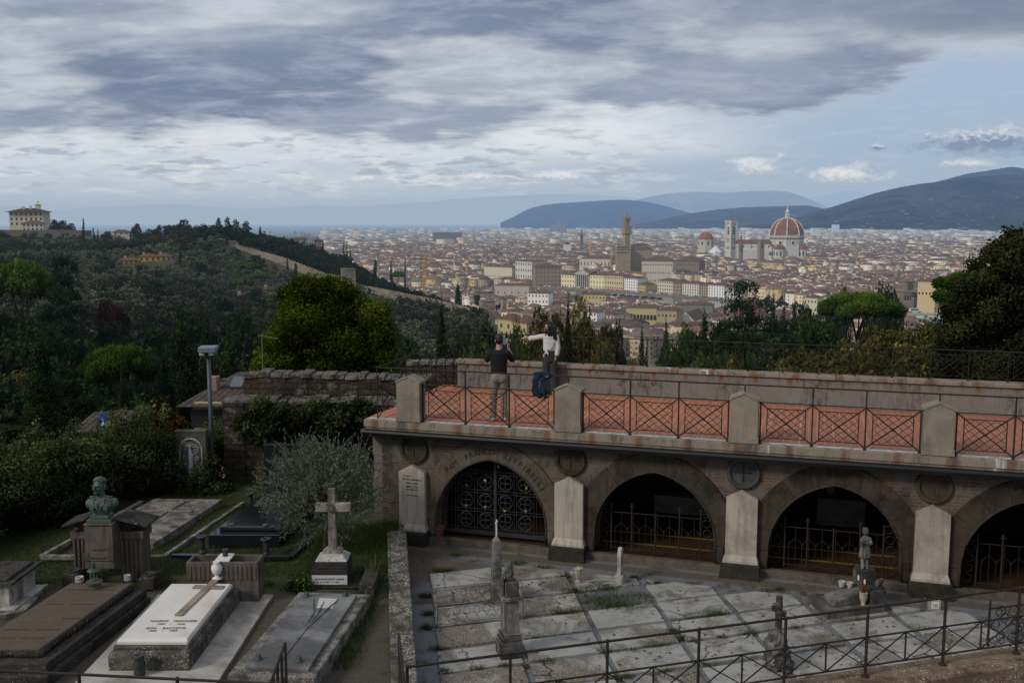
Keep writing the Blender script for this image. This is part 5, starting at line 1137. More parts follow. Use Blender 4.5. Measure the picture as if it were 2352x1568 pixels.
for s in (-1,1):
    mb=MB();mb.cap([P(s*.118,-.05,.055),P(s*.125,.07,.05),P(s*.135,.16,.042)],[.045,.046,.036]);mb.ell(P(s*.118,-.03,.075),(.045,.055,.05));o=mb.build('shoe',M_shoew,man,remesh=.01,sm=1)
    mb=MB();mb.cap([P(s*.118,-.055,.026),P(s*.135,.16,.022)],[.05,.042]);mb.v=[Vector((v.x,v.y,max(mloc[2],min(v.z,mloc[2]+.034)))) for v in mb.v];mb.build('sole',M_orange,o)
    mb=MB();mb.ell(P(s*.118+s*.03,.0,.075),(.02,.06,.022));mb.ell(P(s*.118,-.078,.085),(.022,.01,.025));mb.build('patch',M_shoeb,o)
mb=MB();mb.box((0,0,0),(.072,.009,.148));Mx=P.M @ Matrix.Translation((.135,.335,1.60)) @ Matrix.Rotation(R(-6),4,'Z');mb.v=[Mx @ v for v in mb.v];ph=mb.build('phone',M_phone,bevel=.008)
tag(ph,'dark smartphone held up in the right hand of the man','phone')
mb=MB();mb.box((0,-.0056,0),(.062,.002,.135));mb.v=[Mx @ v for v in mb.v];mb.build('screen',plain('phone_screen',(.16,.20,.27),.15,0,.8,30),ph)
mb=MB();mb.cap([P(.19,.02,.84),P(.2,.03,.72)],[.035,.04],8);o=mb.build('belt_pouch',plain('olive_pouch',(.03,.035,.022),.8),remesh=.012,sm=1);tag(o,'small dark olive pouch hanging at the right hip of the man','pouch')
mb=MB();mb.tube([P(.165,.0,.98),P(.19,.01,.86)],.008,4);mb.tube([P(.16,.04,.97),P(.215,.05,.84),P(.205,.04,.70)],.006,4);mb.build('strap',M_black,o)
# the woman
wl=T(2.93,3.98,-4.095);wo,P=figure('person','long haired woman in knotted white blouse and wide dark trousers, arm stretched left',wl,0)
mb=MB();e=lambda c,r:mb.ell(P(*c),r,14,9)
e((-.03,.0,1.60),(.085,.073,.108));e((-.05,-.0,1.545),(.055,.052,.05));e((-.118,.0,1.585),(.018,.012,.02));e((-.105,.0,1.61),(.012,.02,.03));e((-.105,.0,1.55),(.012,.02,.008));e((-.09,.0,1.515),(.022,.022,.02));mb.cap([P(-.0,0,1.38),P(-.01,.0,1.50)],[.052,.046])
e((0,0,1.24),(.125,.085,.20));e((0,0,.98),(.14,.10,.14))
mb.cap([P(-.15,.02,1.385),P(-.36,.10,1.335),P(-.565,.16,1.325)],[.042,.034,.023]);mb.cap([P(.16,-.01,1.37),P(.185,-.04,1.10),P(.135,-.07,.89)],[.042,.034,.022])
for s in (-1,1):mb.cap([P(s*.08,0,.92),P(s*.09,.0,.50),P(s*.10,.0,.09)],[.085,.055,.035])
hand(mb,P,(-.565,.16,1.325),(-1,.25,-.12),(0,0,1),.92,.45,1);hand(mb,P,(.135,-.07,.885),(-.12,-.05,-1),(.7,-.7,0),.92,.35,1)
mb.build('body',M_skin,wo,remesh=.0085,sm=1)
mb=MB();e((-.0,.01,1.635),(.095,.095,.105));e((.03,.01,1.58),(.085,.095,.11));e((-.03,.0,1.69),(.075,.075,.045))
for i in range(26):
    a=i/25;x0=-.06+.15*a;y0=-.07+random.uniform(-.02,.03)
    mb.cap([P(x0*.8+.01,y0,1.62),P(x0*1.1+.03,y0-.01,1.48),P(x0*1.5+.04+random.uniform(-.02,.02),y0-.005,1.34+random.uniform(-.03,.05)-.04*a)],[.026,.024,.010],7)
for i in range(12):a=i/11;mb.cap([P(.02+.09*a,.05,1.6),P(.04+.12*a,.06,1.45),P(.05+.15*a,.05,1.33)],[.03,.03,.012],7)
mb.cap([P(-.09,-.03,1.60),P(-.095,-.06,1.48),P(-.10,-.07,1.37)],[.018,.018,.008],7)
mb.build('hair',M_hair,wo,remesh=.0085,sm=1)
mb=MB();mb.cap([P(-.095,-.03,1.605),P(-.125,.0,1.605),P(-.10,.035,1.605)],[.013,.016,.013],6);mb.build('sunglasses',M_phone,wo)
mb=MB()
mb.lathe(P(0,0,0),[(0,1.02),(.125,1.02),(.15,1.05),(.158,1.12),(.155,1.22),(.16,1.30),(.165,1.37),(.11,1.42),(.06,1.44),(0,1.44)],22,1.0,.66)
mb.cap([P(-.13,.0,1.375),P(.13,.0,1.36)],[.058,.058]);mb.cap([P(-.15,.015,1.38),P(-.35,.09,1.335),P(-.43,.12,1.33)],[.064,.058,.055]);mb.cap([P(-.40,.11,1.33),P(-.445,.125,1.315)],[.06,.066])
mb.cap([P(.155,-.01,1.365),P(.195,-.04,1.12),P(.168,-.055,.975)],[.066,.056,.05]);mb.cap([P(.175,-.053,1.0),P(.165,-.057,.965)],[.056,.056])
e((-.04,-.05,1.25),(.09,.06,.10));e((.05,-.05,1.25),(.09,.06,.10))
for i in range(7):a=-.13+i*.043;mb.cap([P(a*1.0+.02,-.095+abs(a)*.2,1.32),P(-.03+a*.35,-.115,1.08)],[.008,.014],6)
e((-.075,-.115,1.045),(.032,.028,.026));mb.cap([P(-.075,-.12,1.04),P(-.115,-.125,.985)],[.017,.022]);mb.cap([P(-.075,-.12,1.04),P(-.045,-.13,.975)],[.017,.024])
mb.build('blouse',M_linen,wo,remesh=.0085,sm=1)
mb=MB();mb.lathe(P(0,0,0),[(0,.78),(.155,.78),(.165,.88),(.15,.98),(.13,1.06),(0,1.06)],20,1,.72)
mb.cap([P(-.075,0,.86),P(-.085,.0,.5),P(-.09,.0,.10)],[.095,.092,.10],14);mb.cap([P(.085,0,.86),P(.095,.0,.5),P(.10,.0,.08)],[.10,.105,.12],14)
for s,x in ((-1,-.09),(1,.1)):
    for i in range(5):a=i*1.25+.4;mb.cap([P(x+.06*math.cos(a),.06*math.sin(a),.8),P(x+.105*math.cos(a),.1*math.sin(a),.05)],[.02,.02],6)
mb.build('trousers',M_trous,wo,remesh=.011,sm=1)
for s,x,y in ((-1,-.13,-.08),(1,.10,-.05)):
    mb=MB();mb.cap([P(x+.04,y+.08,.045),P(x-.02,y-.06,.04)],[.042,.036]);mb.build('shoe',M_shoew,wo,remesh=.01,sm=1)
mb=MB();mb.ring(P(-.53,.15,1.327),.028,.006,P.M.to_3x3() @ Vector((.2,.9,.0)),Vector((0,0,1)),12,5);mb.ring(P(.142,-.068,.915),.028,.009,Vector((1,0,0)),Vector((0,1,0)),12,5);mb.build('wristband',M_black,wo)
# denim jacket on the railing
jc=T(3.80,.1,-3.02);mb=MB();J=lambda u,v,z:T(3.8+u,.1+v,-3.02+z);e=lambda c,r:mb.ell(J(*c),r,12,8)
rj=random.Random(4)
e((-.07,-.04,-.14),(.105,.05,.15));e((-.10,-.05,-.30),(.085,.045,.13));e((.02,-.05,-.24),(.08,.05,.14));e((-.06,.03,-.12),(.10,.04,.14));mb.cap([J(-.13,0,.015),J(.0,0,.03),J(.09,.0,.0)],[.04,.045,.04])
mb.cap([J(.0,-.05,-.12),J(.09,-.055,-.03),J(.16,-.05,.03),J(.19,-.05,-.015)],[.05,.048,.042,.03]);mb.cap([J(.06,-.05,-.28),J(.09,-.05,-.42)],[.05,.04]);mb.cap([J(-.08,-.05,-.3),J(-.02,-.055,-.41)],[.07,.05])
for i in range(16):a=rj.uniform(-.15,.1);mb.cap([J(a,-.085,rj.uniform(-.1,.0)),J(a+rj.uniform(-.05,.05),-.09,rj.uniform(-.38,-.2))],[.012,.014],6)
jk=mb.build('denim_jacket',M_denim,remesh=.010,sm=1,origin=jc);tag(jk,'dark blue denim jacket slung over the front railing beside the second pedestal','jacket')
for i,(a,b) in enumerate(((-.01,-.13),(.0,-.17),(-.02,-.21),(.13,-.01),(.16,.0))):mb=MB();mb.ell(J(a,-.115,b),.008,6,5);mb.build('button',M_shoew,jk)
# ---------------------------------------------------------------- terrain
def _lin(a,b,k):return a+(b-a)*k
CP=[]
def cp(px,y,z=None,py=None):CP.append(((px-1176)/F*1.0/math.cos(PITCH),y,z if z is not None else PD(px,py,y).z))
for px,z in ((-300,-8),(600,-8.6),(1176,-9.5),(1800,-9),(2700,-8)):cp(px,8,z);cp(px,24,z-.3)
for px,z in ((-200,-14),(200,-15),(600,-17),(1000,-19),(1500,-17),(2300,-15)):cp(px,55,z)
for px,z in ((-200,-24),(200,-26),(600,-30),(1000,-34),(1400,-31),(1900,-26),(2500,-22)):cp(px,100,z)
for px,z in ((-200,-36),(300,-40),(800,-48),(1200,-50),(1600,-44),(2000,-33),(2500,-32)):cp(px,170,z)
for px,z in ((-200,-42),(300,-48),(700,-56),(1100,-62),(1500,-68),(2000,-68),(2500,-68)):cp(px,300,z)
for px,py in ((-100,690),(150,690),(400,725),(650,760),(900,790)):cp(px,450,py=py)
for px,z in ((1150,-60),(1350,-76),(1700,-82),(2100,-86),(2500,-86)):cp(px,450,z)
for px,py in ((-100,612),(150,622),(350,645),(600,690),(850,705),(1000,730),(1118,748)):cp(px,600,py=py)
for px,z in ((1250,-78),(1400,-86),(1800,-88),(2500,-90)):cp(px,600,z)
WP=[(520,563,705),(560,573,700),(650,608,690),(720,635,684),(792,657,675),(850,675,668),(905,690,662),(1000,712,652),(1060,728,646),(1118,743,640)]
for px,py,y in WP:cp(px,y,py=py)
for px,py in ((-150,552),(100,556),(250,562),(400,560),(520,556)):cp(px,850,py=py)
for px,z in ((620,-22),(700,-30),(790,-42),(880,-60),(980,-80),(1100,-88),(1500,-90),(2500,-90)):cp(px,850,z)
for px,z in ((-150,-12),(60,-13),(200,-15),(400,-15),(540,-18),(640,-30),(720,-50),(800,-78),(900,-90),(1500,-90),(2500,-90)):cp(px,1010,z)
for px,z in ((-150,-40),(300,-50),(600,-75),(760,-90),(1200,-90),(2500,-90)):cp(px,1300,z)
for px in (-400,300,1000,1700,2600):cp(px,1700,-90);cp(px,2400,-90)
CPa=np.array(CP);_S=np.stack([CPa[:,0]*2.2,np.log(CPa[:,1])],1)
_D=np.sqrt(((_S[:,None]-_S[None])**2).sum(-1)+.004);_W=np.linalg.solve(_D+np.eye(len(_S))*.002,CPa[:,2])
def terr(X,Y):
    X=np.asarray(X,float);Y=np.maximum(np.asarray(Y,float),6.);sh=X.shape;q=np.stack([(X/Y).ravel()*2.2,np.log(Y).ravel()],1);out=np.zeros(len(q))
    for i in range(0,len(q),4000):out[i:i+4000]=np.sqrt(((q[i:i+4000,None]-_S[None])**2).sum(-1)+.004) @ _W
    return np.minimum(out,-6.9 if out.size else 0).reshape(sh)
def terr1(x,y):return float(terr(np.array([x]),np.array([y]))[0])
def yg(px,py,y0=300,y1=1000):
    ys=np.arange(y0,y1,4.);r=ray(px,py);xs=ys*(r.x/r.y);d=terr(xs,ys)-ys*(r.z/r.y);k=np.where(d>0)[0];return float(ys[k[0]]) if len(k) else 850.
def ground_mat():
    m,t=newmat('hillside_grass');p=t.pos();n=t.noise(p,.03,8,.65);n2=t.noise(p,.3,6,.7)
    c=t.mix(t.ss(n,.4,.6),(.030,.038,.016),(.06,.058,.03));c=t.mix(t.ss(n2,.45,.7),c,(.025,.03,.012));c=t.mix(t.m('MULTIPLY',t.ss(t.noise(p,.012,4),.55,.6),.5),c,(.09,.075,.05))
    y=t.sep(p)[1];z=t.sep(p)[2]
    city=t.mix(t.noise(p,.05,5,.7),(.10,.085,.07),(.17,.15,.13));c=t.mix(t.ss(z,-82.,-88.),c,city)
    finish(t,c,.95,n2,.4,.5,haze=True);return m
sg=np.linspace(-.95,.95,170);qg=np.linspace(math.log(6.),math.log(2450.),190)
Sg,Qg=np.meshgrid(sg,qg);Yg=np.exp(Qg);Xg=Sg*Yg;Zg=terr(Xg,Yg);n_,m_=Xg.shape;ix=np.arange(n_*m_).reshape(n_,m_)
me=npmesh('hillside',np.stack([Xg,Yg,Zg],-1),np.stack([ix[:-1,:-1],ix[:-1,1:],ix[1:,1:],ix[1:,:-1]],-1).reshape(-1,4),mats=[ground_mat()]);me.polygons.foreach_set('use_smooth',[True]*len(me.polygons))
tag(linkmesh('hillside',me),'grassy hillside falling to the river plain',kind='structure')
# ---------------------------------------------------------------- leaves
def leafy(clumps,n,size,asp=.55,shell=.62,seed=0,tint=.5,droop=0.,outw=.8,lo=.55,jit=0.):
    """clumps: (cx,cy,cz,rx,ry,rz). returns verts (4n,3) and point colours"""
    r_=np.random.default_rng(seed);C=np.array(clumps,float);k=len(C)
    pr=(C[:,3]*C[:,4]+C[:,5]*C[:,3]);pr=pr/pr.sum();id_=r_.choice(k,n,p=pr)
    d=r_.normal(size=(n,3));d /= np.linalg.norm(d,axis=1)[:,None];rad=shell+(1-shell)*r_.random(n)**.7;rad *= 1+.10*r_.normal(size=n)
    P=C[id_,:3]+d*rad[:,None]*C[id_,3:6]+r_.normal(size=(n,3))*jit
    nr=d*outw+r_.normal(size=(n,3))*.6;nr /= np.linalg.norm(nr,axis=1)[:,None]
    a=np.cross(nr,r_.normal(size=(n,3)));a /= np.linalg.norm(a,axis=1)[:,None];a[:,2]-=droop;a /= np.linalg.norm(a,axis=1)[:,None];b=np.cross(nr,a)
    s=size*(.6+.8*r_.random(n))[:,None];L=a*s;Wd=b*s*asp
    V_=np.stack([P-L,P+Wd,P+L,P-Wd],1).reshape(-1,3)
    cb=lo+(1.25-lo)*r_.random(k);br=cb[id_]*(.7+.6*r_.random(n))*(.66+.46*np.clip(d[:,2],-1,1));tn=np.clip(tint*.5+r_.normal(size=n)*.22+(r_.random(k)-.5)[id_]*.7,0,1)  # undersides of clumps darker, tops lighter: shading painted into the leaf colours
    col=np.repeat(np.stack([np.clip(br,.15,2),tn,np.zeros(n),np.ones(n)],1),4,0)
    return V_,col
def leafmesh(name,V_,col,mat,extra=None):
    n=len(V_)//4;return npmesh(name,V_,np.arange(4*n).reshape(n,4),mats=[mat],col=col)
def M_(name,a,b,**k):return foliage(name,a,b,**k)
L_oak=M_('leaves_dark_oak',(.030,.040,.014),(.062,.066,.022));L_green=M_('leaves_green',(.036,.062,.017),(.07,.105,.026),haze=True);L_dark=M_('leaves_dark',(.026,.042,.016),(.046,.064,.022),haze=True)
L_yel=M_('leaves_yellow_green',(.058,.09,.010),(.12,.145,.014),trans=.35);L_olive=M_('leaves_olive',(.11,.125,.062),(.175,.185,.105),haze=True);L_cyp=M_('leaves_cypress',(.028,.048,.019),(.05,.072,.026),haze=True)
L_pine=M_('leaves_pine',(.06,.115,.018),(.11,.165,.028),haze=True);L_gold=M_('leaves_gold_olive',(.06,.066,.018),(.13,.105,.028),haze=True);L_red=M_('leaves_red_brown',(.045,.018,.012),(.07,.03,.018),haze=True);L_hedge=M_('leaves_hedge',(.085,.115,.038),(.16,.185,.07));L_cedar=M_('leaves_cedar',(.038,.066,.036),(.06,.095,.045),haze=True)
M_bark=stone('bark',(.06,.045,.033),(.035,.028,.022),scale=3,bump=.6,haze=True)
def blob_crown(r,z0,z1,k,seed,br=.42,flat=1.):
    rs=random.Random(seed);out=[];zc,rz=(z0+z1)/2,(z1-z0)/2
    out.append((0,0,zc,r*.62,r*.62,rz*.7))
    while len(out)<k:
        th=rs.uniform(0,6.283);u=rs.uniform(-.85,.95);q=math.sqrt(1-u*u)*rs.uniform(.6,.82);b=r*br*rs.uniform(.65,1.15)
        out.append((math.cos(th)*q*r,math.sin(th)*q*r,zc+u*rz*.74,b,b,b*rz/r*flat*rs.uniform(.8,1.1)))
    return out
def trunk(mb,r,h,z1,n=6,seed=1):
    rs=random.Random(seed);mb.tube([(0,0,-1),(rs.uniform(-.05,.05)*h,0,h*.5),(0,rs.uniform(-.05,.05)*h,h)],[r*1.25,r*.85,r*.6],8)
    for i in range(n):th=i*6.28/n+rs.uniform(-.4,.4);L=(z1-h)*.7;mb.tube([(0,0,h*rs.uniform(.7,1)),(math.cos(th)*L*.45,math.sin(th)*L*.45,h+L*.5),(math.cos(th)*L*.85,math.sin(th)*L*.85,h+L*.95)],[r*.5,r*.3,r*.1],5)
def mktree(name,label,crown_me,r=.25,h=3,z1=8,seed=1,group=None,loc=(0,0,0),nb=6,bark=None):
    t_=thing(name,label,'tree',loc,0,group);mb=MB();trunk(mb,r,h,z1,nb,seed);me=bpy.data.meshes.new('trunk')
    me.from_pydata([tuple(v) for v in mb.v],[],mb.f);me.materials.append(bark or M_bark);me.polygons.foreach_set('use_smooth',[True]*len(me.polygons));linkmesh('trunk',me,t_);linkmesh('crown',crown_me,t_);return t_
def cyp_clumps(r,h,seed,k=34):
    rs=random.Random(seed);out=[]
    for i in range(k):
        f=(i+.5)/k;w_=r*(math.sin(math.pi*min(1,f*1.0)**.62)**.75*.92+.06)*(1 if f<.9 else .8);th=rs.uniform(0,6.28);q=w_*.30
        out.append((math.cos(th)*q,math.sin(th)*q,h*(.04+.93*f),w_*.80,w_*.80,h*.085*rs.uniform(.9,1.3)))
    return out
def umb_clumps(r,h,seed,k=26):
    rs=random.Random(seed);out=[]
    for i in range(k):
        q=math.sqrt((i+.5)/k)*.86;th=i*2.4+rs.uniform(-.3,.3);b=r*.27*rs.uniform(.8,1.2);out.append((math.cos(th)*q*r,math.sin(th)*q*r,h*(.93-.15*q*q)-b*.1+rs.uniform(-.15,.1),b,b,b*.45))
    return out
def ced_clumps(r,h,seed):
    rs=random.Random(seed);out=[];lv=11
    for j in range(lv):
        f=j/(lv-1);z=h*(.08+.88*f);rr=r*(1-.52*f**2.2);nb=9-int(4*f)
        for i in range(nb):
            th=i*6.28/nb+rs.uniform(-.5,.5);L=rr*rs.uniform(.65,1.08)
            for q in (.35,.62,.88):b=rr*.30*(1.15-q*.4);out.append((math.cos(th)*L*q,math.sin(th)*L*q,z+.02*h*rs.uniform(-1,1)-q*q*.03*h,b,b,h*.03))
    out.append((0,0,h*.97,r*.1,r*.1,h*.04));return out
H0={}
def proto(key,mat,clumps,n,size,**k):
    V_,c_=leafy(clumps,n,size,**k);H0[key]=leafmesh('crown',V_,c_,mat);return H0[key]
for i in range(3):
    proto('broad_m%d' % i,L_green if i else L_dark,blob_crown(5,2.5,11,26,10+i),5200,.34,seed=i);proto('gold_m%d' % i,L_gold,blob_crown(4,2.,11,24,40+i),6500,.24,seed=i)
    proto('cyp_m%d' % i,L_cyp,cyp_clumps(1.5,12,60+i),7000,.15,seed=i,asp=.45)
proto('broad_d',L_dark,blob_crown(5,2.2,11,26,17),5200,.34,seed=9)
proto('umb_m',L_pine,umb_clumps(6,12,5),9000,.21,seed=5,droop=-.3);proto('umb_n',L_pine,umb_clumps(6,12,9,32),26000,.14,seed=6,droop=-.3);proto('cedar',L_cedar,ced_clumps(6,14,4),34000,.17,seed=4,asp=.35)
proto('cyp_n',L_cyp,cyp_clumps(1.5,12,77,44),24000,.10,seed=7,asp=.45)
NT_={}
def place(key,px,y,top,width,name,label,group=None,base=None,r0=None,h0=None,rz=None,mesh=None,tr=(.3,3,8),zb=None):
    x=PD(px,600,y).x;z0=zb if zb is not None else terr1(x,y)-.3;zt=PD(px,top,y).z;W=width*y/F;h_=max(zt-z0,2.)
    if key not in NT_:
        t_=mktree(name,label,H0[key],tr[0],tr[1],tr[2],3,group);NT_[key]=t_
    else:t_=dup(NT_[key],(0,0,0),0,None,label);t_.name=name
    if group:t_['group']=group
    elif 'group' in t_:del t_['group']
    t_['label']=label
    t_.location=(x,y,z0);s=W/2/r0;t_.scale=(s,s,h_/h0);t_.rotation_euler=(0,0,random.uniform(0,6) if rz is None else rz);return t_
def T_(key,**k):
    r0,h0,tr={'broad':(5.6,11.5,(.3,3.4,8)),'gold':(4.6,11.5,(.25,3,8)),'cyp':(1.5,12.2,(.16,1,3)),'umb':(6.3,12.2,(.3,7.5,12)),'ceda':(6.3,14,(.35,10,13))}[key[:5] if key.startswith('broad') else key[:4] if not key.startswith(('cyp','umb')) else key[:3]]
    return place(key,r0=r0,h0=h0,tr=tr,**k)
# hero trees beyond the graveyard and the terrace
T_('cyp_n',px=77,y=48,top=752,width=98,name='cypress',label='tall dark cypress at the left edge rising above the hedge')
T_('umb_n',px=262,y=78,top=774,width=175,name='umbrella_pine',label='bright domed umbrella pine left of the lamp post, low in the valley')
T_('cyp_n',px=268,y=62,top=845,width=40,name='cypress',label='slim dark cypress standing just left of the house roof')
for px,top,w_,y,lab_ in ((412,700,95,95,'tall dark cypress behind the lamp post, left one of a pair'),(468,725,70,98,'tall dark cypress behind the lamp post, right one of a pair'),(372,800,70,80,'dark conical cypress between the umbrella pine and the lamp post'),(520,735,85,105,'broad dark cypress between the lamp post and the yellow green tree'),(555,790,60,90,'short dark cypress at the left foot of the yellow green tree')):
    T_('cyp_m%d' % (px % 3),px=px,y=y,top=top,width=w_,name='cypress',label=lab_)
T_('umb_m',px=45,y=200,top=582,width=170,name='umbrella_pine',label='tall umbrella pine cut by the left edge below the villa')
T_('cedar',px=140,y=190,top=584,width=150,name='cedar',label='dark layered cedar right of the tall umbrella pine at the left edge')
proto('red',L_red,blob_crown(5,3.5,10,20,90,flat=.8),4500,.3,seed=3);t_=place('red',247,250,683,78,'copper_tree','round copper red tree standing among the olives',r0=5.4,h0=10.2)
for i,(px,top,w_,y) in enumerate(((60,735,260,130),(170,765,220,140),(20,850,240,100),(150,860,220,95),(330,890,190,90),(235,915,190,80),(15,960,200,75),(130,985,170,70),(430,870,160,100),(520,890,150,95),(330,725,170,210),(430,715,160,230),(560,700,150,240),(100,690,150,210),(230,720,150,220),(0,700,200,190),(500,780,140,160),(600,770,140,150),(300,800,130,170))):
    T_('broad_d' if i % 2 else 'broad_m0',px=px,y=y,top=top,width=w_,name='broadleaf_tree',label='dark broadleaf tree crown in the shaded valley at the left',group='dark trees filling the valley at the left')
# the big yellow-green tree
def hero_tree(name,label,px,y,zbase,clumps_px,n,size,mat,tr,asp=.6,**k):
    x0=PD(px,600,y).x;rs=random.Random(len(clumps_px));cl=[]
    for (cx,cy,w_,h_) in clumps_px:
        c=PD(cx,cy,y);rx=w_*y/F;rz=h_*y/F
        for j in range(3):cl.append((c.x-x0+rs.uniform(-.35,.35)*rx,rs.uniform(-1,.8)*rx*1.0,c.z-zbase+rs.uniform(-.3,.3)*rz,rx*rs.uniform(.55,.8),rx*.75,rz*rs.uniform(.55,.85)))
    V_,c_=leafy(cl,n,size,asp=asp,**k);me=leafmesh('crown',V_,c_,mat);h_=max(c[2] for c in cl)
    return mktree(name,label,me,tr,h_*.5,h_*.8,5,None,(x0,y,zbase),0)
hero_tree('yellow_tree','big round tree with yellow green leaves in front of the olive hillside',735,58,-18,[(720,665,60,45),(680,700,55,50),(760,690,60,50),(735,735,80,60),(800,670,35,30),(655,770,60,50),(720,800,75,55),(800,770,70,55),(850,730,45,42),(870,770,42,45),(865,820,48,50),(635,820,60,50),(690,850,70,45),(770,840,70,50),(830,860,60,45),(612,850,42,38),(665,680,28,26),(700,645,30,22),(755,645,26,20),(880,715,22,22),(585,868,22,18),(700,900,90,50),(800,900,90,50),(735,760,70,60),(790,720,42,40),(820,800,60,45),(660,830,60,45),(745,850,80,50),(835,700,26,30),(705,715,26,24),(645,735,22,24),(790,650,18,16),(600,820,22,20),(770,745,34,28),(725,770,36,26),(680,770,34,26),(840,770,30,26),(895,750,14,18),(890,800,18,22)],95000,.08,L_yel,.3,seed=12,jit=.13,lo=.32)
# right-hand oak mass
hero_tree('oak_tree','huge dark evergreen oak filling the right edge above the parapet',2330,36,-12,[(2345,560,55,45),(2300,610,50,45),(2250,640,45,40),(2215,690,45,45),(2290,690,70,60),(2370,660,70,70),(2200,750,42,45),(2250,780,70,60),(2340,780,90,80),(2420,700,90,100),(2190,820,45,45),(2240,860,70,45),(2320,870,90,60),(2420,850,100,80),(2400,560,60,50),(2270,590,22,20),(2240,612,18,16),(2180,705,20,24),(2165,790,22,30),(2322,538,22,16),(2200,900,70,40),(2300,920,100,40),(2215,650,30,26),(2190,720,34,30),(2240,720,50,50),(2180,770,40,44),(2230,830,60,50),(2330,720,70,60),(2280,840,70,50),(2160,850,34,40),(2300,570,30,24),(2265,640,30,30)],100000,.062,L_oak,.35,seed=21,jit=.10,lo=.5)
hero_tree('pine_tree','bright green pine crown at the left of the huge oak',2190,60,-20,[(2175,655,32,22),(2200,640,32,20),(2160,685,24,26),(2200,680,40,30),(2235,650,30,24),(2215,720,40,30)],16000,.09,L_pine,.2,seed=22)
T_('cyp_n',px=1014,y=72,top=688,width=64,name='cypress',label='dark pointed cypress rising just left of the terrace corner')
T_('cyp_n',px=1306,y=78,top=683,width=44,name='cypress',label='narrow cypress rising directly behind the woman')
for i,(px,top,w_,y) in enumerate(((1262,690,95,120),(1218,745,80,125),(1350,702,115,120),(1398,735,80,130),(1290,770,110,105),(1372,790,120,100),(1240,800,90,95),(1440,790,80,105))):
    T_('gold_m%d' % (i % 3),px=px,y=y,top=top,width=w_*1.4,name='autumn_tree',label='golden olive broadleaf tree behind the terrace near the woman',group='golden trees behind the terrace')
for i,(px,top,w_,y) in enumerate(((1870,795,150,95),(1815,780,130,105),(1955,790,160,90),(2060,740,150,105),(2125,715,120,110),(2010,800,140,85),(2130,790,140,80),(1770,815,120,90),(1700,825,110,88),(2080,830,120,75),(1900,835,130,70))):
    T_('gold_m%d' % (i % 3),px=px,y=y,top=top,width=w_*1.4,name='brownish_tree',label='brownish green broadleaf crown behind the parapet at the right',group='brownish trees behind the parapet at the right')
for i,(px,top,w_,y) in enumerate(((1130,735,90,150),(1165,752,95,130),(1195,742,70,150),(1085,750,90,150),(1100,785,110,110),(1160,795,110,100),(1445,806,80,130),(1500,820,120,120),(1570,800,120,130),(1600,752,90,175),(1655,770,110,150),(1745,745,140,140),(1805,740,130,150),(1845,705,110,200),(1895,722,110,180),(1680,800,150,110),(2040,655,80,330),(1862,690,60,300),(1930,655,50,350),(1410,728,50,260),(1395,748,60,250),(940,757,120,190),(905,790,130,150),(970,790,120,140),(1030,775,110,160),(1545,770,60,210),(1640,815,120,100),(1650,735,90,175),(1590,748,80,180),(1720,765,100,140),(1765,720,80,200),(1985,800,110,120),(1215,790,80,120),(1340,800,90,120),(860,800,120,130),(1055,800,90,120),(1460,830,90,100),(1530,840,100,95))):
    T_('broad_d' if i % 3==0 else 'broad_m%d' % (1+i % 2),px=px,y=y,top=top,width=w_*1.4,name='broadleaf_tree',label='dark green broadleaf crown beyond the terrace parapet',group='dark trees beyond the terrace parapet')
T_('cedar',px=1712,y=150,top=643,width=215,name='cedar',label='large layered blue green cedar in front of the city right of centre')
T_('cedar',px=1800,y=125,top=730,width=230,name='cedar',label='lower spreading cedar right of the large layered one')
T_('umb_n',px=1977,y=170,top=657,width=203,name='umbrella_pine',label='bright green umbrella pine with bare forked trunk right of the cedar',zb=-31)
for i,(px,top,w_,y,lab_) in enumerate(((1621,706,38,140,'tall narrow cypress at the left of the large cedar'),(1532,729,20,330,'small cypress standing among the near rooftops'),(1477,738,16,330,'tiny pointed conifer beside the ochre house'),(1573,744,22,300,'round headed dark cypress left of the white church gable'),(1489,786,22,95,'slim cypress seen through the parapet railing'),(1779,659,16,400,'slim cypress rising right of the large cedar top'),(1829,679,18,390,'slim cypress before the cream houses'),(1804,695,26,380,'stubby dark conifer between two slim cypresses'),(1051,645,12,700,'lone cypress among the roofs beyond the city wall'))):
    T_('cyp_m%d' % (i % 3),px=px,y=y,top=top,width=w_*1.5,name='cypress',label=lab_)
# valley trees
ti=0;rv=random.Random(5)
for row in range(9):
    y=110+row*22
    for px in np.arange(-40+rv.uniform(0,30),1130,9.5*F/y):
        yy=y+rv.uniform(-9,9);p_=px+rv.uniform(-20,20);x=PD(p_,600,yy).x;z=terr1(x,yy);h_=rv.uniform(6,11)
        k=rv.choice(['broad_m1','broad_m2','broad_d','broad_m0','gold_m1'] if rv.random()<.9 else ['umb_m'])
        base=NT_.get(k) or T_(k,px=-30,y=120,top=700,width=100,name='valley_tree',label='mixed green tree growing in the wooded valley below the olive hill',group='trees of the wooded valley');t_=dup(base,(x,yy,z-.3),rv.uniform(0,6),(h_/11*rv.uniform(.8,1.1),)*2+(h_/11,),'mixed green tree growing in the wooded valley below the olive hill','trees of the wooded valley');t_.name='valley_tree';ti+=1
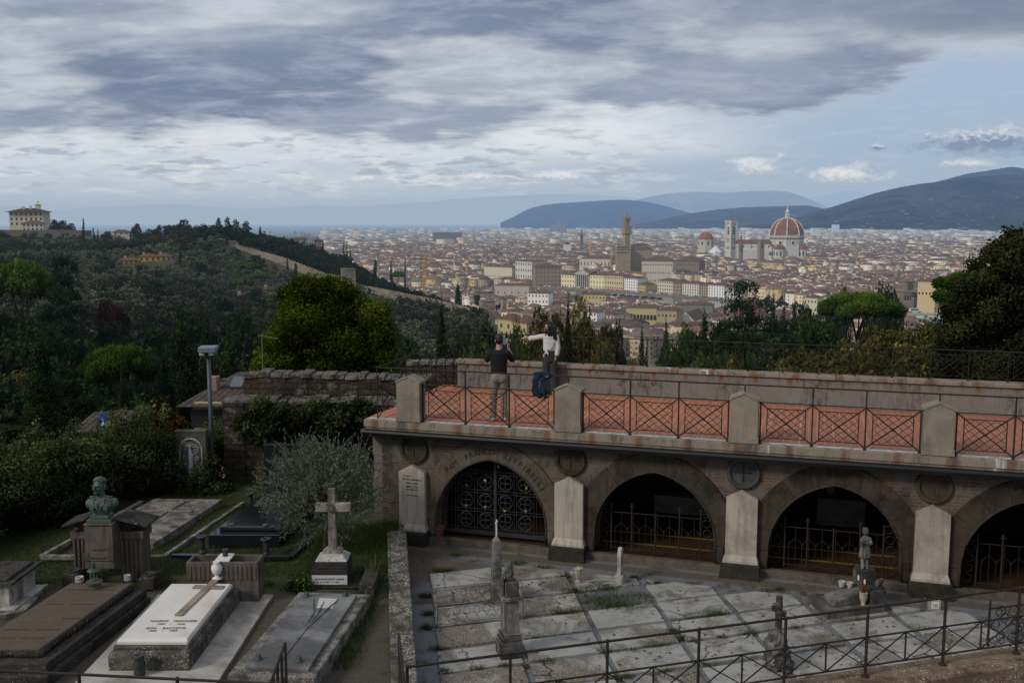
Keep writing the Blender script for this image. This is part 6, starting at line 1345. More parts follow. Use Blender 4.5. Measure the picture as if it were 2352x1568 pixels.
# olives on the hill: single small trees; nearest 300 as things, the rest as one grove
def single(name,V_,col,mat,trk=(.12,1.8)):
    n=len(V_)//4;mb=MB();mb.tube([(0,0,-.5),(.1,0,trk[1])],[trk[0]*1.3,trk[0]],5);tv=np.array([tuple(v) for v in mb.v]);tf=[f for f in mb.f if len(f)==4]
    V2=np.concatenate([V_,tv]);q=np.concatenate([np.arange(4*n).reshape(n,4),np.array(tf)+4*n]);c2=np.concatenate([col,np.tile([.8,.2,0,1],(len(tv),1))])
    return npmesh(name,V2,q,mats=[mat,M_bark],mi=[0]*n+[1]*len(tf),col=c2)
OL=[single('olive_tree',*leafy(blob_crown(2.5,1.2,4.8,9,100+i),700,.26,seed=i,asp=.5),L_olive) for i in range(4)]
def wy(px):return float(np.interp(px,[w_[0] for w_ in WP],[w_[2] for w_ in WP],left=880,right=640))
sp_=[];YF=yg(330,602)
y=300.
while y<880:
    x=-.56*y+rv.uniform(0,3)
    while x<0:
        xx,yy=x+rv.uniform(-2,2),y+rv.uniform(-2,2);px=xx/yy*math.cos(PITCH)*F+1176;px=1176+F*xx/(yy*math.cos(PITCH))
        if px<1120 and yy<wy(px)-24 and not (262<px<402 and YF-38<yy<YF+16):sp_.append((xx,yy,px))
        x+=6.3
    y+=5.2
XY=np.array([(a,b) for a,b,c in sp_]);ZZ=terr(XY[:,0],XY[:,1]);order=np.argsort(XY[:,1]);gi=0
grove_v,grove_c=[],[]
nm=mnoise
for j,i in enumerate(order):
    x,y=XY[i];z=ZZ[i];nz=nm.noise(Vector((x*.012,y*.012,0)));s=rv.uniform(.75,1.25)
    if (nz>.12 and rv.random()<.6) or rv.random()<.06:kind='g'
    else:kind='o'
    if j<280 and kind=='o':
        o=linkmesh('olive_tree',OL[rv.randrange(4)],None,(x,y,z));o.rotation_euler=(0,0,rv.uniform(0,6));o.scale=(s,s,s*rv.uniform(.85,1.1));tag(o,'small grey green olive tree on the lower terraces of the hill','olive tree','olive trees on the lower hill')
    else:
        if kind=='o':V_,c_=leafy(blob_crown(2.6*s,1.,4.9*s,6,j),95,.52,seed=j,asp=.6,tint=.5);c_[:,0] *= .75+.6*max(0,.5+nm.noise(Vector((x*.03,y*.02,7))))
        else:V_,c_=leafy(blob_crown(4.2*s,1.,8.5*s,8,j),150,.75,seed=j,asp=.6,tint=-.6);c_[:,0] *= rv.uniform(.35,.6)
        V_=V_+np.array([x,y,z]);grove_v.append(V_);grove_c.append(c_)
gv_,gc_=np.concatenate(grove_v),np.concatenate(grove_c)
tag(linkmesh('olive_grove',leafmesh('olive_grove',gv_,gc_,L_olive)),'dense grove of grey green olives covering the upper hillside','olive grove',kind='stuff')
# woods behind the wall and on the ridge
wv,wc=[],[]
for j in range(520):
    px=rv.uniform(380,1120);f=rv.random()
    y0=wy(px)+10 if px>520 else 800;y=y0+f*(170 if px<900 else 110);x=PD(px,600,y).x;z=terr1(x,y)
    s=rv.uniform(.7,1.25)*(1 if px<800 else .8);V_,c_=leafy(blob_crown(5*s,.5,9.5*s,9,j),230,.85,seed=j,asp=.65,tint=rv.uniform(-.4,.9));c_[:,0] *= rv.uniform(.5,1.);wv.append(V_+np.array([x,y,z]));wc.append(c_)
tag(linkmesh('wood',leafmesh('wood',np.concatenate(wv),np.concatenate(wc),L_green)),'dark mixed wood behind the old city wall on the ridge','wood',kind='stuff')
CM=[single('cypress',*leafy(cyp_clumps(1.9,15,200+i,18),800,.42,seed=i,asp=.5),L_cyp,(.2,2)) for i in range(2)]
UM=[single('umbrella_pine',*leafy(umb_clumps(6,11,210+i,16),900,.5,seed=i,asp=.6),L_pine,(.3,9)) for i in range(2)]
BM=[single('dark_tree',*leafy(blob_crown(5,1,11,14,220+i),900,.6,seed=i),L_dark,(.3,2)) for i in range(2)]
def far(meshes,name,px,y,top,w_,w0,h0,label,group=None,base=None):
    x=PD(px,600,y).x;z=terr1(x,y) if base is None else PD(px,base,y).z;h_=max(PD(px,top,y).z-z,2);o=linkmesh(name,meshes[int(px) % len(meshes)],None,(x,y,z-.3));s=w_*y/F/2/w0;o.scale=(s,s,h_/h0);o.rotation_euler=(0,0,px);return tag(o,label,'tree',group)
for px,top,w_,lab_ in ((196,497,9,'isolated spindly cypress on the skyline right of the villa'),(218,520,8,'short cypress right of the isolated spindly one'),(228,524,6,'smallest cypress of three beside the villa rampart')):far(CM,'cypress',px,830,top,w_,1.9,15,lab_)
for px,top,w_ in ((506,497,24),(526,495,26),(545,500,32),(567,504,34),(600,517,12),(325,577-60,9)):far(CM,'cypress',px,760,top,w_,1.9,15,'dark cypress in the row standing on the ridge skyline','cypresses on the ridge skyline')
for px,top,w_,y in ((325,548,9,700),(415,560,10,640),(660,587,6,672),(679,600,12,665),(742,545,10,900),(790,552,10,960),(797,556,9,960),(805,562,9,960),(862,590,14,840),(898,596,9,800),(930,590,6,790),(960,688,5,640),(1040,690,5,640),(1080,700,5,636),(1088,700,5,636)):far(CM,'cypress',px,y,top,w_,1.9,15,'small dark cypress scattered over the olive hill or wall','small cypresses about the hill and wall')
for i,(px,top,w_) in enumerate(((128,503,30),(150,505,36),(170,512,26),(320,512,30),(428,503,36),(400,520,40),(350,525,50),(290,530,40),(250,530,30),(460,520,40),(370,515,24),(480,530,50))):far(BM,'dark_tree',px,870 if px>200 else 985,top,w_,5,11,'dark round tree on the skyline ridge near the villa','dark trees on the skyline ridge')
for px,top,w_,y in ((572,600,54,620),(555,636,48,560),(600,622,30,600),(915,620,30,780),(420,560,40,700)):far(UM,'umbrella_pine',px,y,top,w_,6.2,11,'small bright umbrella pine dotting the olive hillside','small umbrella pines on the hillside')
for px,top,w_,y in ((465,520,70,720),(520,540,60,715),(440,545,60,700),(500,680,60,420),(560,700,50,400),(350,640,50,500),(590,660,60,520),(640,670,50,500),(450,600,50,620),(240,600,44,700),(180,620,50,600),(380,700,60,400),(930,700,50,560),(1000,720,50,520),(900,760,60,400)):far(BM,'dark_tree',px,y,top,w_,5,11,'broad dark tree bulging above the olives on the hillside','broad dark trees on the hillside')
# ---------------------------------------------------------------- graveyard planting
ha=PZ(-120,1275,ZL);hb=PZ(405,1135,ZL);hb2=PZ(500,1118,ZL-.2)+Vector((0,1.2,0));hd=(hb-ha).normalized();hn=Vector((-hd.y,hd.x,0));cl=[]
rh=random.Random(2)
L=(hb-ha).length
for i in range(230):
    s=rh.uniform(-.9,L+.2);w_=rh.uniform(.25,1.6);f=s/L;top=((1.12+.33*f)) if f<1.2 else 1.;z=rh.uniform(.1,top);q=ha+hd*s+hn*w_;r_=rh.uniform(.28,.45);cl.append((q.x,q.y,ZL+z,r_,r_,r_*.85))
for i in range(50):
    s=rh.uniform(0,L+.3);w_=rh.uniform(.3,1.7);f=s/L;q=ha+hd*s+hn*w_;cl.append((q.x,q.y,ZL+1.25+.33*f+rh.uniform(0,.3),.12,.12,.24))
for i in range(26):q=hb.lerp(hb2,rh.random())+Vector((rh.uniform(-.3,.3),rh.uniform(.5,1.4),0));r_=rh.uniform(.25,.4);cl.append((q.x,q.y,ZL+rh.uniform(0,.95),r_,r_,r_))
V_,c_=leafy(cl,150000,.036,asp=.55,shell=.7,seed=31,lo=.5,jit=.05);hz=(c_[:,0]*0+1);zz=V_[:,2]-ZL;c_[:,0] *= np.clip(.5+.6*(zz-.4)/1.2,.4,1.2);hc=ha.lerp(hb,.5)  # leaf colour darkened towards the hedge foot, shade painted in
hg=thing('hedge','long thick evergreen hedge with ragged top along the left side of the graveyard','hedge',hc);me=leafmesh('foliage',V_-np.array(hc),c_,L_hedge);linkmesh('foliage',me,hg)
mb=MB();bar(mb,ha+hn*1.1+hd*-.2,hb+hn*1.1,.8,.95);mb.build('shade_core',plain('hedge_shade',(.008,.009,.006),.95),hg)  # solid near-black block added inside the hedge to stand for its inner shade
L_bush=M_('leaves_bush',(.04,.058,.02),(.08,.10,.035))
def bush(name,label,c,n,clumps,size,mat,**k):
    k.setdefault('shell',.25);k.setdefault('outw',.3);k.setdefault('jit',.07)
    V_,c_=leafy(clumps,n,size,**k);me=leafmesh('foliage',V_-np.array(c),c_,mat);g=thing(name,label,'plant',c);linkmesh('foliage',me,g);mb=MB()
    for i in range(6):q=clumps[(i*3) % len(clumps)];mb.tube([tuple(c),((c[0]+q[0])/2+.05,(c[1]+q[1])/2,(c[2]+q[2])/2),q[:3]],[.02,.014,.006],4)
    mb.build('stem',M_bark,g);return g
def pxcl(lst,y,dy=.25,seed=0):
    rs=random.Random(seed);out=[]
    for (cx,cy,w_,h_) in lst:
        for j in range(8):c=PD(cx+rs.uniform(-.8,.8)*w_,cy+rs.uniform(-.7,.6)*h_,y+rs.uniform(-dy,dy));k=rs.uniform(.25,.6);out.append((c.x,c.y,c.z,w_*y/F*k,w_*y/F*k,h_*y/F*k*1.1))
    return out
yb=23.3;bush('wall_shrub','dark evergreen shrub growing at the left part of the stone wall',tuple(PD(600,1010,yb)),20000,pxcl([(600,950,38,28),(575,975,24,24),(630,970,28,26),(605,995,40,20),(650,955,20,20)],yb),.05,L_bush,seed=5)
bush('wall_shrub','dark evergreen shrub growing at the wall beside the terrace corner',tuple(PD(770,1000,yb-.2)),24000,pxcl([(720,955,30,26),(770,950,40,28),(820,945,30,26),(760,980,45,22),(845,965,16,20),(690,965,20,20)],yb-.2),.05,L_bush,seed=6)
bush('ivy','ivy climbing over the foot of the carved stele',tuple(PZ(450,1130,ZL)),14000,pxcl([(440,1128,40,10),(470,1095,14,26),(478,1070,8,20),(420,1118,22,16),(500,1128,24,9),(455,1110,20,16),(410,1100,8,16)],sy-.2,.12),.04,L_hedge,seed=7)
bush('autumn_shrub','orange brown conical shrub in front of the tiled house',tuple(PD(372,980,27)),5000,pxcl([(372,940,16,26),(380,965,26,20),(360,970,20,20),(398,985,22,16)],27),.06,M_('leaves_orange',(.10,.06,.012),(.14,.10,.02)),seed=8)
q=PZ(684,1352,ZL);g=bush('flower_bush','low green plant with pink blossoms beside the marble cross pedestal',tuple(q),900,[(q.x,q.y,q.z+.08,.14,.1,.09),(q.x+.12,q.y,q.z+.05,.08,.08,.06)],.035,M_('leaves_fresh',(.05,.09,.02),(.09,.14,.03)),seed=9)
M_pink=plain('pink_petal',(.5,.22,.24),.8)
for i in range(7):mb=MB();mb.ell((q.x-.12+i*.04+random.uniform(-.01,.01),q.y-.05,q.z+.14+random.uniform(-.03,.04)),(.028,.028,.02),7,5);mb.build('blossom',M_pink,g)
q=PZ(858,1345,ZL);g=thing('spiky_plant','narrow spiky leaved plant beside the dividing wall','plant',q);V_=[];rs=random.Random(3)
for i in range(46):
    a=rs.uniform(0,6.28);l=rs.uniform(.3,.55);t_=rs.uniform(.1,.5);d=Vector((math.cos(a)*t_,math.sin(a)*t_,1)).normalized()*l;s_=Vector((-math.sin(a),math.cos(a),0))*.012;p0=Vector((0,0,0));V_+=[p0-s_,p0+s_,d+s_*.2,d-s_*.2]
me=leafmesh('leaf_rosette',np.array([tuple(v) for v in V_]),np.tile([1,.5,0,1],(len(V_),1)),L_hedge);linkmesh('leaf_rosette',me,g)
# olive bush with long shoots
def olive_bush():
    y0=18.7;c=PD(740,1125,y0);base=PZ(745,1262,ZL);base=Vector((c.x+.05,y0,ZL));g=thing('olive_bush','silvery olive tree with long wild shoots in front of the black granite grave','olive tree',base);rs=random.Random(11)
    mb=MB();tips=[];rx,ry,rz=1.28,1.0,1.0
    mb.tube([base,base+Vector((.05,0,.5)),base+Vector((-.02,.03,.95))],[.075,.06,.05],8);top=base+Vector((-.02,.03,.9))
    V_=[];C_=[]
    for i in range(1150):
        th=rs.uniform(0,6.283);u=rs.uniform(-.95,1);q=math.sqrt(max(0,1-u*u));k=rs.random()**.5*.92;st_=c+Vector((math.cos(th)*q*rx*k,math.sin(th)*q*ry*k,u*rz*k))
        d0=(st_-top).normalized()*.7+Vector((rs.gauss(0,.55),rs.gauss(0,.55),rs.gauss(.35,.5)));tip=st_+d0.normalized()*rs.uniform(.16,.42)*(1.5 if u>.3 and rs.random()<.25 else 1)
        if i<26:mb.tube([top,top.lerp(tip,.45)+Vector((0,0,.06)),tip],[.028,.016,.004],5)
        mid=st_.lerp(tip,.5)+Vector((rs.uniform(-.03,.03),0,rs.uniform(-.03,.05)));mb.tube([st_,mid,tip],[.005,.0035,.0015],3,cap=False)
        d=(tip-st_);n=int(d.length/.021)+6;br=rs.uniform(.65,1.3)
        for j in range(n):
            f=(j+rs.random())/n;p=st_.lerp(mid,f*2) if f<.5 else mid.lerp(tip,f*2-1);a=Vector((rs.gauss(0,1),rs.gauss(0,1),rs.gauss(0,1)));l=(d.normalized()*1.1+a.normalized()*.9).normalized()*rs.uniform(.034,.056);s_=l.cross(Vector((rs.gauss(0,1),rs.gauss(0,1),rs.gauss(0,1)))).normalized()*.0085
            V_+=[p,p+l*.5+s_,p+l,p+l*.5-s_];b=br*rs.uniform(.7,1.3);C_+=[(b,rs.random(),0,1)]*4
    mb.build('branches',M_bark,g);o_=np.array(base);V_=np.array([tuple(v) for v in V_])-o_;linkmesh('foliage',leafmesh('foliage',V_,np.array(C_),M_('leaves_silver_olive',(.11,.14,.09),(.20,.24,.17))),g)
olive_bush()
# grass and weeds
def blades(name,label,pts,h,w_,mat,seed,spread=.03,cat='grass',per=1,lean=.5):
    r_=np.random.default_rng(seed);P=np.repeat(np.asarray(pts,float),per,0);n=len(P);P[:,:2]+=r_.normal(size=(n,2))*spread
    th=r_.random(n)*6.283;ht=h*(.4+.9*r_.random(n));le=r_.normal(size=(n,2))*lean*ht[:,None];s=np.stack([np.cos(th),np.sin(th),0*th],1)*w_
    T_2=P+np.stack([le[:,0],le[:,1],ht],1);V_=np.stack([P-s,P+s,T_2+s*.3,T_2-s*.3],1).reshape(-1,3)
    c_=np.repeat(np.stack([.5+.8*r_.random(n),r_.random(n),0*th,0*th+1],1),4,0);return tag(linkmesh(name,leafmesh(name,V_,c_,mat)),label,cat,kind='stuff')
L_grass=M_('grass_blades',(.030,.052,.010),(.06,.085,.02));L_weed=M_('weed_blades',(.05,.075,.018),(.11,.12,.04))
gx=[]
r_=np.random.default_rng(3)
cand=np.stack([r_.uniform(-14,-2.7,90000),16.7+6.9*r_.random(90000)**1.3],1)
def dens(x,y):return mnoise.noise(Vector((x*.9,y*.9,4)))
for x,y in cand:
    if x>-3.6 and dens(x,y)<.05:continue
    if y<17.3 and dens(x*2,y*2)<0:continue
    if -6.3<x<-3.9 and y<16.5:continue
    gx.append((x,y,float(lawn_h(np.array(x),np.array(y)))))
blades('grass','short dark green grass between the graves',gx,.06,.004,L_grass,1,per=1)
wd=[];rw=random.Random(8)
def tuft(px,py,n,r_,z=ZC):
    q=PZ(px,py,z)
    for i in range(n):wd.append((q.x+rw.gauss(0,r_),q.y+rw.gauss(0,r_*.6),z))
for zx,zy,n,r_ in ((320,520,260,.12),(420,400,80,.1),(190,700,160,.07),(200,830,120,.05),(195,930,140,.05),(280,1080,90,.07),(320,1250,110,.04),(1480,640,260,.12),(1240,665,200,.08),(1350,650,90,.1),(1450,730,500,.28),(1560,780,300,.22),(1700,700,160,.2),(1650,780,200,.2),(1240,825,180,.09),(1130,820,60,.06),(1975,960,160,.04),(2030,1010,140,.05),(1880,1065,180,.15),(1700,1100,70,.08),(1480,1105,60,.05),(1060,1185,120,.08),(760,1215,120,.05),(890,1215,70,.04),(570,1230,90,.05),(1605,1300,140,.06),(1660,1290,90,.05),(2280,835,200,.12),(2160,850,100,.15),(1200,560,60,.07),(1860,605,60,.04),(2110,615,60,.06),(1030,495,60,.06),(860,460,70,.08),(1690,565,60,.06),(980,1000,50,.08),(2130,1020,60,.06),(1930,1250,60,.06)):
    tuft(*Z2(zx,zy) if False else ((1600+zx/1.809)/4096*2352,(2000+zy/1.809)/4096*2352),n,r_)
for zx,zy,n,r_ in ((110,1015,160,.12),(360,1155,130,.09),(175,1190,50,.03),(700,1120,60,.06),(770,1470,60,.06),(1620,1135,60,.06),(680,1270,60,.05),(580,830,50,.08),(500,850,40,.1),(1170,1055,40,.05),(60,1385,50,.08),(1150,1400,50,.06)):tuft(1607.8+zx*.31638,1091+zy*.31638,n,r_)
lf=np.random.default_rng(12);n=900;P=np.stack([lf.uniform(-8,9,n),lf.uniform(12.5,19,n),np.full(n,0.)],1);P[:,2]=np.where(P[:,0]<-2.3+(19.9-P[:,1])*.1,ZL+.012,ZC+.05);a=lf.random(n)*6.28;s_=.018+.02*lf.random(n);u_,v_=np.stack([np.cos(a)*s_,np.sin(a)*s_,a*0],1),np.stack([-np.sin(a)*s_*.6,np.cos(a)*s_*.6,a*0+.006],1)
tag(linkmesh('fallen_leaves',leafmesh('fallen_leaves',np.stack([P-u_,P-v_,P+u_,P+v_],1).reshape(-1,3),np.repeat(np.stack([.6+.8*lf.random(n),lf.random(n),a*0,a*0+1],1),4,0),M_('dead_leaves',(.10,.055,.02),(.16,.11,.05)))),'dry brown leaves scattered over the court and graves','leaves',kind='stuff')
blades('weeds','tufts of weeds growing in the joints of the court paving',wd,.075,.0035,L_weed,2,spread=.02,per=2)
wd2=[];rw=random.Random(9)
for i in range(2600):wd2.append((-2.3+rw.uniform(-.95,0)*rw.random(),rw.uniform(13.5,20.5),ZL))
for i in range(2500):a=rw.uniform(-1,1);wd2.append((-3.2+a*.7,rw.uniform(17.1,20.3),ZL))
blades('tall_grass','rank grass along the dividing wall and behind the marble cross',wd2,.10,.004,L_grass,5,per=2,spread=.05)
gv2=[tuple(FA0+FD*random.uniform(.3,1.5)+fp*random.uniform(.36,2.5)+Vector((0,0,-6.75))) for i in range(5000)];blades('verge_grass','dark grass growing at the foot of the court wall',gv2,.07,.004,L_grass,6,per=2)
# ---------------------------------------------------------------- far plain, mountains
ZG=-90.
def plain_mat():
    m,t=newmat('river_plain');p=t.pos();x,y,z=t.sep(p)[:3]
    v=t.n('ShaderNodeTexVoronoi',feature='F1');v.inputs['Scale'].default_value=.004;t.l(t.scalev(p,(1,.5,1)),v.inputs['Vector']);r=t.sep(v.outputs['Color'])
    n=t.noise(t.scalev(p,(1,.35,1)),.0011,6,.65);c=t.mix(t.ss(n,.42,.58),(.05,.07,.03),(.14,.12,.10));c=t.mix(t.m('MULTIPLY',r[0],.5),c,(.03,.045,.02))
    sp=t.noise(t.scalev(p,(1,.4,1)),.02,4,.8);c=t.mix(t.ss(sp,.62,.68),c,(.55,.52,.48))
    dk=t.ss(y,3200.,900.);c=t.mix(dk,c,(.13,.115,.10));finish(t,c,.95,haze=True);return m
ys=np.concatenate([np.linspace(1900,6000,10),np.linspace(7000,60000,12)]);Sx=np.linspace(-1.2,1.2,14);SX,YY=np.meshgrid(Sx,ys);XX=SX*YY;n_,m_=XX.shape;ix=np.arange(n_*m_).reshape(n_,m_)
tag(linkmesh('river_plain',npmesh('river_plain',np.stack([XX,YY,XX*0+ZG-.3],-1),np.stack([ix[:-1,:-1],ix[:-1,1:],ix[1:,1:],ix[1:,:-1]],-1).reshape(-1,4),mats=[plain_mat()])),'flat river plain reaching to the horizon',kind='structure')
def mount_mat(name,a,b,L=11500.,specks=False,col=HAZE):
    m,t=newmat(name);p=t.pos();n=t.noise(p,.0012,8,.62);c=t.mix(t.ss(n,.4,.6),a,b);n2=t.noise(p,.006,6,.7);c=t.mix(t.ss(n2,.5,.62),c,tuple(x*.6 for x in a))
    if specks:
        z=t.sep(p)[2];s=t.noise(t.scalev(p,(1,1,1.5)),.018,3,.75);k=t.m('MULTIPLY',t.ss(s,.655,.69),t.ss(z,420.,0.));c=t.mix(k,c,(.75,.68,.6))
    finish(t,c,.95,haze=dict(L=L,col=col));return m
def ridge(name,pts,y,mat,label,back=.25,jag=.012,seed=0,foot=.72,kk=1.0):
    xs=np.array([p[0] for p in pts],float);zs=np.array([PD(p[0],p[1],y).z for p in pts]);px=np.linspace(xs[0],xs[-1],220)
    # smooth interpolation
    zt=np.interp(px,xs,zs);ker=np.hanning(13);ker /= ker.sum();zt=np.convolve(np.pad(zt,6,mode='edge'),ker,'valid');H=zt-ZG
    rows=34;V_=[]
    for j in range(rows+1):
        f=j/rows                                   # 0 at foot (near), 1 at crest
        yy=y*(foot+(1-foot)*f)
        for i,q in enumerate(px):
            nz=mnoise.fractal(Vector((q*.012,f*3.2+seed,seed)),1.,2.,6)
            h=H[i]*(f**1.25)*(1+.22*nz*(1-f)*(.3+f)*2)+H[i]*jag*mnoise.noise(Vector((q*.15,seed,0)))*(f>.98)
            V_.append(((q-1176)/F/math.cos(PITCH)*yy,yy,ZG-5+max(h,0)))
    n2=len(px)
    for i in range(n2):v=V_[rows*n2+i];V_.append((v[0]*1.12,v[1]*1.12,ZG-5+(v[2]-ZG)*.5))
    ix=np.arange((rows+2)*n2).reshape(rows+2,n2);q=np.stack([ix[:-1,:-1],ix[:-1,1:],ix[1:,1:],ix[1:,:-1]],-1).reshape(-1,4)
    me=npmesh(name,np.array(V_),q,mats=[mat]);me.polygons.foreach_set('use_smooth',[True]*len(me.polygons));tag(linkmesh(name,me),label,kind='structure')
HB=(.155,.245,.43)
ridge('mountain_right',[(1700,512),(1790,505),(1830,496),(1870,482),(1900,474),(1950,457),(2000,441),(2050,429),(2100,420),(2150,416),(2190,407),(2250,403),(2352,398),(2500,392),(2700,400)],9000,mount_mat('mountain_forest',(.03,.045,.03),(.075,.085,.06),11000,True,(.115,.18,.315)),'dark blue wooded mountain rising at the right',seed=1)
ridge('mountain_peak',[(2080,430),(2150,412),(2200,398),(2235,393),(2262,388),(2300,382),(2335,387),(2400,395),(2500,380),(2700,380)],11500,mount_mat('mountain_forest_far',(.04,.055,.04),(.07,.08,.06),11500,False,(.13,.205,.355)),'higher mountain top behind at the right edge',seed=2,foot=.85)
ridge('hill_middle',[(1455,514),(1490,508),(1530,499),(1560,492),(1600,486),(1650,479),(1700,475),(1760,473),(1800,472),(1840,470),(1880,478),(1930,492),(1990,505)],10500,mount_mat('hill_forest',(.03,.045,.03),(.08,.09,.065),10500,True,(.145,.225,.38)),'low blue hills behind the cathedral',seed=3)
ridge('hill_left',[(1150,511),(1165,504),(1185,494),(1210,480),(1240,471),(1280,466),(1330,463),(1390,459),(1430,458),(1470,461),(1510,469),(1550,480),(1600,494),(1680,508)],13000,mount_mat('hill_forest_two',(.035,.05,.035),(.06,.07,.05),11000,False,(.18,.28,.46)),'slate blue hill behind the stone tower',seed=4,foot=.8)
ridge('ridge_far',[(1370,480),(1430,465),(1480,453),(1520,445),(1560,441),(1600,440),(1660,442),(1720,438),(1770,437),(1800,440),(1830,450),(1860,462),(1900,480)],19000,mount_mat('ridge_haze',(.05,.06,.05),(.16,.15,.12),14000,False,(.31,.43,.60)),'paler blue ridge behind the low hills',seed=5,foot=.8)
ridge('ridge_farther',[(1780,470),(1830,456),(1880,447),(1925,439),(1950,438),(1980,444),(2030,460),(2100,480)],24000,mount_mat('ridge_haze_two',(.05,.06,.05),(.12,.12,.1),14000,False,(.36,.49,.66)),'pale far ridge showing beside the right mountain',seed=6,foot=.85)
ridge('mountains_faint',[(-200,480),(-50,478),(0,474),(60,472),(100,480),(150,484),(220,476),(300,472),(360,470),(420,468),(480,473),(560,480),(640,478),(720,470),(800,474),(880,470),(960,466),(1040,458),(1120,452),(1200,448),(1280,445),(1360,448),(1440,452),(1520,470)],34000,mount_mat('mountain_faint',(.1,.11,.12),(.1,.11,.12),9000,False,(.352,.440,.552)),'very faint hazy mountains along the left horizon',seed=7,foot=.9)
# ---------------------------------------------------------------- city materials
def wall_mat(name,attr=True,base=(.5,.45,.36),win=True,haze=True):
    m,t=newmat(name)
    if attr:at=t.n('ShaderNodeAttribute');at.attribute_name='Col';c=at.outputs['Color']
    else:
        c=t.mix(t.noise(t.pos(),.25,5,.6),base,tuple(x*.86 for x in base))
    if win:
        uv=t.n('ShaderNodeUVMap').outputs[0];u,v,z=t.sep(uv)[:3]
        a=t.m('ABSOLUTE',t.m('SUBTRACT',t.m('FRACT',t.m('DIVIDE',u,3.4)),.5));b=t.m('ABSOLUTE',t.m('SUBTRACT',t.m('FRACT',t.m('DIVIDE',v,3.6)),.52))
        idn=t.n('ShaderNodeTexWhiteNoise',noise_dimensions='2D');t.l(t.comb(t.m('FLOOR',t.m('DIVIDE',u,3.4)),t.m('FLOOR',t.m('DIVIDE',v,3.6)),0.),idn.inputs[0])
        k=t.m('MULTIPLY',t.m('LESS_THAN',a,.17),t.m('LESS_THAN',b,.26));k=t.m('MULTIPLY',k,t.m('GREATER_THAN',idn.outputs[0],.28));c=t.mix(t.m('MULTIPLY',k,.85),c,t.mix(idn.outputs[0],(.035,.04,.04),(.09,.085,.07)))
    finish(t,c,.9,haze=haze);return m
def roof_mat(name,attr=True,base=(.17,.085,.06)):
    m,t=newmat(name);p=t.pos()
    if attr:at=t.n('ShaderNodeAttribute');at.attribute_name='Col';c=at.outputs['Color']
    else:c=base
    n=t.noise(p,.45,6,.75);c=t.mix(t.ss(n,.35,.7),c,t.vm('SCALE',c,sc_=.5) if attr else tuple(x*.5 for x in base));n2=t.noise(p,1.6,4,.8);c=t.mix(t.m('MULTIPLY',t.ss(n2,.62,.7),.5),c,(.3,.22,.17));finish(t,c,.9,haze=True);return m
CW,CR=wall_mat('city_walls'),roof_mat('city_roofs')
PALW=[(.80,.77,.70),(.78,.70,.55),(.60,.52,.40),(.66,.60,.50),(.72,.68,.60),(.55,.43,.26),(.62,.48,.27),(.50,.42,.33),(.68,.57,.40),(.42,.34,.26),(.74,.72,.67),(.58,.50,.42)];PALR=[(.19,.12,.095),(.155,.105,.088),(.24,.14,.105),(.14,.10,.088),(.22,.145,.12),(.27,.155,.115)]
def houses(H,dark=1.):
    """H rows: x,y,z,w,d,h,rot,roofh,colw(3),colr(3) -> mesh arrays for all houses together"""
    n=len(H);x,y,z,w_,d_,h_,r_,rh=H[:,:8].T;cw,cr=H[:,8:11],H[:,11:14];c,s=np.cos(r_),np.sin(r_)
    def pt(a,b,zz):return np.stack([x+a*c-b*s,y+a*s+b*c,zz],-1)
    W,D=w_/2,d_/2;o=.6;Z0,Z1,Z2=z-6,z+h_,z+h_+rh
    P=[pt(-W,-D,Z0),pt(W,-D,Z0),pt(W,D,Z0),pt(-W,D,Z0),pt(-W,-D,Z1),pt(W,-D,Z1),pt(W,D,Z1),pt(-W,D,Z1),pt(-W,0*D,Z2-.1),pt(W,0*D,Z2-.1)]
    e=Z1-.15;hipx=np.where(np.modf(x*7.3)[0] % 1>.45,np.minimum(D,W*.9),0.)
    P+=[pt(-W-o,-D-o,e),pt(W+o,-D-o,e),pt(W+o,D+o,e),pt(-W-o,D+o,e),pt(-W-o+hipx,0*D,Z2),pt(W+o-hipx,0*D,Z2)]
    V_=np.stack(P,1).reshape(-1,3);b=np.arange(n)[:,None]*16
    Q=np.concatenate([b+np.array(q) for q in ((0,1,5,4),(1,2,6,5),(2,3,7,6),(3,0,4,7),(10,11,15,14),(12,13,14,15))],0);Tn=np.concatenate([b+np.array(q) for q in ((5,6,9),(7,4,8),(11,12,15),(13,10,14))],0)
    mi=np.concatenate([np.zeros(4*n),np.ones(2*n),np.zeros(2*n),np.ones(2*n)])
    col=np.ones((n,16,4));col[:,:10,:3]=cw[:,None]*dark;col[:,10:,:3]=cr[:,None]*dark
    z0=0*x;uo=np.floor(np.abs(x*13.7) % 50)*3.4
    def uvq(L):return np.stack([np.stack([uo,z0],-1),np.stack([uo+L,z0],-1),np.stack([uo+L,h_+6],-1),np.stack([uo,h_+6],-1)],1).reshape(-1,2)
    uvs=np.concatenate([uvq(w_),uvq(d_),uvq(w_),uvq(d_),np.zeros((2*n*4,2)),np.full((4*n*3,2),.0)],0)
    return V_,Q,Tn,mi,col.reshape(-1,4),uvs
rc=np.random.default_rng(77)
keep=[]                                             # zones kept free for the landmark buildings: (px0,px1,y0,y1)
def free(px0,px1,y0,y1):keep.append((px0,px1,y0,y1))
free(1660,1856,1712,1960);free(1598,1660,1960,2040);free(1412,1497,1398,1462);free(1320,1410,1470,1535);free(1468,1612,1368,1485);free(1550,1660,740,850);free(1690,1712,1575,1610);free(1738,1756,1555,1590);free(2060,2185,900,1010);free(1630,1765,1565,1655);free(1330,1395,1000,1050);free(1430,1565,770,850);free(1128,1222,1090,1140);free(1330,1415,770,830);free(2100,2160,770,830);free(1845,1885,860,900);free(1290,1316,2120,2200);free(1625,1680,1790,1900)
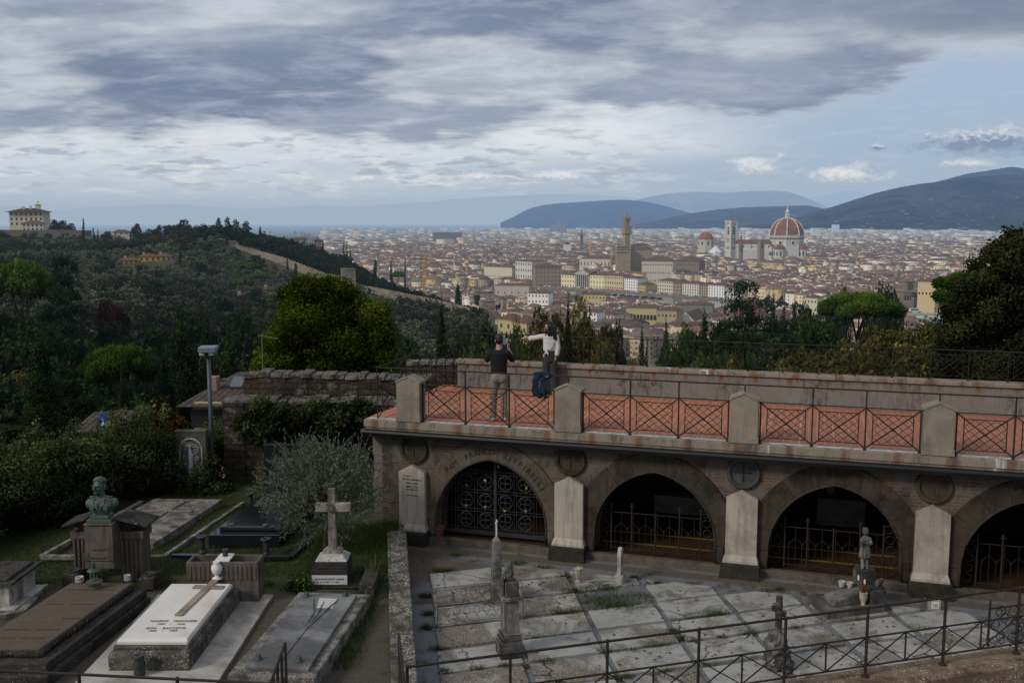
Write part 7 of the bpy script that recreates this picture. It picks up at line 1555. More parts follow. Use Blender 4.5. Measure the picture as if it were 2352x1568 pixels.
RB=[(1100,1395),(1190,1375),(1289,1338),(1432,1262),(1566,1185),(1680,1128),(1800,1085)]
def rby(px):return float(np.interp(px,[a for a,b in RB],[b for a,b in RB]))
def inzone(px,y):
    for a,b,c,d in keep:
        if a<px<b and c<y<d:return True
    if 1080<px<1730 and rby(px)-(110 if px<1225 else 215)<y<rby(px)+34:return True
    if 1090<px<1300 and 1330<y<1440:return True
    return False
HL=[]
y=640.
while y<7600:
    st=11.5 if y<2600 else (19. if y<4200 else 34.);x=-.06*y if y<900 else -.30*y;ang=0
    x+=rc.uniform(0,st)
    while x<.58*y:
        w_,d_=rc.uniform(.9,1.7)*st,rc.uniform(.85,1.3)*st;xx,yy=x+rc.uniform(-2,2),y+rc.uniform(-2,2)
        px=1176+F*xx/(yy*math.cos(PITCH));z=ZG
        ok=not inzone(px,yy) and px>745
        if yy<1500:ok=ok and px>np.interp(yy,[640,760,900,1100,1300,1500],[1330,1230,1060,960,840,745])
        if px>2160 and yy<900:ok=False
        if mnoise.noise(Vector((xx*.006,yy*.004,1.5)))>.42:ok=False
        if yy>3000 and mnoise.noise(Vector((xx*.0018,yy*.0012,6)))>.28 - .06*(yy>4500):ok=False
        if ok:
            g_=mnoise.noise(Vector((xx*.004,yy*.003,9)));rot=round(g_*5)*.31+.15+(math.pi/2 if rc.random()<.4 else 0)+rc.normal()*.03
            h_=rc.uniform(5,9)+(rc.uniform(0,6) if yy<840 else 0) if yy<rby(px)-150 else (rc.uniform(12,18) if yy<1450 else rc.uniform(16,26) if yy<2700 else rc.uniform(12,24)*(1.5 if rc.random()<.1 else 1))
            if rc.random()<.07 and yy>1300:w_,d_,h_=w_*1.9,d_*1.3,h_*1.12
            cw=np.array(PALW[rc.integers(len(PALW))])*rc.uniform(1.0,1.28)*np.array((1.05,1.,.91));cr=np.array(PALR[rc.integers(len(PALR))])*(rc.uniform(.75,1.2) if yy>900 else rc.uniform(.5,1.35))
            if yy>2800:cw=cw*.88
            if yy>3300 and rc.random()<.55:cr=np.array((.36,.32,.28))
            zt=terr1(xx,yy) if yy<1050 else z
            if zt>-70:ok=False
            if ok:HL.append((xx,yy,zt,w_,d_,h_,rot,rc.uniform(1.6,3.2) if yy<3300 else rc.uniform(.3,2),*cw,*cr))
        x+=w_*.98+rc.uniform(0,1.2)*(4 if rc.random()<.12 else 1)+(rc.uniform(1,7) if y<900 else 0)
    y+=st*rc.uniform(1.05,1.5)*(1.25 if y>2600 else 1)
HL=np.array(HL);HL=HL[np.argsort(HL[:,1])]
NI=260
ch_me=None
for i in range(NI):
    r=HL[i];g=thing('town_house','terracotta roofed town house among the near roofs below the hill','house',tuple(r[:3]),r[6],'near town houses with tiled roofs')
    V_,Q,Tn,mi,col,uv=houses(np.array([[0,0,0,*r[3:6],0,*r[7:]]]));
    wq=Q[:4];wt=Tn[:2];me=npmesh('wall',V_[:10],wq,wt,mats=[CW],col=col[:10],uv=np.concatenate([uv[:16],np.zeros((6,2))]));linkmesh('wall',me,g)
    me=npmesh('roof',V_[10:],Q[4:]-10,Tn[2:]-10,mats=[CR],col=col[10:]);rf=linkmesh('roof',me,g)
    if i % 2==0:
        mb=MB();mb.box((r[3]*.2,r[4]*.15,r[5]+r[7]),(.9,.7,2.2));mb.box((r[3]*.2,r[4]*.15,r[5]+r[7]+1.2),(1.2,1.,.25));me=bpy.data.meshes.new('chimney');me.from_pydata([tuple(v) for v in mb.v],[],mb.f);me.materials.append(bpy.data.materials.get('chimney_plaster') or stone('chimney_plaster',(.4,.33,.25),(.3,.24,.18),haze=True));linkmesh('chimney',me,rf)
V_,Q,Tn,mi,col,uv=houses(HL[NI:]);tag(linkmesh('dense_town',npmesh('dense_town',V_,Q,Tn,mats=[CW,CR],mi=mi,col=col,uv=uv)),'dense town of tiled roofs stretching over the plain','town',kind='stuff')
# small roof clutter: chimneys and dormers over the dense town
sel=HL[NI:NI+6500:2];n=len(sel);a=rc.uniform(-.35,.35,n)*sel[:,3];b=rc.uniform(-.3,.3,n)*sel[:,4];c,s=np.cos(sel[:,6]),np.sin(sel[:,6]);sx=rc.uniform(.5,2.6,n);
cx_,cy_,cz=sel[:,0]+a*c-b*s,sel[:,1]+a*s+b*c,sel[:,2]+sel[:,5]+sel[:,7]*.6;sz=rc.uniform(.8,2.4,n);P=[]
for dz in (-1,1):
    for ex_,ey in ((-1,-1),(1,-1),(1,1),(-1,1)):P.append(np.stack([cx_+(ex_*c-ey*s)*sx*.5,cy_+(ex_*s+ey*c)*sx*.5,cz+dz*sz*.7+.4],-1))
V_=np.stack(P,1).reshape(-1,3);b_=np.arange(n)[:,None]*8;Q=np.concatenate([b_+np.array(q) for q in ((4,5,6,7),(0,1,5,4),(1,2,6,5),(2,3,7,6),(3,0,4,7))],0);cc=np.repeat(np.concatenate([np.array(PALW)[rc.integers(len(PALW),size=n)]*rc.uniform(.5,.95,(n,1)),np.ones((n,1))],1),8,0)
tag(linkmesh('chimneys',npmesh('chimneys',V_,Q,mats=[wall_mat('clutter_plaster',win=False)],col=cc)),'pale chimneys and roof huts scattered over the town roofs','chimneys',kind='stuff')
# trees in town and suburbs
tv,tc=[],[]
for j in range(900):
    y=rc.uniform(900,7000);px=rc.uniform(600,2300);x=PD(px,600,y).x
    if mnoise.noise(Vector((x*.006,y*.004,1.5)))<.30 and not (y>3000 and mnoise.noise(Vector((x*.0018,y*.0012,6)))>.15):continue
    if inzone(px,y):continue
    if y<1500 and px<1000:continue
    s=rc.uniform(.8,1.6)*(1+max(0,y-3000)/2500);V_,c_=leafy(blob_crown(5*s,0,12*(.8+.2*s),7,j),70 if y>2500 else 160,1.1*s,seed=j,asp=.7);tv.append(V_+np.array([x,y,ZG]));tc.append(c_)
for j in range(420):
    y=rc.uniform(2600,5200);px=rc.uniform(600,1180)-(y-2600)*.02;x=PD(px,600,y).x;s=rc.uniform(1.5,3);V_,c_=leafy(blob_crown(7*s,0,12,7,j),50,2.2,seed=j,asp=.7);tv.append(V_+np.array([x,y,ZG]));tc.append(c_)
tag(linkmesh('town_trees',leafmesh('town_trees',np.concatenate(tv),np.concatenate(tc),L_dark)),'dark clumps of trees among the town roofs','trees',kind='stuff')
# ---------------------------------------------------------------- landmark helper
_wm={}
def winmesh(w_,h_,arch=False,dark=(.03,.035,.035),frame=None):
    k=(round(w_,2),round(h_,2),arch,dark)
    if k in _wm:return _wm[k]
    pts=[(-w_/2,-h_/2),(w_/2,-h_/2),(w_/2,h_/2-(w_/2 if arch else 0))]
    if arch:pts+=[(w_/2*math.cos(a*math.pi/6),h_/2-w_/2+w_/2*math.sin(a*math.pi/6)) for a in range(1,6)]
    pts+=[(-w_/2,h_/2-(w_/2 if arch else 0))];mb=MB();mb.prism([(x,-.12,z) for x,z in pts],(0,.2,0));me=bpy.data.meshes.new('window');me.from_pydata([tuple(v) for v in mb.v],[],mb.f)
    nm_='glass_%d_%d_%d' % tuple(int(x*100) for x in dark);me.materials.append(bpy.data.materials.get(nm_) or plain(nm_,dark,.35,0,.3,1,haze=True));_wm[k]=me;return me
MW={}
def pmat(c,kind='w'):
    k=(c,kind)
    if k not in MW:MW[k]=wall_mat('plaster_%d' % len(MW),False,c,False) if kind=='w' else roof_mat('tiles_%d' % len(MW),False,c)
    return MW[k]
RT=(.15,.082,.062)
def bldg(name,label,px0,px1,y0,y1,h,depth,wc,rows=3,cols=6,ww=1.3,wh=2.2,arch=False,roof='hip',rc_=RT,rh=3.,z=ZG,cat='building',group=None,side=0,dark=(.03,.035,.035),eave=.8,win=True,base_h=0,skip=0):
    """front wall from pixel column px0 at depth y0 to px1 at y1, standing at z"""
    A=PD(px0,600,y0);B=PD(px1,600,y1);A.z=B.z=0;d=(B-A);L=d.length;rz=math.atan2(d.y,d.x);g=thing(name,label,cat,(A.x,A.y,z),rz,group)
    def add(nm,mb,mat,par=g,smooth=False):
        me=bpy.data.meshes.new(nm);me.from_pydata([tuple(v) for v in mb.v],[],mb.f);me.materials.append(mat)
        if smooth:me.polygons.foreach_set('use_smooth',[True]*len(me.polygons))
        return linkmesh(nm,me,par)
    mb=MB();mb.box((L/2,depth/2,h/2-3),(L,depth,h+6));mb.box((L/2,depth/2,h-.25),(L+.5,depth+.5,.5));add('wall',mb,pmat(wc))
    if roof:
        e=eave;a=[Vector(p) for p in ((-e,-e,h),(L+e,-e,h),(L+e,depth+e,h),(-e,depth+e,h))];mb=MB();hp=min(depth,L)*.5 if roof=='hip' else 0
        if L >= depth:r0,r1=Vector((-e+hp,depth/2,h+rh)),Vector((L+e-hp,depth/2,h+rh));fs=[(0,1,5,4),(2,3,4,5),(1,2,5),(3,0,4),(3,2,1,0)]
        else:r0,r1=Vector((L/2,-e+hp,h+rh)),Vector((L/2,depth+e-hp,h+rh));fs=[(1,2,5,4),(3,0,4,5),(0,1,4),(2,3,5),(3,2,1,0)]
        if roof=='flat':mb.box((L/2,depth/2,h+.4),(L+.6,depth+.6,.8))
        else:mb.add(a+[r0,r1],fs)
        rf=add('roof',mb,pmat(rc_,'r'))
        mb=MB();mb.box((L*.3,depth*.4,h+rh*.9),(1.2,.9,2.));add('chimney',mb,pmat((.5,.42,.33)),rf)
    if win:
        me=winmesh(ww,wh,arch,dark)
        for i in range(cols):
            for j in range(skip,rows):
                o=linkmesh('window',me,g,((i+.5)*L/cols,0,base_h+(h-base_h)*(j+.55)/rows))
        if side:
            for i in range(side):
                for j in range(skip,rows):
                    o=linkmesh('window',me,g,((0 if rz>0 or True else L),(i+.5)*depth/side,base_h+(h-base_h)*(j+.55)/rows));o.rotation_euler=(0,0,-math.pi/2)
    return g,add,L
def FB(name,label,px0,px1,top,wc,extra_h=0,dep=18,**k):
    pm=(px0+px1)/2;y0,y1=rby(px0),rby(px1);h=PD(pm,top,rby(pm)).z-ZG;return bldg(name,label,px0,px1,y0,y1,h,dep,wc,**k)
CRM,WHT=(.82,.70,.44),(.86,.84,.79)
FB('customs_palace','left wing of the cream palace with the columned portico on the river',1289,1321,631,CRM,rows=3,cols=5,ww=1.4,wh=2.4,side=3)
g,add,L=FB('portico_palace','grey stone temple front with six columns between two cream wings',1322,1354,628,(.42,.39,.33),rows=1,cols=1,win=False,roof='gable',rh=3,dep=22)
h=PD(1338,628,rby(1338)).z-ZG;mb=MB();mb.prism([(0,-2,h),(L,-2,h),(L/2,-2,h+4.2)],(0,3,0));mb.box((L/2,-1,h-.8),(L,2,1.6));mb.box((L/2,-1,1),(L,3,2));add('pediment',mb,pmat((.46,.43,.37)))
for i in range(6):mb=MB();mb.tube([((i+.8)*L/6.6,-1.2,2),((i+.8)*L/6.6,-1.2,h-1.6)],[.75,.62],10);add('column',mb,pmat((.5,.47,.4)))
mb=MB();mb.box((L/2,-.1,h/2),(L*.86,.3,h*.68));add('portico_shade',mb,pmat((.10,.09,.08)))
FB('customs_palace','middle wing of the cream palace just right of the temple front',1355,1389,632,CRM,rows=3,cols=5,ww=1.4,wh=2.4);FB('customs_palace','right wing of the cream palace with many shuttered windows',1390,1432,633,(.62,.51,.30),rows=3,cols=8,ww=1.4,wh=2.4)
FB('river_house','white riverside house with rows of small dark windows',1434,1465,639,WHT,rows=5,cols=6,ww=1.2,wh=1.9);FB('river_house','narrow yellow riverside house beside the white one',1467,1483,653,(.62,.48,.2),rows=3,cols=4,ww=1.2,wh=1.9)
FB('river_house','cream riverside palace with arched windows left of the brown one',1511,1547,645,(.66,.57,.42),rows=4,cols=7,arch=True,ww=1.3,wh=2.3);FB('river_house','brown stone riverside palace between cream and white fronts',1548,1566,648,(.34,.27,.19),rows=4,cols=4,arch=True)
FB('river_house','long white riverside palace with framed windows and balcony',1568,1607,651,(.73,.68,.57),rows=5,cols=7,ww=1.3,wh=2.2);FB('river_house','narrow ochre riverside house with dark arched windows',1609,1627,654,(.48,.40,.24),rows=5,cols=4,arch=True,ww=1.5,wh=2.3);FB('river_house','tall white riverside house with green shutters',1628,1665,655,WHT,rows=5,cols=6,dark=(.18,.24,.2));FB('river_house','pale grey riverside house partly behind the cedar',1666,1705,660,(.58,.55,.48),rows=4,cols=6)
# Uffizi end, corridor, museum roofs, brown palace
g,add,L=bldg('river_gallery','white gallery end with tall arches and loggia facing the river',1184,1222,1382,1360,PD(1200,600,1372).z-ZG,30,(.62,.59,.52),rows=4,cols=7,arch=True,ww=1.5,wh=3.4,skip=1);
for i in range(3):o=linkmesh('great_arch',winmesh(4.6,10.5,True,(.05,.05,.05)),g,((i+.5)*L/3,-.15,5.2))
bldg('brown_palace','square brown stone palace with hipped roof on the river bank',1229,1290,1345,1350,PD(1260,613,1345).z-ZG,34,(.30,.235,.17),rows=5,cols=7,ww=1.2,wh=2.,rh=4.5)
g,add,L=bldg('river_corridor','long low cream corridor on a row of arches along the river',1112,1176,1420,1385,PD(1140,613,1400).z-ZG,9,(.64,.56,.41),rows=1,cols=1,win=False,rh=2)
for i in range(12):linkmesh('arch',winmesh(2.6,6.5,True,(.07,.06,.045)),g,((i+.5)*L/12,-.1,4.6))
for i in range(16):linkmesh('window',winmesh(.9,1.1),g,((i+.5)*L/16,0,11.5))
g,add,L=bldg('museum_block','long pale museum block with skylights behind the river front',1331,1402,1500,1480,PD(1366,594,1490).z-ZG,30,(.58,.52,.42),rows=2,cols=9,ww=1.4,wh=5,rh=5)
for i,(a,b) in enumerate(((.45,.35),(.62,.3),(.68,.55))):mb=MB();mb.box((L*a,9,PD(1366,594,1490).z-ZG+3.4),(7,4,.25));o=add('skylight',mb,plain('skylight_glass',(.55,.62,.72),.3,haze=True))
bldg('ochre_palace','large brown palace with long tiled roof left of the cathedral',1474,1545,1392,1380,PD(1510,600,1386).z-ZG,40,(.55,.49,.39),rows=3,cols=12,rh=8);bldg('stone_palace','dark stone palace with wide brown roof in front of the cathedral',1546,1606,1440,1425,PD(1576,600,1432).z-ZG,40,(.23,.19,.15),rows=3,cols=9,rh=8)
bldg('market_hall','long yellow range with small windows left of the cathedral nave',1633,1674,1640,1620,17,14,(.64,.48,.27),rows=2,cols=8,rh=2.5);bldg('market_hall','long yellow range with small windows below the cathedral nave',1676,1762,1600,1575,15,14,(.60,.47,.28),rows=2,cols=16,rh=2.5)
for px0,px1,y,top,wc,lab_,cols,rws in ((1335,1392,1030,676,(.56,.45,.22),'ochre villa with grey framed windows above the riverside trees',7,2),(1136,1215,1110,655,(.52,.45,.37),'long plain grey brown convent block beyond the river bend',5,1),(1212,1260,1000,673,WHT,'white house with dark shutters near the river bank',6,3),(1143,1176,470,731,(.52,.42,.21),'yellow farmhouse wing below the old wall tower',2,2),(1176,1210,460,738,(.54,.43,.22),'yellow farmhouse with green shutters below the old wall tower',3,2),(1334,1372,800,716,WHT,'tall white tenement with dark shutters behind the golden trees',4,4),(1372,1412,820,722,(.66,.60,.52),'white gabled tenement beside the arcaded villa',5,4),(1440,1510,830,706,(.50,.41,.22),'long yellow villa with a row of arched loggia windows',9,1),(1511,1556,800,712,(.42,.33,.20),'brown wing of the arcaded yellow villa',5,2),(1512,1560,720,750,(.58,.42,.27),'peach coloured low house below the arcaded villa',4,1),(1552-74,1505,700,764,(.60,.40,.08),'deep yellow little house with grey windows near the conifer',4,1),(2111,2152,800,646,(.62,.50,.28),'yellow house right of the twin towered library',5,2),(1874-24,1880,880,683,(.66,.6,.45),'cream house with loggia in front of the umbrella pine',4,3),(1700,1745,860,690,(.26,.10,.065),'brick red house left of the large cedar',3,2),(1610-45,1640,890,699,(.2,.2,.17),'grey stone embankment block below the river road',1,1)):
    far_=y>600;zb=terr1(PD(px0,600,y).x,y) if y<1000 else ZG;bldg('villa' if cols>3 else 'farmhouse',lab_,px0,px1,y,y-8,PD(px0,top,y).z-zb,14 if y>500 else 9,wc,rows=rws,cols=cols,rh=2.6,z=zb,side=2 if y<600 else 0,arch='arched' in lab_,ww=2.2 if 'arched' in lab_ else 1.2,wh=4.5 if 'arched' in lab_ else 1.8,skip=0,dark=(.05,.08,.06) if 'green' in lab_ else (.03,.035,.035),eave=.6)
g,add,L=bldg('white_church','plain white church gable with round window and long brown roof',1557,1597,812,806,PD(1576,737,810).z-terr1(300,810),46,(.80,.76,.66),win=False,roof=None,z=terr1(PD(1576,700,810).x,810));h=PD(1576,738,810).z-terr1(300,810)
mb=MB();mb.prism([(0,-.3,h-1),(L,-.3,h-1),(L,-.3,h+.1),(L/2,-.3,h+6.9),(0,-.3,h+.1)],(0,1.1,0));add('gable',mb,pmat((.80,.76,.66)));mb=MB()
for p,q_ in (((-.6,h-.3),(L/2,h+6.2)),((L/2,h+6.2),(L+.6,h-.3))):mb.hexa([(p[0],.4,p[1]),(q_[0],.4,q_[1]),(q_[0],46,q_[1]),(p[0],46,p[1])],[(p[0],.4,p[1]+.4),(q_[0],.4,q_[1]+.4),(q_[0],46,q_[1]+.4),(p[0],46,p[1]+.4)])
add('roof',mb,pmat(RT,'r'));o=linkmesh('round_window',winmesh(3.2,3.2,True,(.12,.15,.18)),g,(L/2,0,h-1.2))
# ---------------------------------------------------------------- stone tower palace
def at(px,y):v=PD(px,600,y);return v.x
g=thing('tower_palace','fortress like stone palace with tall slender battlemented clock tower','palace',(at(1438,1420),1420,ZG));C=pl(g);ST=stone('palace_stone',(.34,.265,.175),(.27,.21,.14),scale=.25,bump=0,haze=True);DK=pmat((.035,.03,.028));zz=lambda py,y=1420:PD(1438,py,y).z
rzt=R(20)
def sq(mb,cx,cy,w_,z0,z1,w2=None,rz=rzt):w2=w2 or w_;mb.hexa(rectp(cx-w_/2,cx+w_/2,cy-w_/2,cy+w_/2,z0,rz,(cx,cy,0)),rectp(cx-w2/2,cx+w2/2,cy-w2/2,cy+w2/2,z1,rz,(cx,cy,0)))
def merlons(mb,cx,cy,w_,z,n,s,h,rz=rzt):
    q=Matrix.Rotation(rz,3,'Z')
    for i in range(n):
        f=(i+.5)/n-.5
        for a,b in ((f*w_,-w_/2),(f*w_,w_/2),(-w_/2,f*w_),(w_/2,f*w_)):p=q @ Vector((a,b,0));mb.box((cx+p.x,cy+p.y,z+h/2),(s,s,h),rz)
X,Y_=C.x,1420
mb=MB();sq(mb,X,Y_,8.0,ZG,zz(540),7.8);sq(mb,X,Y_,7.8,zz(540),zz(536),10.4);sq(mb,X,Y_,10.6,zz(536),zz(522));mb.build('tower_shaft',ST,g);mb=MB();merlons(mb,X,Y_,10.0,zz(522),5,1.1,1.8);mb.build('battlement',ST,g)
mb=MB();q=Matrix.Rotation(rzt,3,'Z')
for a,b in ((-2.9,-2.9),(2.9,-2.9),(-2.9,2.9),(2.9,2.9)):p=q @ Vector((a,b,0));mb.tube([(X+p.x,Y_+p.y,zz(522)),(X+p.x,Y_+p.y,zz(506))],1.05,8)
for a,b in ((0,-2.9),(0,2.9),(-2.9,0),(2.9,0)):p=q @ Vector((a,b,0));mb.tube([(X+p.x,Y_+p.y,zz(522)),(X+p.x,Y_+p.y,zz(506))],.5,6)
sq(mb,X,Y_,7.2,zz(508),zz(504),8.8);sq(mb,X,Y_,8.8,zz(504),zz(501));merlons(mb,X,Y_,8.2,zz(501),4,1.1,1.6);mb.build('belfry',ST,g)
mb=MB();mb.hexa(rectp(X-2.4,X+2.4,Y_-2.4,Y_+2.4,zz(501),rzt),rectp(X-.2,X+.2,Y_-.2,Y_+.2,zz(492),rzt));mb.tube([(X,Y_,zz(493)),(X,Y_,zz(486))],.25,5);mb.ell((X,Y_,zz(488.5)),.7,8,6);mb.build('spire',plain('green_copper_spire',(.16,.2,.16),.7,haze=True),g)
mb=MB();p=q @ Vector((0,-4.0,0));mb.box((X+p.x,Y_+p.y,zz(556)),(.7,.3,2.4),rzt);mb.box((X+p.x,Y_+p.y,zz(575)),(.7,.3,2.4),rzt);mb.build('slit_window',DK,g)
mb=MB();bx,by=at(1436,1412),1412;w1=26;mb.hexa(rectp(at(1416,by),at(1447,by),by-8,by+16,ZG),rectp(at(1416,by),at(1447,by),by-8,by+16,zz(573,by)));mb.hexa(rectp(at(1415,by),at(1448,by),by-9,by+17,zz(572,by)),rectp(at(1415,by),at(1448,by),by-9,by+17,zz(566,by)))
for i in range(9):x=at(1415.6,by)+i*(at(1448,by)-at(1415,by))/9;mb.box((x+1,by-8.6,zz(566,by)+.9),(1.3,.8,1.8))
mb.build('palace_block',ST,g)
mb=MB();y2=1428;mb.hexa(rectp(at(1448,y2),at(1495,y2),y2-6,y2+30,ZG),rectp(at(1448,y2),at(1495,y2),y2-6,y2+30,zz(572,y2)));mb.hexa(rectp(at(1447.5,y2),at(1495.5,y2),y2-7,y2+31,zz(572,y2)),rectp(at(1447.5,y2),at(1495.5,y2),y2-7,y2+31,zz(565.5,y2)))
mb.build('rear_block',ST,g);mb=MB();mb.hexa(rectp(at(1450,y2),at(1494,y2),y2-5,y2+29,zz(565.5,y2)),rectp(at(1460,y2),at(1484,y2),y2+8,y2+16,zz(561,y2)));mb.build('roof',pmat(RT,'r'),g)
me=winmesh(1.1,2.4,True)
for i in range(8):linkmesh('window',me,g,(at(1417.5+i*3.7,1404)-X,1403.9-Y_,zz(580,1404)-ZG))
for i in range(14):linkmesh('window',me,g,(at(1450+i*3.3,1421)-X,1420.9-Y_,zz(569,1421)-ZG))
for i in range(8):linkmesh('window',me,g,(at(1417.5+i*3.7,1404)-X,1402.9-Y_,zz(567.5,1404)-ZG))
# ---------------------------------------------------------------- cathedral
def marble_mat():
    m,t=newmat('striped_marble');p=t.pos();x,y,z=t.sep(p)[:3]
    h=t.m('ABSOLUTE',t.m('SUBTRACT',t.m('FRACT',t.m('DIVIDE',z,3.1)),.5));v=t.m('ABSOLUTE',t.m('SUBTRACT',t.m('FRACT',t.m('DIVIDE',t.m('ADD',x,t.m('MULTIPLY',y,.7)),2.6)),.5))
    k=t.m('MAXIMUM',t.ss(h,.38,.44),t.ss(v,.36,.42));c=t.mix(t.m('MULTIPLY',k,.62),(.60,.565,.50),(.13,.16,.13));n=t.noise(p,.25,5,.7);c=t.mix(t.m('MULTIPLY',t.ss(n,.48,.65),.4),c,(.33,.29,.25));finish(t,c,.8,haze=True);return m
MBL=marble_mat();WH=plain('white_marble_far',(.62,.58,.52),.8,haze=True);DT=stone('dome_tiles',(.25,.115,.065),(.205,.095,.055),stain=(.16,.07,.045),scale=.25,bump=0,haze=True)
YD=1760;DX=at(1805,YD);zd=lambda py,y=YD:PD(1805,py,y).z;pm_=lambda w_,y=YD:w_*y/F
g=thing('cathedral','great marble cathedral crowned by a huge ribbed red tiled dome with white lantern','cathedral',(DX,YD,ZG))
Rd=pm_(68.5)/2/math.cos(math.pi/8)*1.0;z0,z1=zd(541),zd(501);n8=R(22.5)+R(8)
prof=[]
for i in range(13):f=i/12;prof.append((Rd*math.sqrt(max(0,1-(f*.965)**2.05)) if f<1 else Rd*.145,z0+(z1-z0)*f))
prof=[(Rd*(math.cos(math.asin(min(1,f*.985)))**.92),z0+(z1-z0)*f) for f in [i/12 for i in range(13)]];prof[-1]=(Rd*.16,z1)
mb=MB();mb.lathe((DX,YD,0),prof,8,ph=n8);dm=mb.build('dome',DT,g)
for j in range(8):a=n8+j*math.pi/4;mb=MB();mb.tube([(DX+(r_+.35)*math.cos(a),YD+(r_+.35)*math.sin(a),z_) for r_,z_ in prof],[1.15-.4*i/12 for i in range(13)],6);mb.build('rib',WH,dm)
mb=MB();Ro=Rd*1.035;mb.lathe((DX,YD,0),[(Ro,zd(590)),(Ro,zd(545)),(Ro*1.02,zd(545)),(Ro*1.02,zd(541)),(Rd*.9,zd(540.5))],8,ph=n8);drum=mb.build('drum',MBL,g)
mb=MB();mb.lathe((DX,YD,0),[(Ro*1.006,zd(549.5)),(Ro*1.006,zd(544))],8,ph=n8);mb.build('brown_band',stone('rough_brown_band',(.24,.19,.14),(.2,.16,.12),scale=.4,bump=0,haze=True),drum)
for j in range(8):
    a=n8+R(22.5)+j*math.pi/4;ap=Ro*math.cos(math.pi/8)
    if math.sin(a)>.3:continue
    c=Vector((DX+ap*math.cos(a),YD+ap*math.sin(a),zd(557)));mb=MB();Xd=Vector((-math.sin(a),math.cos(a),0));mb.ring(c+Vector((math.cos(a),math.sin(a),0))*.1,3.1,.6,Xd,Zv,20,5);o=mb.build('round_window',WH,drum)
    mb=MB();n=16;vs=[c+Vector((math.cos(a),math.sin(a),0))*.2+(Xd*math.cos(w)+Zv*math.sin(w))*2.9 for w in [2*math.pi*i/n for i in range(n)]];mb.prism(vs,Vector((math.cos(a),math.sin(a),0))*.15);mb.build('pane',DK,o)
    if j==6 or True:
        pass
mb=MB();a=n8+R(22.5)+5*math.pi/4
for j in range(8):
    a=n8+R(22.5)+j*math.pi/4
    if 4.4<a % 6.283<5.5:
        ap=Rd*math.cos(math.pi/8)*1.06;Xd=Vector((-math.sin(a),math.cos(a),0));c=Vector((DX+ap*math.cos(a),YD+ap*math.sin(a),zd(541)))
        for i in range(12):mb.box(c+Xd*(i-5.5)*1.55+Zv*-1.2,(.6,.6,3.4))
        mb.tube([c-Xd*9+Zv*.8,c+Xd*9+Zv*.8],.6,4);mb.tube([c-Xd*9-Zv*3,c+Xd*9-Zv*3],.6,4)
if mb.v:mb.build('gallery',WH,drum)
zl=lambda py:zd(py);rl=pm_(13)/2
mb=MB();mb.lathe((DX,YD,0),[(rl*1.15,zl(502)),(rl*1.15,zl(500)),(rl*.55,zl(500)),(rl*.5,zl(488)),(rl*.8,zl(487)),(rl*.75,zl(485)),(rl*.5,zl(484)),(rl*.12,zl(476))],8,ph=n8)
for j in range(8):a=n8+j*math.pi/4;mb.box((DX+rl*.75*math.cos(a),YD+rl*.75*math.sin(a),(zl(500)+zl(490))/2),(.7,.7,zl(490)-zl(500)),a)
ln=mb.build('lantern',WH,g);mb=MB();mb.ell((DX,YD,zl(475)),1.4,10,8);mb.tube([(DX,YD,zl(474)),(DX,YD,zl(471))],.2,4);mb.build('gilt_ball',plain('gilt',(.6,.42,.12),.3,.8,haze=True),ln)
# nave running to the left and slightly towards the campanile
def nv(u_,v_):return Vector((DX-15-u_*1.0,YD-10+u_*.10+v_,0))
xl=at(1688,1790);xr=DX-Rd*.8
mb=MB();ya_=YD-6;mb.hexa([(xl,ya_+14,ZG),(xr,ya_,ZG),(xr,ya_+20,ZG),(xl,ya_+34,ZG)],[(xl,ya_+14,zd(560)),(xr,ya_,zd(560)),(xr,ya_+20,zd(560)),(xl,ya_+34,zd(560))])
mb.build('nave',MBL,g)
mb=MB();mb.hexa([(xl-.5,ya_+13,zd(560)),(xr,ya_-1,zd(560)),(xr,ya_+21,zd(560)),(xl-.5,ya_+35,zd(560))],[(xl-.5,ya_+23.5,zd(551)),(xr,ya_+9.5,zd(551)),(xr,ya_+10.5,zd(551)),(xl-.5,ya_+24.5,zd(551))]);mb.build('nave_roof',pmat((.16,.085,.065),'r'),g)
mb=MB();mb.hexa([(xl,ya_+3,ZG),(xr,ya_-11,ZG),(xr,ya_+.0,ZG),(xl,ya_+14,ZG)],[(xl,ya_+3,zd(574)),(xr,ya_-11,zd(574)),(xr,ya_-.2,zd(573)),(xl,ya_+13.8,zd(573))]);mb.build('aisle',MBL,g)
for i in range(4):
    f=(i+.6)/4.2;c=Vector((xl+(xr-xl)*f,ya_+13.8-14*f,zd(566.5)));o=linkmesh('round_window',winmesh(3.4,3.4,True),g,c-Vector((DX,YD,ZG)))
def trib(px,y,w_,zt,zb,nm):
    cx=at(px,y);r_=pm_(w_,y)/2;mb=MB();z_=lambda p:PD(px,p,y).z;mb.lathe((cx,y,0),[(r_,ZG),(r_,z_(zb)),(r_*1.05,z_(zb)),(r_*1.05,z_(zb-1.2)),(r_*.98,z_(zb-1.2))],8,ph=n8);o=mb.build('tribune',MBL,g)
    mb=MB();mb.lathe((cx,y,0),[(r_*.97*math.cos(math.asin(f*.98)),z_(zb-1.2)+(z_(zt)-z_(zb-1.2))*f) for f in (0,.2,.4,.6,.8,1)],8,ph=n8);mb.build('half_dome',DT,o)
    for j in range(-2,3):a=R(-90+j*38);linkmesh('window',winmesh(2.,7,True),o,Vector((cx+r_*.96*math.cos(a),y+r_*.96*math.sin(a),z_(582)))-Vector((DX,YD,ZG))).rotation_euler=(0,0,a+math.pi/2)
trib(1789,YD-30,26,561,574,'a');trib(1841,YD-22,23,561.5,574,'b');trib(1771,YD-14,11,560,568,'c')
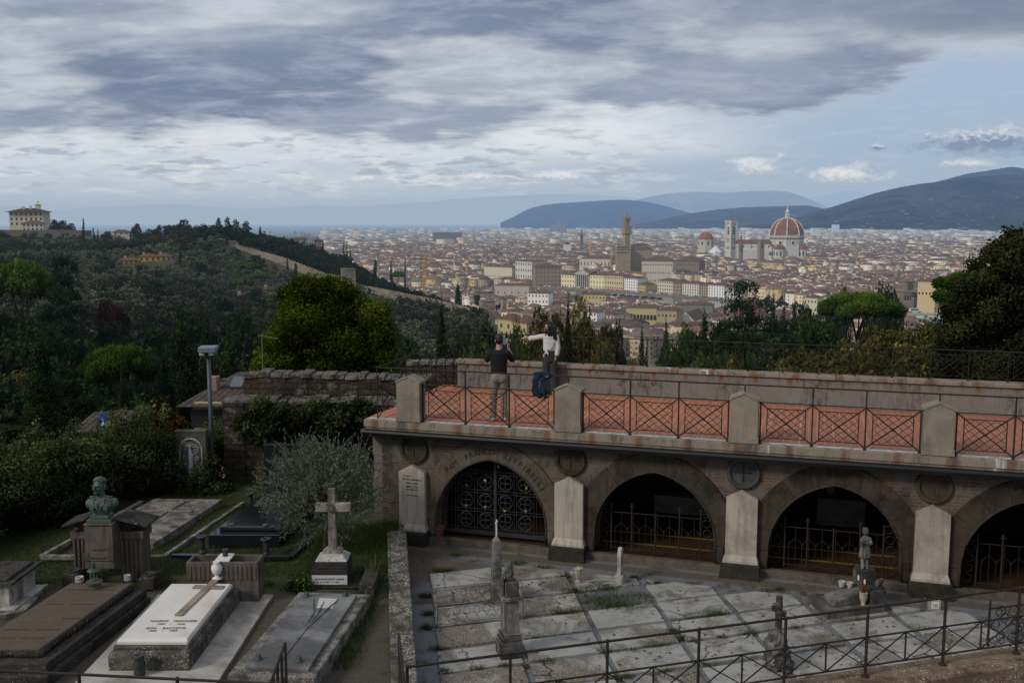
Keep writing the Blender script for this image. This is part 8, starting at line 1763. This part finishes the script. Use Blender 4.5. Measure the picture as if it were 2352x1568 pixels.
mb=MB();mb.hexa(rectp(at(1799,YD-30),at(1834,YD-30),YD-34,YD-16,ZG),rectp(at(1799,YD-30),at(1834,YD-30),YD-30,YD-16,PD(1805,566,YD-30).z));mb.build('transept',MBL,g)
# campanile
YC=1790;cxx=at(1678,YC);g=thing('bell_tower','tall square white marble bell tower standing left of the cathedral','tower',(cxx,YC,ZG));zc=lambda p:PD(1678,p,YC).z;rz=R(28);w_=13.6
mb=MB();sq(mb,cxx,YC,w_,ZG,zc(512),rz=rz);sq(mb,cxx,YC,w_+2.6,zc(512),zc(506),rz=rz);sq(mb,cxx,YC,w_+1.,zc(514),zc(512),w_+2.6,rz=rz)
q=Matrix.Rotation(rz,3,'Z')
for a,b in ((-1,-1),(1,-1),(1,1),(-1,1)):p=q @ Vector((a*w_/2,b*w_/2,0));mb.lathe((cxx+p.x,YC+p.y,0),[(1.9,ZG),(1.9,zc(512))],8)
mb.build('tower_body',MBL,g);mb=MB()
for py in (578,566,553,540,528,513):sq(mb,cxx,YC,w_+1.5,zc(py),zc(py)+.9,rz=rz)
mb.build('cornice',WH,g);mb=MB();sq(mb,cxx,YC,w_+2,zc(506),zc(503.5),.5,rz=rz);mb.build('roof',pmat(RT,'r'),g);mb=MB();mb.tube([(cxx,YC,zc(504)),(cxx,YC,zc(491))],.3,4);mb.build('mast',DK,g)
for f_,nx in ((0,-1),(1,1)):
    fr_=(q @ Vector((0,-1,0))) if f_==0 else (q @ Vector((-1,0,0)));tg_=(q @ Vector((1,0,0))) if f_==0 else (q @ Vector((0,-1,0)))
    for py,hh,ww_,offs in ((530,14,4.2,(0,)),(551,7.5,2.,(-2.2,2.2)),(568,6.5,1.7,(-2.2,2.2))):
        for of in offs:o=linkmesh('window',winmesh(ww_,hh,True),g,fr_*(w_/2+.05)+tg_*of+Vector((0,0,zc(py)-ZG)));o.rotation_euler=(0,0,rz if f_==0 else rz-math.pi/2)
# other towers and domes
def tower(name,label,px,y,wpx,top,wc,spire=None,rz=R(20),cat='tower',win=(),hexg=False,bat=False):
    x=at(px,y);w_=pm_(wpx,y);g=thing(name,label,cat,(x,y,ZG));z_=lambda p:PD(px,p,y).z;mb=MB()
    if hexg:mb.lathe((x,y,0),[(w_/2,ZG),(w_/2,z_(top)),(w_/2*1.1,z_(top)),(w_/2*1.1,z_(top)+1)],6)
    else:sq(mb,x,y,w_*.8,ZG,z_(top),rz=rz)
    if bat:merlons(mb,x,y,w_*.78,z_(top),4,1.2,1.6,rz)
    mb.build('shaft',pmat(wc),g)
    if spire:mb=MB();mb.lathe((x,y,0),[(w_/2*.9,z_(top)),(.25,z_(spire))],6);mb.build('spire',pmat((.19,.12,.085)),g)
    for p,hh in win:
        for s in ((-1,0,1) if hexg else (0,)):a=R(-90)+s*R(60);o=linkmesh('window',winmesh(w_*.2,hh,True),g,(math.cos(a)*w_*(.44 if hexg else .41),math.sin(a)*w_*(.44 if hexg else .44),z_(p)-ZG));o.rotation_euler=(0,0,a+math.pi/2)
    return g
tower('abbey_spire','slender hexagonal brown bell tower with pointed spire before the nave',1701,1590,10,560,(.24,.17,.11),536,hexg=True,win=((566,5),(574,5)),cat='bell tower');tower('square_tower','plain square brown stone tower in front of the cathedral nave',1747,1570,14,553,(.27,.21,.14),bat=True,win=((563,9),));tower('friary_spire','distant brown bell tower with pointed spire left of the stone tower',1335,2150,8,540,(.22,.16,.11),525,win=((544,5),),cat='bell tower')
tower('house_tower','short broken stone house tower below the yellow range',1643,1560,12,590,(.26,.22,.16));tower('house_tower','squat stone house tower at the far right among the roofs',2098-35,1250,14,622,(.25,.20,.15))
g=thing('chapel_dome','red tiled octagonal chapel dome left of the bell tower','dome',(at(1620,2000),2000,ZG));x=at(1620,2000);z_=lambda p:PD(1620,p,2000).z;r_=pm_(34,2000)/2;mb=MB();mb.lathe((x,2000,0),[(r_*1.06,ZG),(r_*1.06,z_(551)),(r_*1.1,z_(551)),(r_*1.1,z_(550))],8,ph=n8);mb.build('drum',pmat((.52,.46,.36)),g)
mb=MB();mb.lathe((x,2000,0),[(r_*math.cos(math.asin(f*.93)),z_(551)+(z_(533)-z_(551))*f) for f in (0,.15,.3,.45,.6,.75,.88,1)],8,ph=n8);mb.build('dome',stone('chapel_tiles',(.30,.10,.055),(.24,.085,.05),scale=.3,bump=0,haze=True),g)
for j in range(-2,3):a=n8+R(-112.5)+j*R(45)-R(0);o=linkmesh('window',winmesh(3,7,True),g,(math.cos(a)*r_*1.0,math.sin(a)*r_*1.0,z_(558)-ZG));o.rotation_euler=(0,0,a+math.pi/2)
x=at(1643,1830);mb=MB();mb.lathe((x,1830,0),[(pm_(32,1830)/2,ZG),(pm_(32,1830)/2,PD(1643,578,1830).z),(pm_(5,1830)/2,PD(1643,566,1830).z),(.5,PD(1643,564,1830).z)],8,ph=n8);tag(mb.build('baptistery',plain('white_roof',(.66,.66,.66),.6,haze=True)),'white pyramid roof of the octagonal baptistery below the red chapel dome','baptistery')
x=at(1400,2350);bldg('white_facade_church','distant church with white gabled facade left of the brown spire',1297,1311,2150,2150,PD(1304,561,2150).z-ZG,50,(.66,.64,.6),rows=1,cols=1,ww=2.4,wh=2.4,arch=True,roof='gable',rh=6)
for px0,px1,y,top,wc,lab_ in ((1864,1882,4200,524,(.66,.64,.58),'tall white apartment block right of the cathedral dome'),(1911,1925,5600,516,(.6,.66,.72),'glassy pale tower block on the right suburb edge'),(1263,1300,5200,517,(.20,.15,.17),'dark purple grey courthouse cluster rising far behind the town'),(1118,1134,2900,545,(.42,.42,.42),'grey slab office block left of centre in the town'),(995,1060,3300,534,(.10,.11,.12),'long dark flat theatre block beyond the riverside houses')):
    g,add,L=bldg('tower_block' if px1-px0<30 else 'large_block',lab_,px0,px1,y,y,PD(px0,top,y).z-ZG,30,wc,rows=6 if px1-px0<20 else 1,cols=6 if px1-px0<20 else 1,ww=3.2,wh=2,roof='flat',rc_=(.3,.3,.3),dark=(.14,.16,.18),win=px1-px0<20)
    if 'courthouse' in lab_:
        for i,(a,hh,w2) in enumerate(((.15,.75,10),(.5,1.7,6),(.62,1.5,12),(.82,1.35,14),(.95,.8,8))):mb=MB();b0=PD(px0,525,y).z-ZG;mb.prism([(L*a-w2,-2,0),(L*a+w2,-2,0),(L*a+w2*.7,-2,b0*hh*1.0),(L*a-w2*.3,-2,b0*hh*1.25)],(0,16,0));add('wing',mb,pmat((.19,.15,.17)))
# riverside row far left and left bank houses
rl_=random.Random(6);px=752.
i=0
while px<1095:
    y=np.interp(px,[752,900,1000,1100],[2150,1950,1720,1480]);w_=rl_.uniform(9,17)*(1+(px-752)/600);c=rl_.choice([(.74,.72,.66),(.70,.64,.52),(.76,.74,.7),(.66,.55,.38),(.6,.5,.42)]);h_=rl_.uniform(19,25);P0=(px,px+w_-.4)
    bldg('embankment_house','pale riverside apartment house in the long row left of centre',P0[0],P0[1],y,float(np.interp(px+w_,[752,900,1000,1100],[2150,1950,1720,1480])),h_,22,c,rows=4,cols=5,ww=1.6,wh=2.4,rh=2.5,group='pale riverside houses left of centre',cat='house');px+=w_;i+=1
# embankment, road and river
def strip(name,label,off0,off1,z0,z1,mat,a=1095,b=1725,kind='structure'):
    mb=MB();P0,P1=[],[]
    for px in range(a,b,18):y=rby(px);d=PD(px,600,y);P0.append(Vector((d.x,y+off0,z0)));P1.append(Vector((PD(px,600,y+off1).x,y+off1,z1)))
    n=len(P0);mb.add(P0+P1,[(i,i+1,n+i+1,n+i) for i in range(n-1)]);o=mb.build(name,mat);tag(o,label,kind=kind) if kind else None;return o
RV=plain('river_road',(.17,.16,.15),.9,haze=True);strip('river_road','river road along the palace fronts',-24,0,ZG+.8,ZG+.8,RV)
o=strip('embankment_wall',None,-24.2,-24,ZG-7,ZG+1.8,stone('embankment_stone',(.30,.24,.17),(.24,.19,.14),scale=.2,bump=0,haze=True),kind=None);tag(o,'brown stone embankment wall along the river road','wall')
strip('river','still river below the embankment',-150,-24.3,ZG+.1,ZG+.1,plain('river_water',(.05,.065,.05),.15,haze=True))
cmats=[plain('car_paint_%d' % i,c,.35,0,.05,haze=True) for i,c in enumerate(((.5,.5,.5),(.03,.03,.035),(.2,.21,.23),(.35,.04,.03),(.05,.08,.18)))]
car0={}
for i in range(46):
    px=1225+i*9.6+rl_.uniform(-2,2);y=rby(px)-rl_.choice([5,9]);x=at(px,y);k=rl_.choice([0,0,1,2,2,3,4])
    if k not in car0:mb=MB();mb.box((0,0,.75),(4.2,1.8,.7));mb.box((-.1,0,1.3),(2.3,1.6,.6),0,.8);me=bpy.data.meshes.new('car');me.from_pydata([tuple(v) for v in mb.v],[],mb.f);me.materials.append(cmats[k]);car0[k]=me
    o=linkmesh('parked_car',car0[k],None,(x,y,ZG+.8));o.rotation_euler=(0,0,-.65);tag(o,['silver car parked along the river road','black car parked along the river road','grey car parked along the river road','red car parked along the river road','blue car parked along the river road'][k],'car',['silver','black','grey','red','blue'][k]+' cars parked along the river road')
for i in range(11):
    px=1345+i*17;y=rby(px)-75;far(BM,'river_tree',px,y,676+i*1.6+rl_.uniform(-2,2),18,5,11,'dark rounded tree in the row lining the river','row of trees lining the river',base=None);o=bpy.context.scene.objects[-1]
# cranes
def crane(label,px,y,b,t_,c,jib=0):
    x=at(px,y);z0,z1=PD(px,b,y).z,PD(px,t_,y).z;g=thing('tower_crane',label,'crane',(x,y,ZG));mb=MB()
    for a,b_ in ((-1,-1),(1,-1),(1,1),(-1,1)):mb.tube([(x+a,y+b_,ZG),(x+a,y+b_,z1)],.3,4)
    z=ZG
    while z<z1-2:mb.tube([(x-1,y-1,z),(x+1,y-1,z+2.2)],.2,3);z+=2.2
    mb.build('mast',c,g)
    if jib:mb=MB();mb.tube([(x-12,y,z1),(x+jib,y,z1)],.5,4);mb.tube([(x,y,z1+5),(x+jib*.7,y,z1)],.15,3);mb.tube([(x,y,z1),(x,y,z1+5)],.4,4);mb.build('jib',c,g)
CY=plain('crane_yellow',(.62,.36,.03),.6,haze=True);CRd=plain('crane_red',(.55,.06,.04),.6,haze=True);CG=plain('crane_grey',(.25,.26,.28),.6,haze=True)
crane('yellow crane mast rising left of the stone palace tower',1355,1560,600,553,CY);crane('yellow crane mast just in front of the museum block',1403,1440,610,570,CY);crane('slim grey crane with red jib over the left bank building site',930,1150,640,562,CG,12);crane('yellow crane beside the scaffold on the left bank',974,820,650,600,CY,8)
g=thing('crane_cab','red crane cab with white jib and blue plate among the roofs below the cathedral','crane',(at(1704,1300),1300,ZG));x=at(1704,1300);z=PD(1704,643,1300).z;mb=MB();mb.box((x,1300,z),(5,3,8));mb.tube([(x,1300,ZG),(x,1300,z)],1,6);mb.build('cab',CRd,g);mb=MB();mb.tube([(x,1300,z+3),(x+20,1298,z+3.6)],.7,4);mb.build('jib',WH,g)
mb=MB();mb.box((x+10,1298,z-3),(8,.4,4));o=mb.build('plate',plain('blue_plate',(.03,.05,.22),.5,haze=True),g);mb=MB();mb.text('KIV',4,(x+10,1297.7,z-4.3),(1,0,0),Zv,.05);mb.build('lettering',WH,o)
# library with twin towers
yl=960;BN=stone('library_stone',(.27,.205,.15),(.2,.155,.115),scale=.3,bump=0,haze=True);g=thing('library','brown stone library with two open square towers and arcaded front at the right','library',(at(2120,yl),yl,-88));C=pl(g);z_=lambda p:PD(2120,p,yl).z
mb=MB();mb.hexa(rectp(at(2078,yl),at(2176,yl),yl,yl+30,-95),rectp(at(2078,yl),at(2176,yl),yl,yl+30,z_(669)));mb.hexa(rectp(at(2076,yl),at(2178,yl),yl-1,yl+31,z_(671)),rectp(at(2076,yl),at(2178,yl),yl-1,yl+31,z_(668.5)));mb.build('main_block',BN,g)
for a,b in ((2083,2107),(2150,2173)):
    mb=MB();mb.hexa(rectp(at(a,yl),at(b,yl),yl+1,yl+11,z_(668.5)),rectp(at(a,yl),at(b,yl),yl+1,yl+11,z_(647)));mb.hexa(rectp(at(a-1.5,yl),at(b+1.5,yl),yl,yl+12,z_(647)),rectp(at(a-1.5,yl),at(b+1.5,yl),yl,yl+12,z_(643)));mb.hexa(rectp(at(a+3,yl),at(b-3,yl),yl+2,yl+10,z_(643)),rectp(at(a+3,yl),at(b-3,yl),yl+2,yl+10,z_(640)));tw=mb.build('square_tower',BN,g)
    linkmesh('belfry_arch',winmesh(5,7,True,(.07,.06,.05)),tw,Vector((at((a+b)/2,yl),yl+.9,z_(657)))-C)
for i in range(5):linkmesh('arch',winmesh(5.2,11,True,(.05,.045,.04)),g,Vector((at(2110+i*14,yl),yl-.05,z_(695)))-C)
for i in range(3):linkmesh('window',winmesh(1.6,5),g,Vector((at(2083+i*6,yl),yl-.05,z_(683)))-C)
mb=MB();mb.box((at(2130,yl),yl-.3,z_(677)),(26,.3,4));mb.build('dark_band',DK,g)
# ---------------------------------------------------------------- hill buildings
yf=1010;VC=(.62,.52,.36)
g,add,L=bldg('hill_villa','cream three storey villa with broad hipped roof and belvedere on the left skyline',27,105,yf,yf+6,PD(60,487,yf).z-PD(60,520,yf).z,26,VC,rows=3,cols=7,ww=1.6,wh=2.6,rh=4,z=PD(60,520,yf).z,eave=3.2,rc_=(.05,.038,.032))
h=PD(60,487,yf).z-PD(60,520,yf).z
mb=MB();mb.box((L*.76,13,h+5),(4,4,5));mb.box((L*.76,13,h+7.7),(5.4,5.4,.6));mb.tube([(L*.76,13,h+8),(L*.76,13,h+11)],.5,5);mb.ell((L*.76,13,h+10.5),1.,6,5);add('belvedere',mb,pmat(VC));mb=MB();mb.box((L*.38,8,h+4),(1.6,1.6,4));add('chimney',mb,pmat(VC));mb=MB();mb.box((L*.58,8,h+4.5),(1.6,1.6,4));add('chimney',mb,pmat(VC))
bldg('hill_annex','white low annex with brown roof in front of the hill villa',55,104,yf-25,yf-20,PD(80,514,yf-25).z-PD(80,531,yf-25).z,12,(.66,.6,.5),rows=2,cols=5,ww=1.4,wh=2.2,rh=3.2,z=PD(80,531,yf-25).z,eave=1)
RW=stone('rampart_brick',(.13,.095,.075),(.095,.072,.06),scale=.12,bump=0,haze=True)
g=thing('rampart','long brown brick fortress rampart below the hill villa','wall',(at(150,960),960,-20));z_=lambda p,y:PD(100,p,y).z
for a,b,y0,y1,t_,bb,nm in ((-80,140,970,965,528,548,'curtain'),(140,196,955,955,529,553,'bastion'),(196,330,965,900,541,552,'curtain')):
    mb=MB();A,B=PD(a,t_,y0),PD(b,t_+.5,y1);mb.hexa([Vector((A.x,y0,A.z-30)),Vector((B.x,y1,B.z-30)),Vector((B.x,y1+14,B.z-30)),Vector((A.x,y0+14,A.z-30))],[A,B,B+Vector((0,14,0)),A+Vector((0,14,0))]);mb.build(nm,RW,g)
for px0,px1,y,t_,b_,wc,lab_,cols in ((318,358,615,589,603,(.50,.32,.07),'ochre yellow farmhouse main wing on the olive hillside',3),(358,394,622,589,601,(.46,.28,.06),'ochre yellow farmhouse right wing on the olive hillside',3),(273,318,612,598,608,(.40,.25,.06),'low ochre wing with dark porch left of the yellow farmhouse',4),(545,566,545,680,697,(.48,.42,.36),'tiny pinkish hut with slanted roof among the olives',1),(605,628,560,665,682,(.24,.15,.11),'small reddish brown hut half hidden by trees',1),(262,300,860,533,540,(.5,.45,.38),'low white house with red roof on the ridge',3),(420,446,800,549,553,(.45,.38,.3),'sliver of a pale low building on the ridge',2),(677,708,1000,549,556,(.36,.28,.22),'brownish villa wall behind the ridge trees',2),(722,740,1000,552,558,(.3,.2,.15),'red brown house behind the ridge wood',2)):
    y=yg((px0+px1)/2,b_-1) if y<900 and px0>270 else y;z=PD(px0,b_,y).z;bldg('hillside_house',lab_,px0,px1,y,y+3,max(PD(px0,t_,y).z-z,2),8,wc,rows=1 if cols<5 else 2,cols=cols,ww=1.1,wh=1.7,rh=2.,z=z,eave=.6,cat='house',rc_=(.16,.075,.05))
# city wall with towers
CWm=stone('city_wall_stone',(.34,.275,.20),(.26,.215,.16),stain=(.15,.13,.10),scale=.35,streak=.4,bump=.3,bdist=.3,haze=True);g=thing('city_wall','old crenellated stone city wall descending the hill from left to right','wall',(at(800,670),670,-50))
tops=[(535,561),(560,567),(600,578),(650,592),(700,611),(745,628),(792,636),(815,651),(850,659),(905,669),(950,678),(1000,688),(1060,703),(1100,713)]
for (a,ta),(b,tb) in zip(tops,tops[1:]):
    ya2,yb2=wy(a),wy(b);mb=MB();n=7
    for i in range(n):
        f0,f1=i/n,(i+1)/n;A,B=PD(a+(b-a)*f0,ta+(tb-ta)*f0,ya2+(yb2-ya2)*f0),PD(a+(b-a)*f1,ta+(tb-ta)*f0,ya2+(yb2-ya2)*f1);d=Vector((0,1.6,0));B.z=A.z
        mb.hexa([Vector((A.x,A.y,A.z-18)),Vector((B.x,B.y,B.z-18)),Vector((B.x,B.y,B.z-18))+d,Vector((A.x,A.y,A.z-18))+d],[A,B,B+d,A+d])
    mb.build('wall_section',CWm,g)
def wtower(px,y,w_,t_,b_,label):
    x=at(px,y);W=pm_(w_,y);zt=PD(px,t_,y).z;g=thing('wall_tower',label,'tower',(x,y,zt-22));mb=MB();mb.hexa(rectp(x-W/2*1.05,x+W/2*1.05,y-4,y+5,zt-22,R(14)),rectp(x-W/2,x+W/2,y-4,y+5,zt,R(14)));mb.build('shaft',CWm,g);mb=MB()
    for i in range(5):mb.box((x-W/2+(i+.5)*W/5,y-4+.25*(i-2),zt+.5),(W/8,1.2,1.1),R(14))
    mb.build('battlement',CWm,g)
wtower(799,668,31,618,650,'square stone wall tower halfway up the hill');wtower(1118,632,31,691,738,'weathered square wall tower at the lower end of the city wall');wtower(538,706,20,556,575,'squat stone tower where the city wall meets the ridge')
# ---------------------------------------------------------------- middle distance around the graveyard
yh=34.;z0=PD(470,990,yh).z;g=thing('tiled_house','old house with brown tiled hip roof, chimney and skylight beyond the graveyard wall','house',(at(480,yh),yh,z0));X0,X1=at(388,yh),at(640,yh);ze=PD(470,934,yh).z;zr=PD(530,874,yh+4).z
mb=MB();ex(mb,rectp(X0+.5,X1,yh+.4,yh+7.5,0),z0-2,ze+.05);mb.build('wall',stone('yellow_plaster_wall',(.30,.25,.15),(.25,.2,.13),stain=(.15,.12,.09),scale=1.2),g)
def tiles_mat():
    m,t=newmat('pantiles');p=t.pos();x,y,z=t.sep(p)[:3];wv_=t.m('ABSOLUTE',t.m('SUBTRACT',t.m('FRACT',t.m('DIVIDE',t.m('ADD',x,t.m('MULTIPLY',t.noise(p,3,3),.1)),.24)),.5));rw_=t.m('FRACT',t.m('DIVIDE',z,.16));c=t.mix(t.noise(p,6,6,.75),(.03,.022,.019),(.105,.07,.054));c=t.mix(t.m('MULTIPLY',t.ss(wv_,.3,.5),.7),c,(.02,.015,.012));c=t.mix(t.m('MULTIPLY',t.ss(rw_,.25,.05),.6),c,(.02,.015,.012));n=t.noise(p,2.5,6,.75);c=t.mix(t.m('MULTIPLY',t.ss(n,.55,.68),.55),c,(.26,.21,.17));finish(t,c,.9,t.m('MULTIPLY_ADD',wv_,-2.,rw_),.9,.05);return m
PT=tiles_mat();a=[Vector((X0,yh,ze)),Vector((X1+.5,yh,ze)),Vector((X1+.5,yh+8,ze)),Vector((X0,yh+8,ze))];mb=MB();mb.add(a+[Vector((at(512,yh+4),yh+4,zr)),Vector((X1-1,yh+4,zr))],[(0,1,5,4),(2,3,4,5),(1,2,5),(3,0,4),(3,2,1,0)]);rf=mb.build('roof',PT,g)
xc=at(476,yh+2.5);mb=MB();ex(mb,rectp(xc-.13,xc+.2,yh+2.4,yh+2.9,0),ze,PD(476,866,yh+2.5).z);mb.tube([(xc+.3,yh+3,ze+.5),(xc+.3,yh+3,PD(487,876,yh+3).z)],.1,8);mb.build('chimney',stone('chimney_brick',(.28,.19,.14),(.2,.15,.12),scale=6),rf)
s0=PD(545,881,yh+2.9);mb=MB();mb.hexa([s0+Vector(p) for p in ((-.2,-.3,-.13),(.25,-.3,-.13),(.25,.3,.16),(-.2,.3,.16))],[s0+Vector(p) for p in ((-.2,-.34,-.05),(.25,-.34,-.05),(.25,.26,.24),(-.2,.26,.24))]);mb.build('skylight',plain('pale_glass',(.09,.105,.12),.2),rf)
for px in (440,472,500):mb=MB();xw=at(px,yh+.4);ex(mb,rectp(xw-.22,xw+.22,yh+.36,yh+.45,0),PD(px,985,yh).z,PD(px,945,yh).z);mb.build('window',plain('dark_window',(.02,.022,.022),.3),g)
g=thing('antenna','thin television antenna on a pole beside the yellow green tree','antenna',PD(596,900,40));xa_=at(596,40);mb=MB();mb.tube([(xa_,40,PD(596,900,40).z),(xa_,40,PD(596,768,40).z)],.009,5);mb.build('pole',CG,g);mb=MB()
zt=PD(596,772,40).z;mb.tube([(xa_-.15,40,zt+.05),(xa_+.6,40.2,zt-.12)],.012,4)
for i in range(6):mb.tube([(xa_-.1+i*.12,39.8,zt+.03-i*.027),(xa_-.1+i*.12,40.3,zt+.03-i*.027)],.008,3)
mb.build('yagi',CG,g)
# church terrace parapet with visitors at the left edge
yt=86.;g=thing('stone_parapet','pale stone stair parapet descending at the left edge behind the hedge','wall',PD(30,1080,yt));mb=MB();A,B,Cc=PD(-80,1095,yt),PD(100,1022,yt+6),PD(185,1004,yt+9)
for p,q_ in ((A,B),(B,Cc)):bar(mb,p,q_,.5,.25);mb.hexa([Vector((p.x,p.y+.05,p.z-2)),Vector((q_.x,q_.y+.05,q_.z-2)),Vector((q_.x,q_.y+.2,q_.z-2)),Vector((p.x,p.y+.2,p.z-2))],[Vector((p.x,p.y+.05,p.z)),Vector((q_.x,q_.y+.05,q_.z)),Vector((q_.x,q_.y+.2,q_.z)),Vector((p.x,p.y+.2,p.z))])
mb.build('coping',M_marble,g);zf=PD(20,1078,85).z
mb=MB();ex(mb,rectp(at(-100,84),at(75,84),80,88,0),zf-4,zf);tag(mb.build('stair_landing',M_marble),'pale stone stair landing at the left edge',kind='structure')
for i,(px,h_,cl,lab_) in enumerate(((3,1.65,(.32,.42,.52),'distant visitor in pale blue at the very left edge'),(24,1.6,(.55,.54,.52),'distant visitor in a white top bending over the stair parapet'),(12,1.7,(.03,.03,.04),'distant visitor in black left of the one in white'),(50,1.72,(.05,.035,.03),'distant visitor in dark brown on the stair landing'),(88,1.66,(.04,.04,.045),'distant visitor in dark grey near the hedge top'))):
    y=83.+i*.4;x=at(px,y);g=thing('person',lab_,'person',(x,y,zf));P=lambda a,b,c:Vector((x+a,y+b,zf+c*h_/1.7));mb=MB();e=lambda c,r:mb.ell(P(*c),r,10,7)
    e((0,0,1.58),(.08,.09,.11));mb.cap([P(0,0,1.38),P(0,0,1.48)],[.055,.05],8);mb.cap([P(-.18,0,1.36),P(-.24,.03,1.08),P(-.2,.12,.85)],[.045,.04,.03],8);mb.cap([P(.18,0,1.36),P(.24,.03,1.08),P(.2,.12,.85)],[.045,.04,.03],8);e((0,0,1.2),(.15,.09,.22))
    for s in (-1,1):mb.cap([P(s*.08,0,.9),P(s*.09,.02,.48),P(s*.1,0,.06)],[.08,.055,.04],8)
    mb.build('body',M_skin,g,remesh=.018,sm=1);mb=MB();mb.cap([P(0,0,1.32),P(0,0,1.0)],[.17,.16],12);mb.cap([P(-.17,0,1.36),P(-.23,.02,1.15)],[.07,.06],8);mb.cap([P(.17,0,1.36),P(.23,.02,1.15)],[.07,.06],8);mb.build('top',plain('visitor_cloth_%d' % i,cl,.9),g,remesh=.018,sm=1)
    mb=MB();mb.ell(P(0,-.015,1.63),(.092,.095,.10),10,7);mb.build('hair',M_hair,g);mb=MB()
    for s in (-1,1):mb.cap([P(s*.08,0,.9),P(s*.09,.01,.5),P(s*.1,0,.12)],[.105,.075,.06],8)
    mb.build('trousers',M_trous if i != 1 else plain('light_trousers',(.3,.28,.25),.9),g,remesh=.018,sm=1)
ys_=36;g=thing('road_sign','blue square road sign with white arrow seen over the hedge','sign',PD(236,985,ys_));c=PD(236,968,ys_);mb=MB();mb.tube([(c.x,ys_+.03,c.z-1.6),(c.x,ys_+.03,c.z+.3)],.03,6);mb.build('pole',CG,g);mb=MB();mb.box((c.x,ys_,c.z),(.28,.02,.62));o=mb.build('panel',plain('sign_blue',(.01,.07,.38),.4),g);mb=MB();mb.prism([(c.x-.06,ys_-.014,c.z-.15),(c.x+.06,ys_-.014,c.z-.15),(c.x,ys_-.014,c.z+.2)],(0,-.004,0));mb.box((c.x,ys_-.016,c.z-.19),(.12,.004,.03));mb.build('arrow',M_white,o)
yh=38.;z0=PD(210,990,yh).z
g=thing('low_house','low ochre house with reddish tiled roof glimpsed over the hedge','house',(at(200,yh),yh,z0-1));mb=MB();ex(mb,rectp(at(150,yh),at(255,yh),yh,yh+4,0),z0-3,PD(200,989,yh).z);mb.build('wall',stone('ochre_wall',(.17,.13,.085),(.14,.11,.075),scale=1.),g);mb=MB();zz_=PD(200,990,yh).z;mb.hexa(rectp(at(146,yh),at(259,yh),yh-.3,yh+4.3,zz_),rectp(at(146,yh),at(259,yh),yh+1.9,yh+2.1,zz_+.35));mb.build('roof',PT,g)  # wall in a plain ochre base colour with slight noise
# teal water basin and cars near the right pine
yb2=200;z=-47.;mb=MB();q0,q1=PD(2120,737,yb2),PD(2200,742,yb2);mb.box(((q0.x+q1.x)/2+4,yb2,q0.z),(14,10,.3));tag(mb.build('water_basin',plain('teal_water',(.06,.19,.19),.2,haze=True)),'teal water basin glimpsed between the brown tree and the oak','basin')
mb=MB();mb.box(((q0.x+q1.x)/2+4,yb2+6,q0.z+.8),(16,1.2,.5));tag(mb.build('basin_wall',plain('pale_stone_far',(.38,.35,.33),.8,haze=True)),'pale stone rim wall behind the teal basin','wall')
yv=330;v_=PD(2100,712,yv)
g=thing('white_van','small white car parked in front of the library arcade','car',(v_.x,yv,v_.z-1));mb=MB();mb.box((v_.x,yv,v_.z-.45),(4.4,1.9,.8));mb.box((v_.x-.2,yv,v_.z+.25),(3.2,1.7,.7),0,.82);mb.build('body',cmats[0],g,bevel=.12);mb=MB();mb.box((v_.x-.2,yv-.72,v_.z+.25),(2.6,.3,.4));mb.build('window',DK,g)
for s in (-1,1):mb=MB();mb.tube([(v_.x+s*1.4,yv-1.,v_.z-.75),(v_.x+s*1.4,yv-.7,v_.z-.75)],.34,12);mb.build('wheel',DK,g)
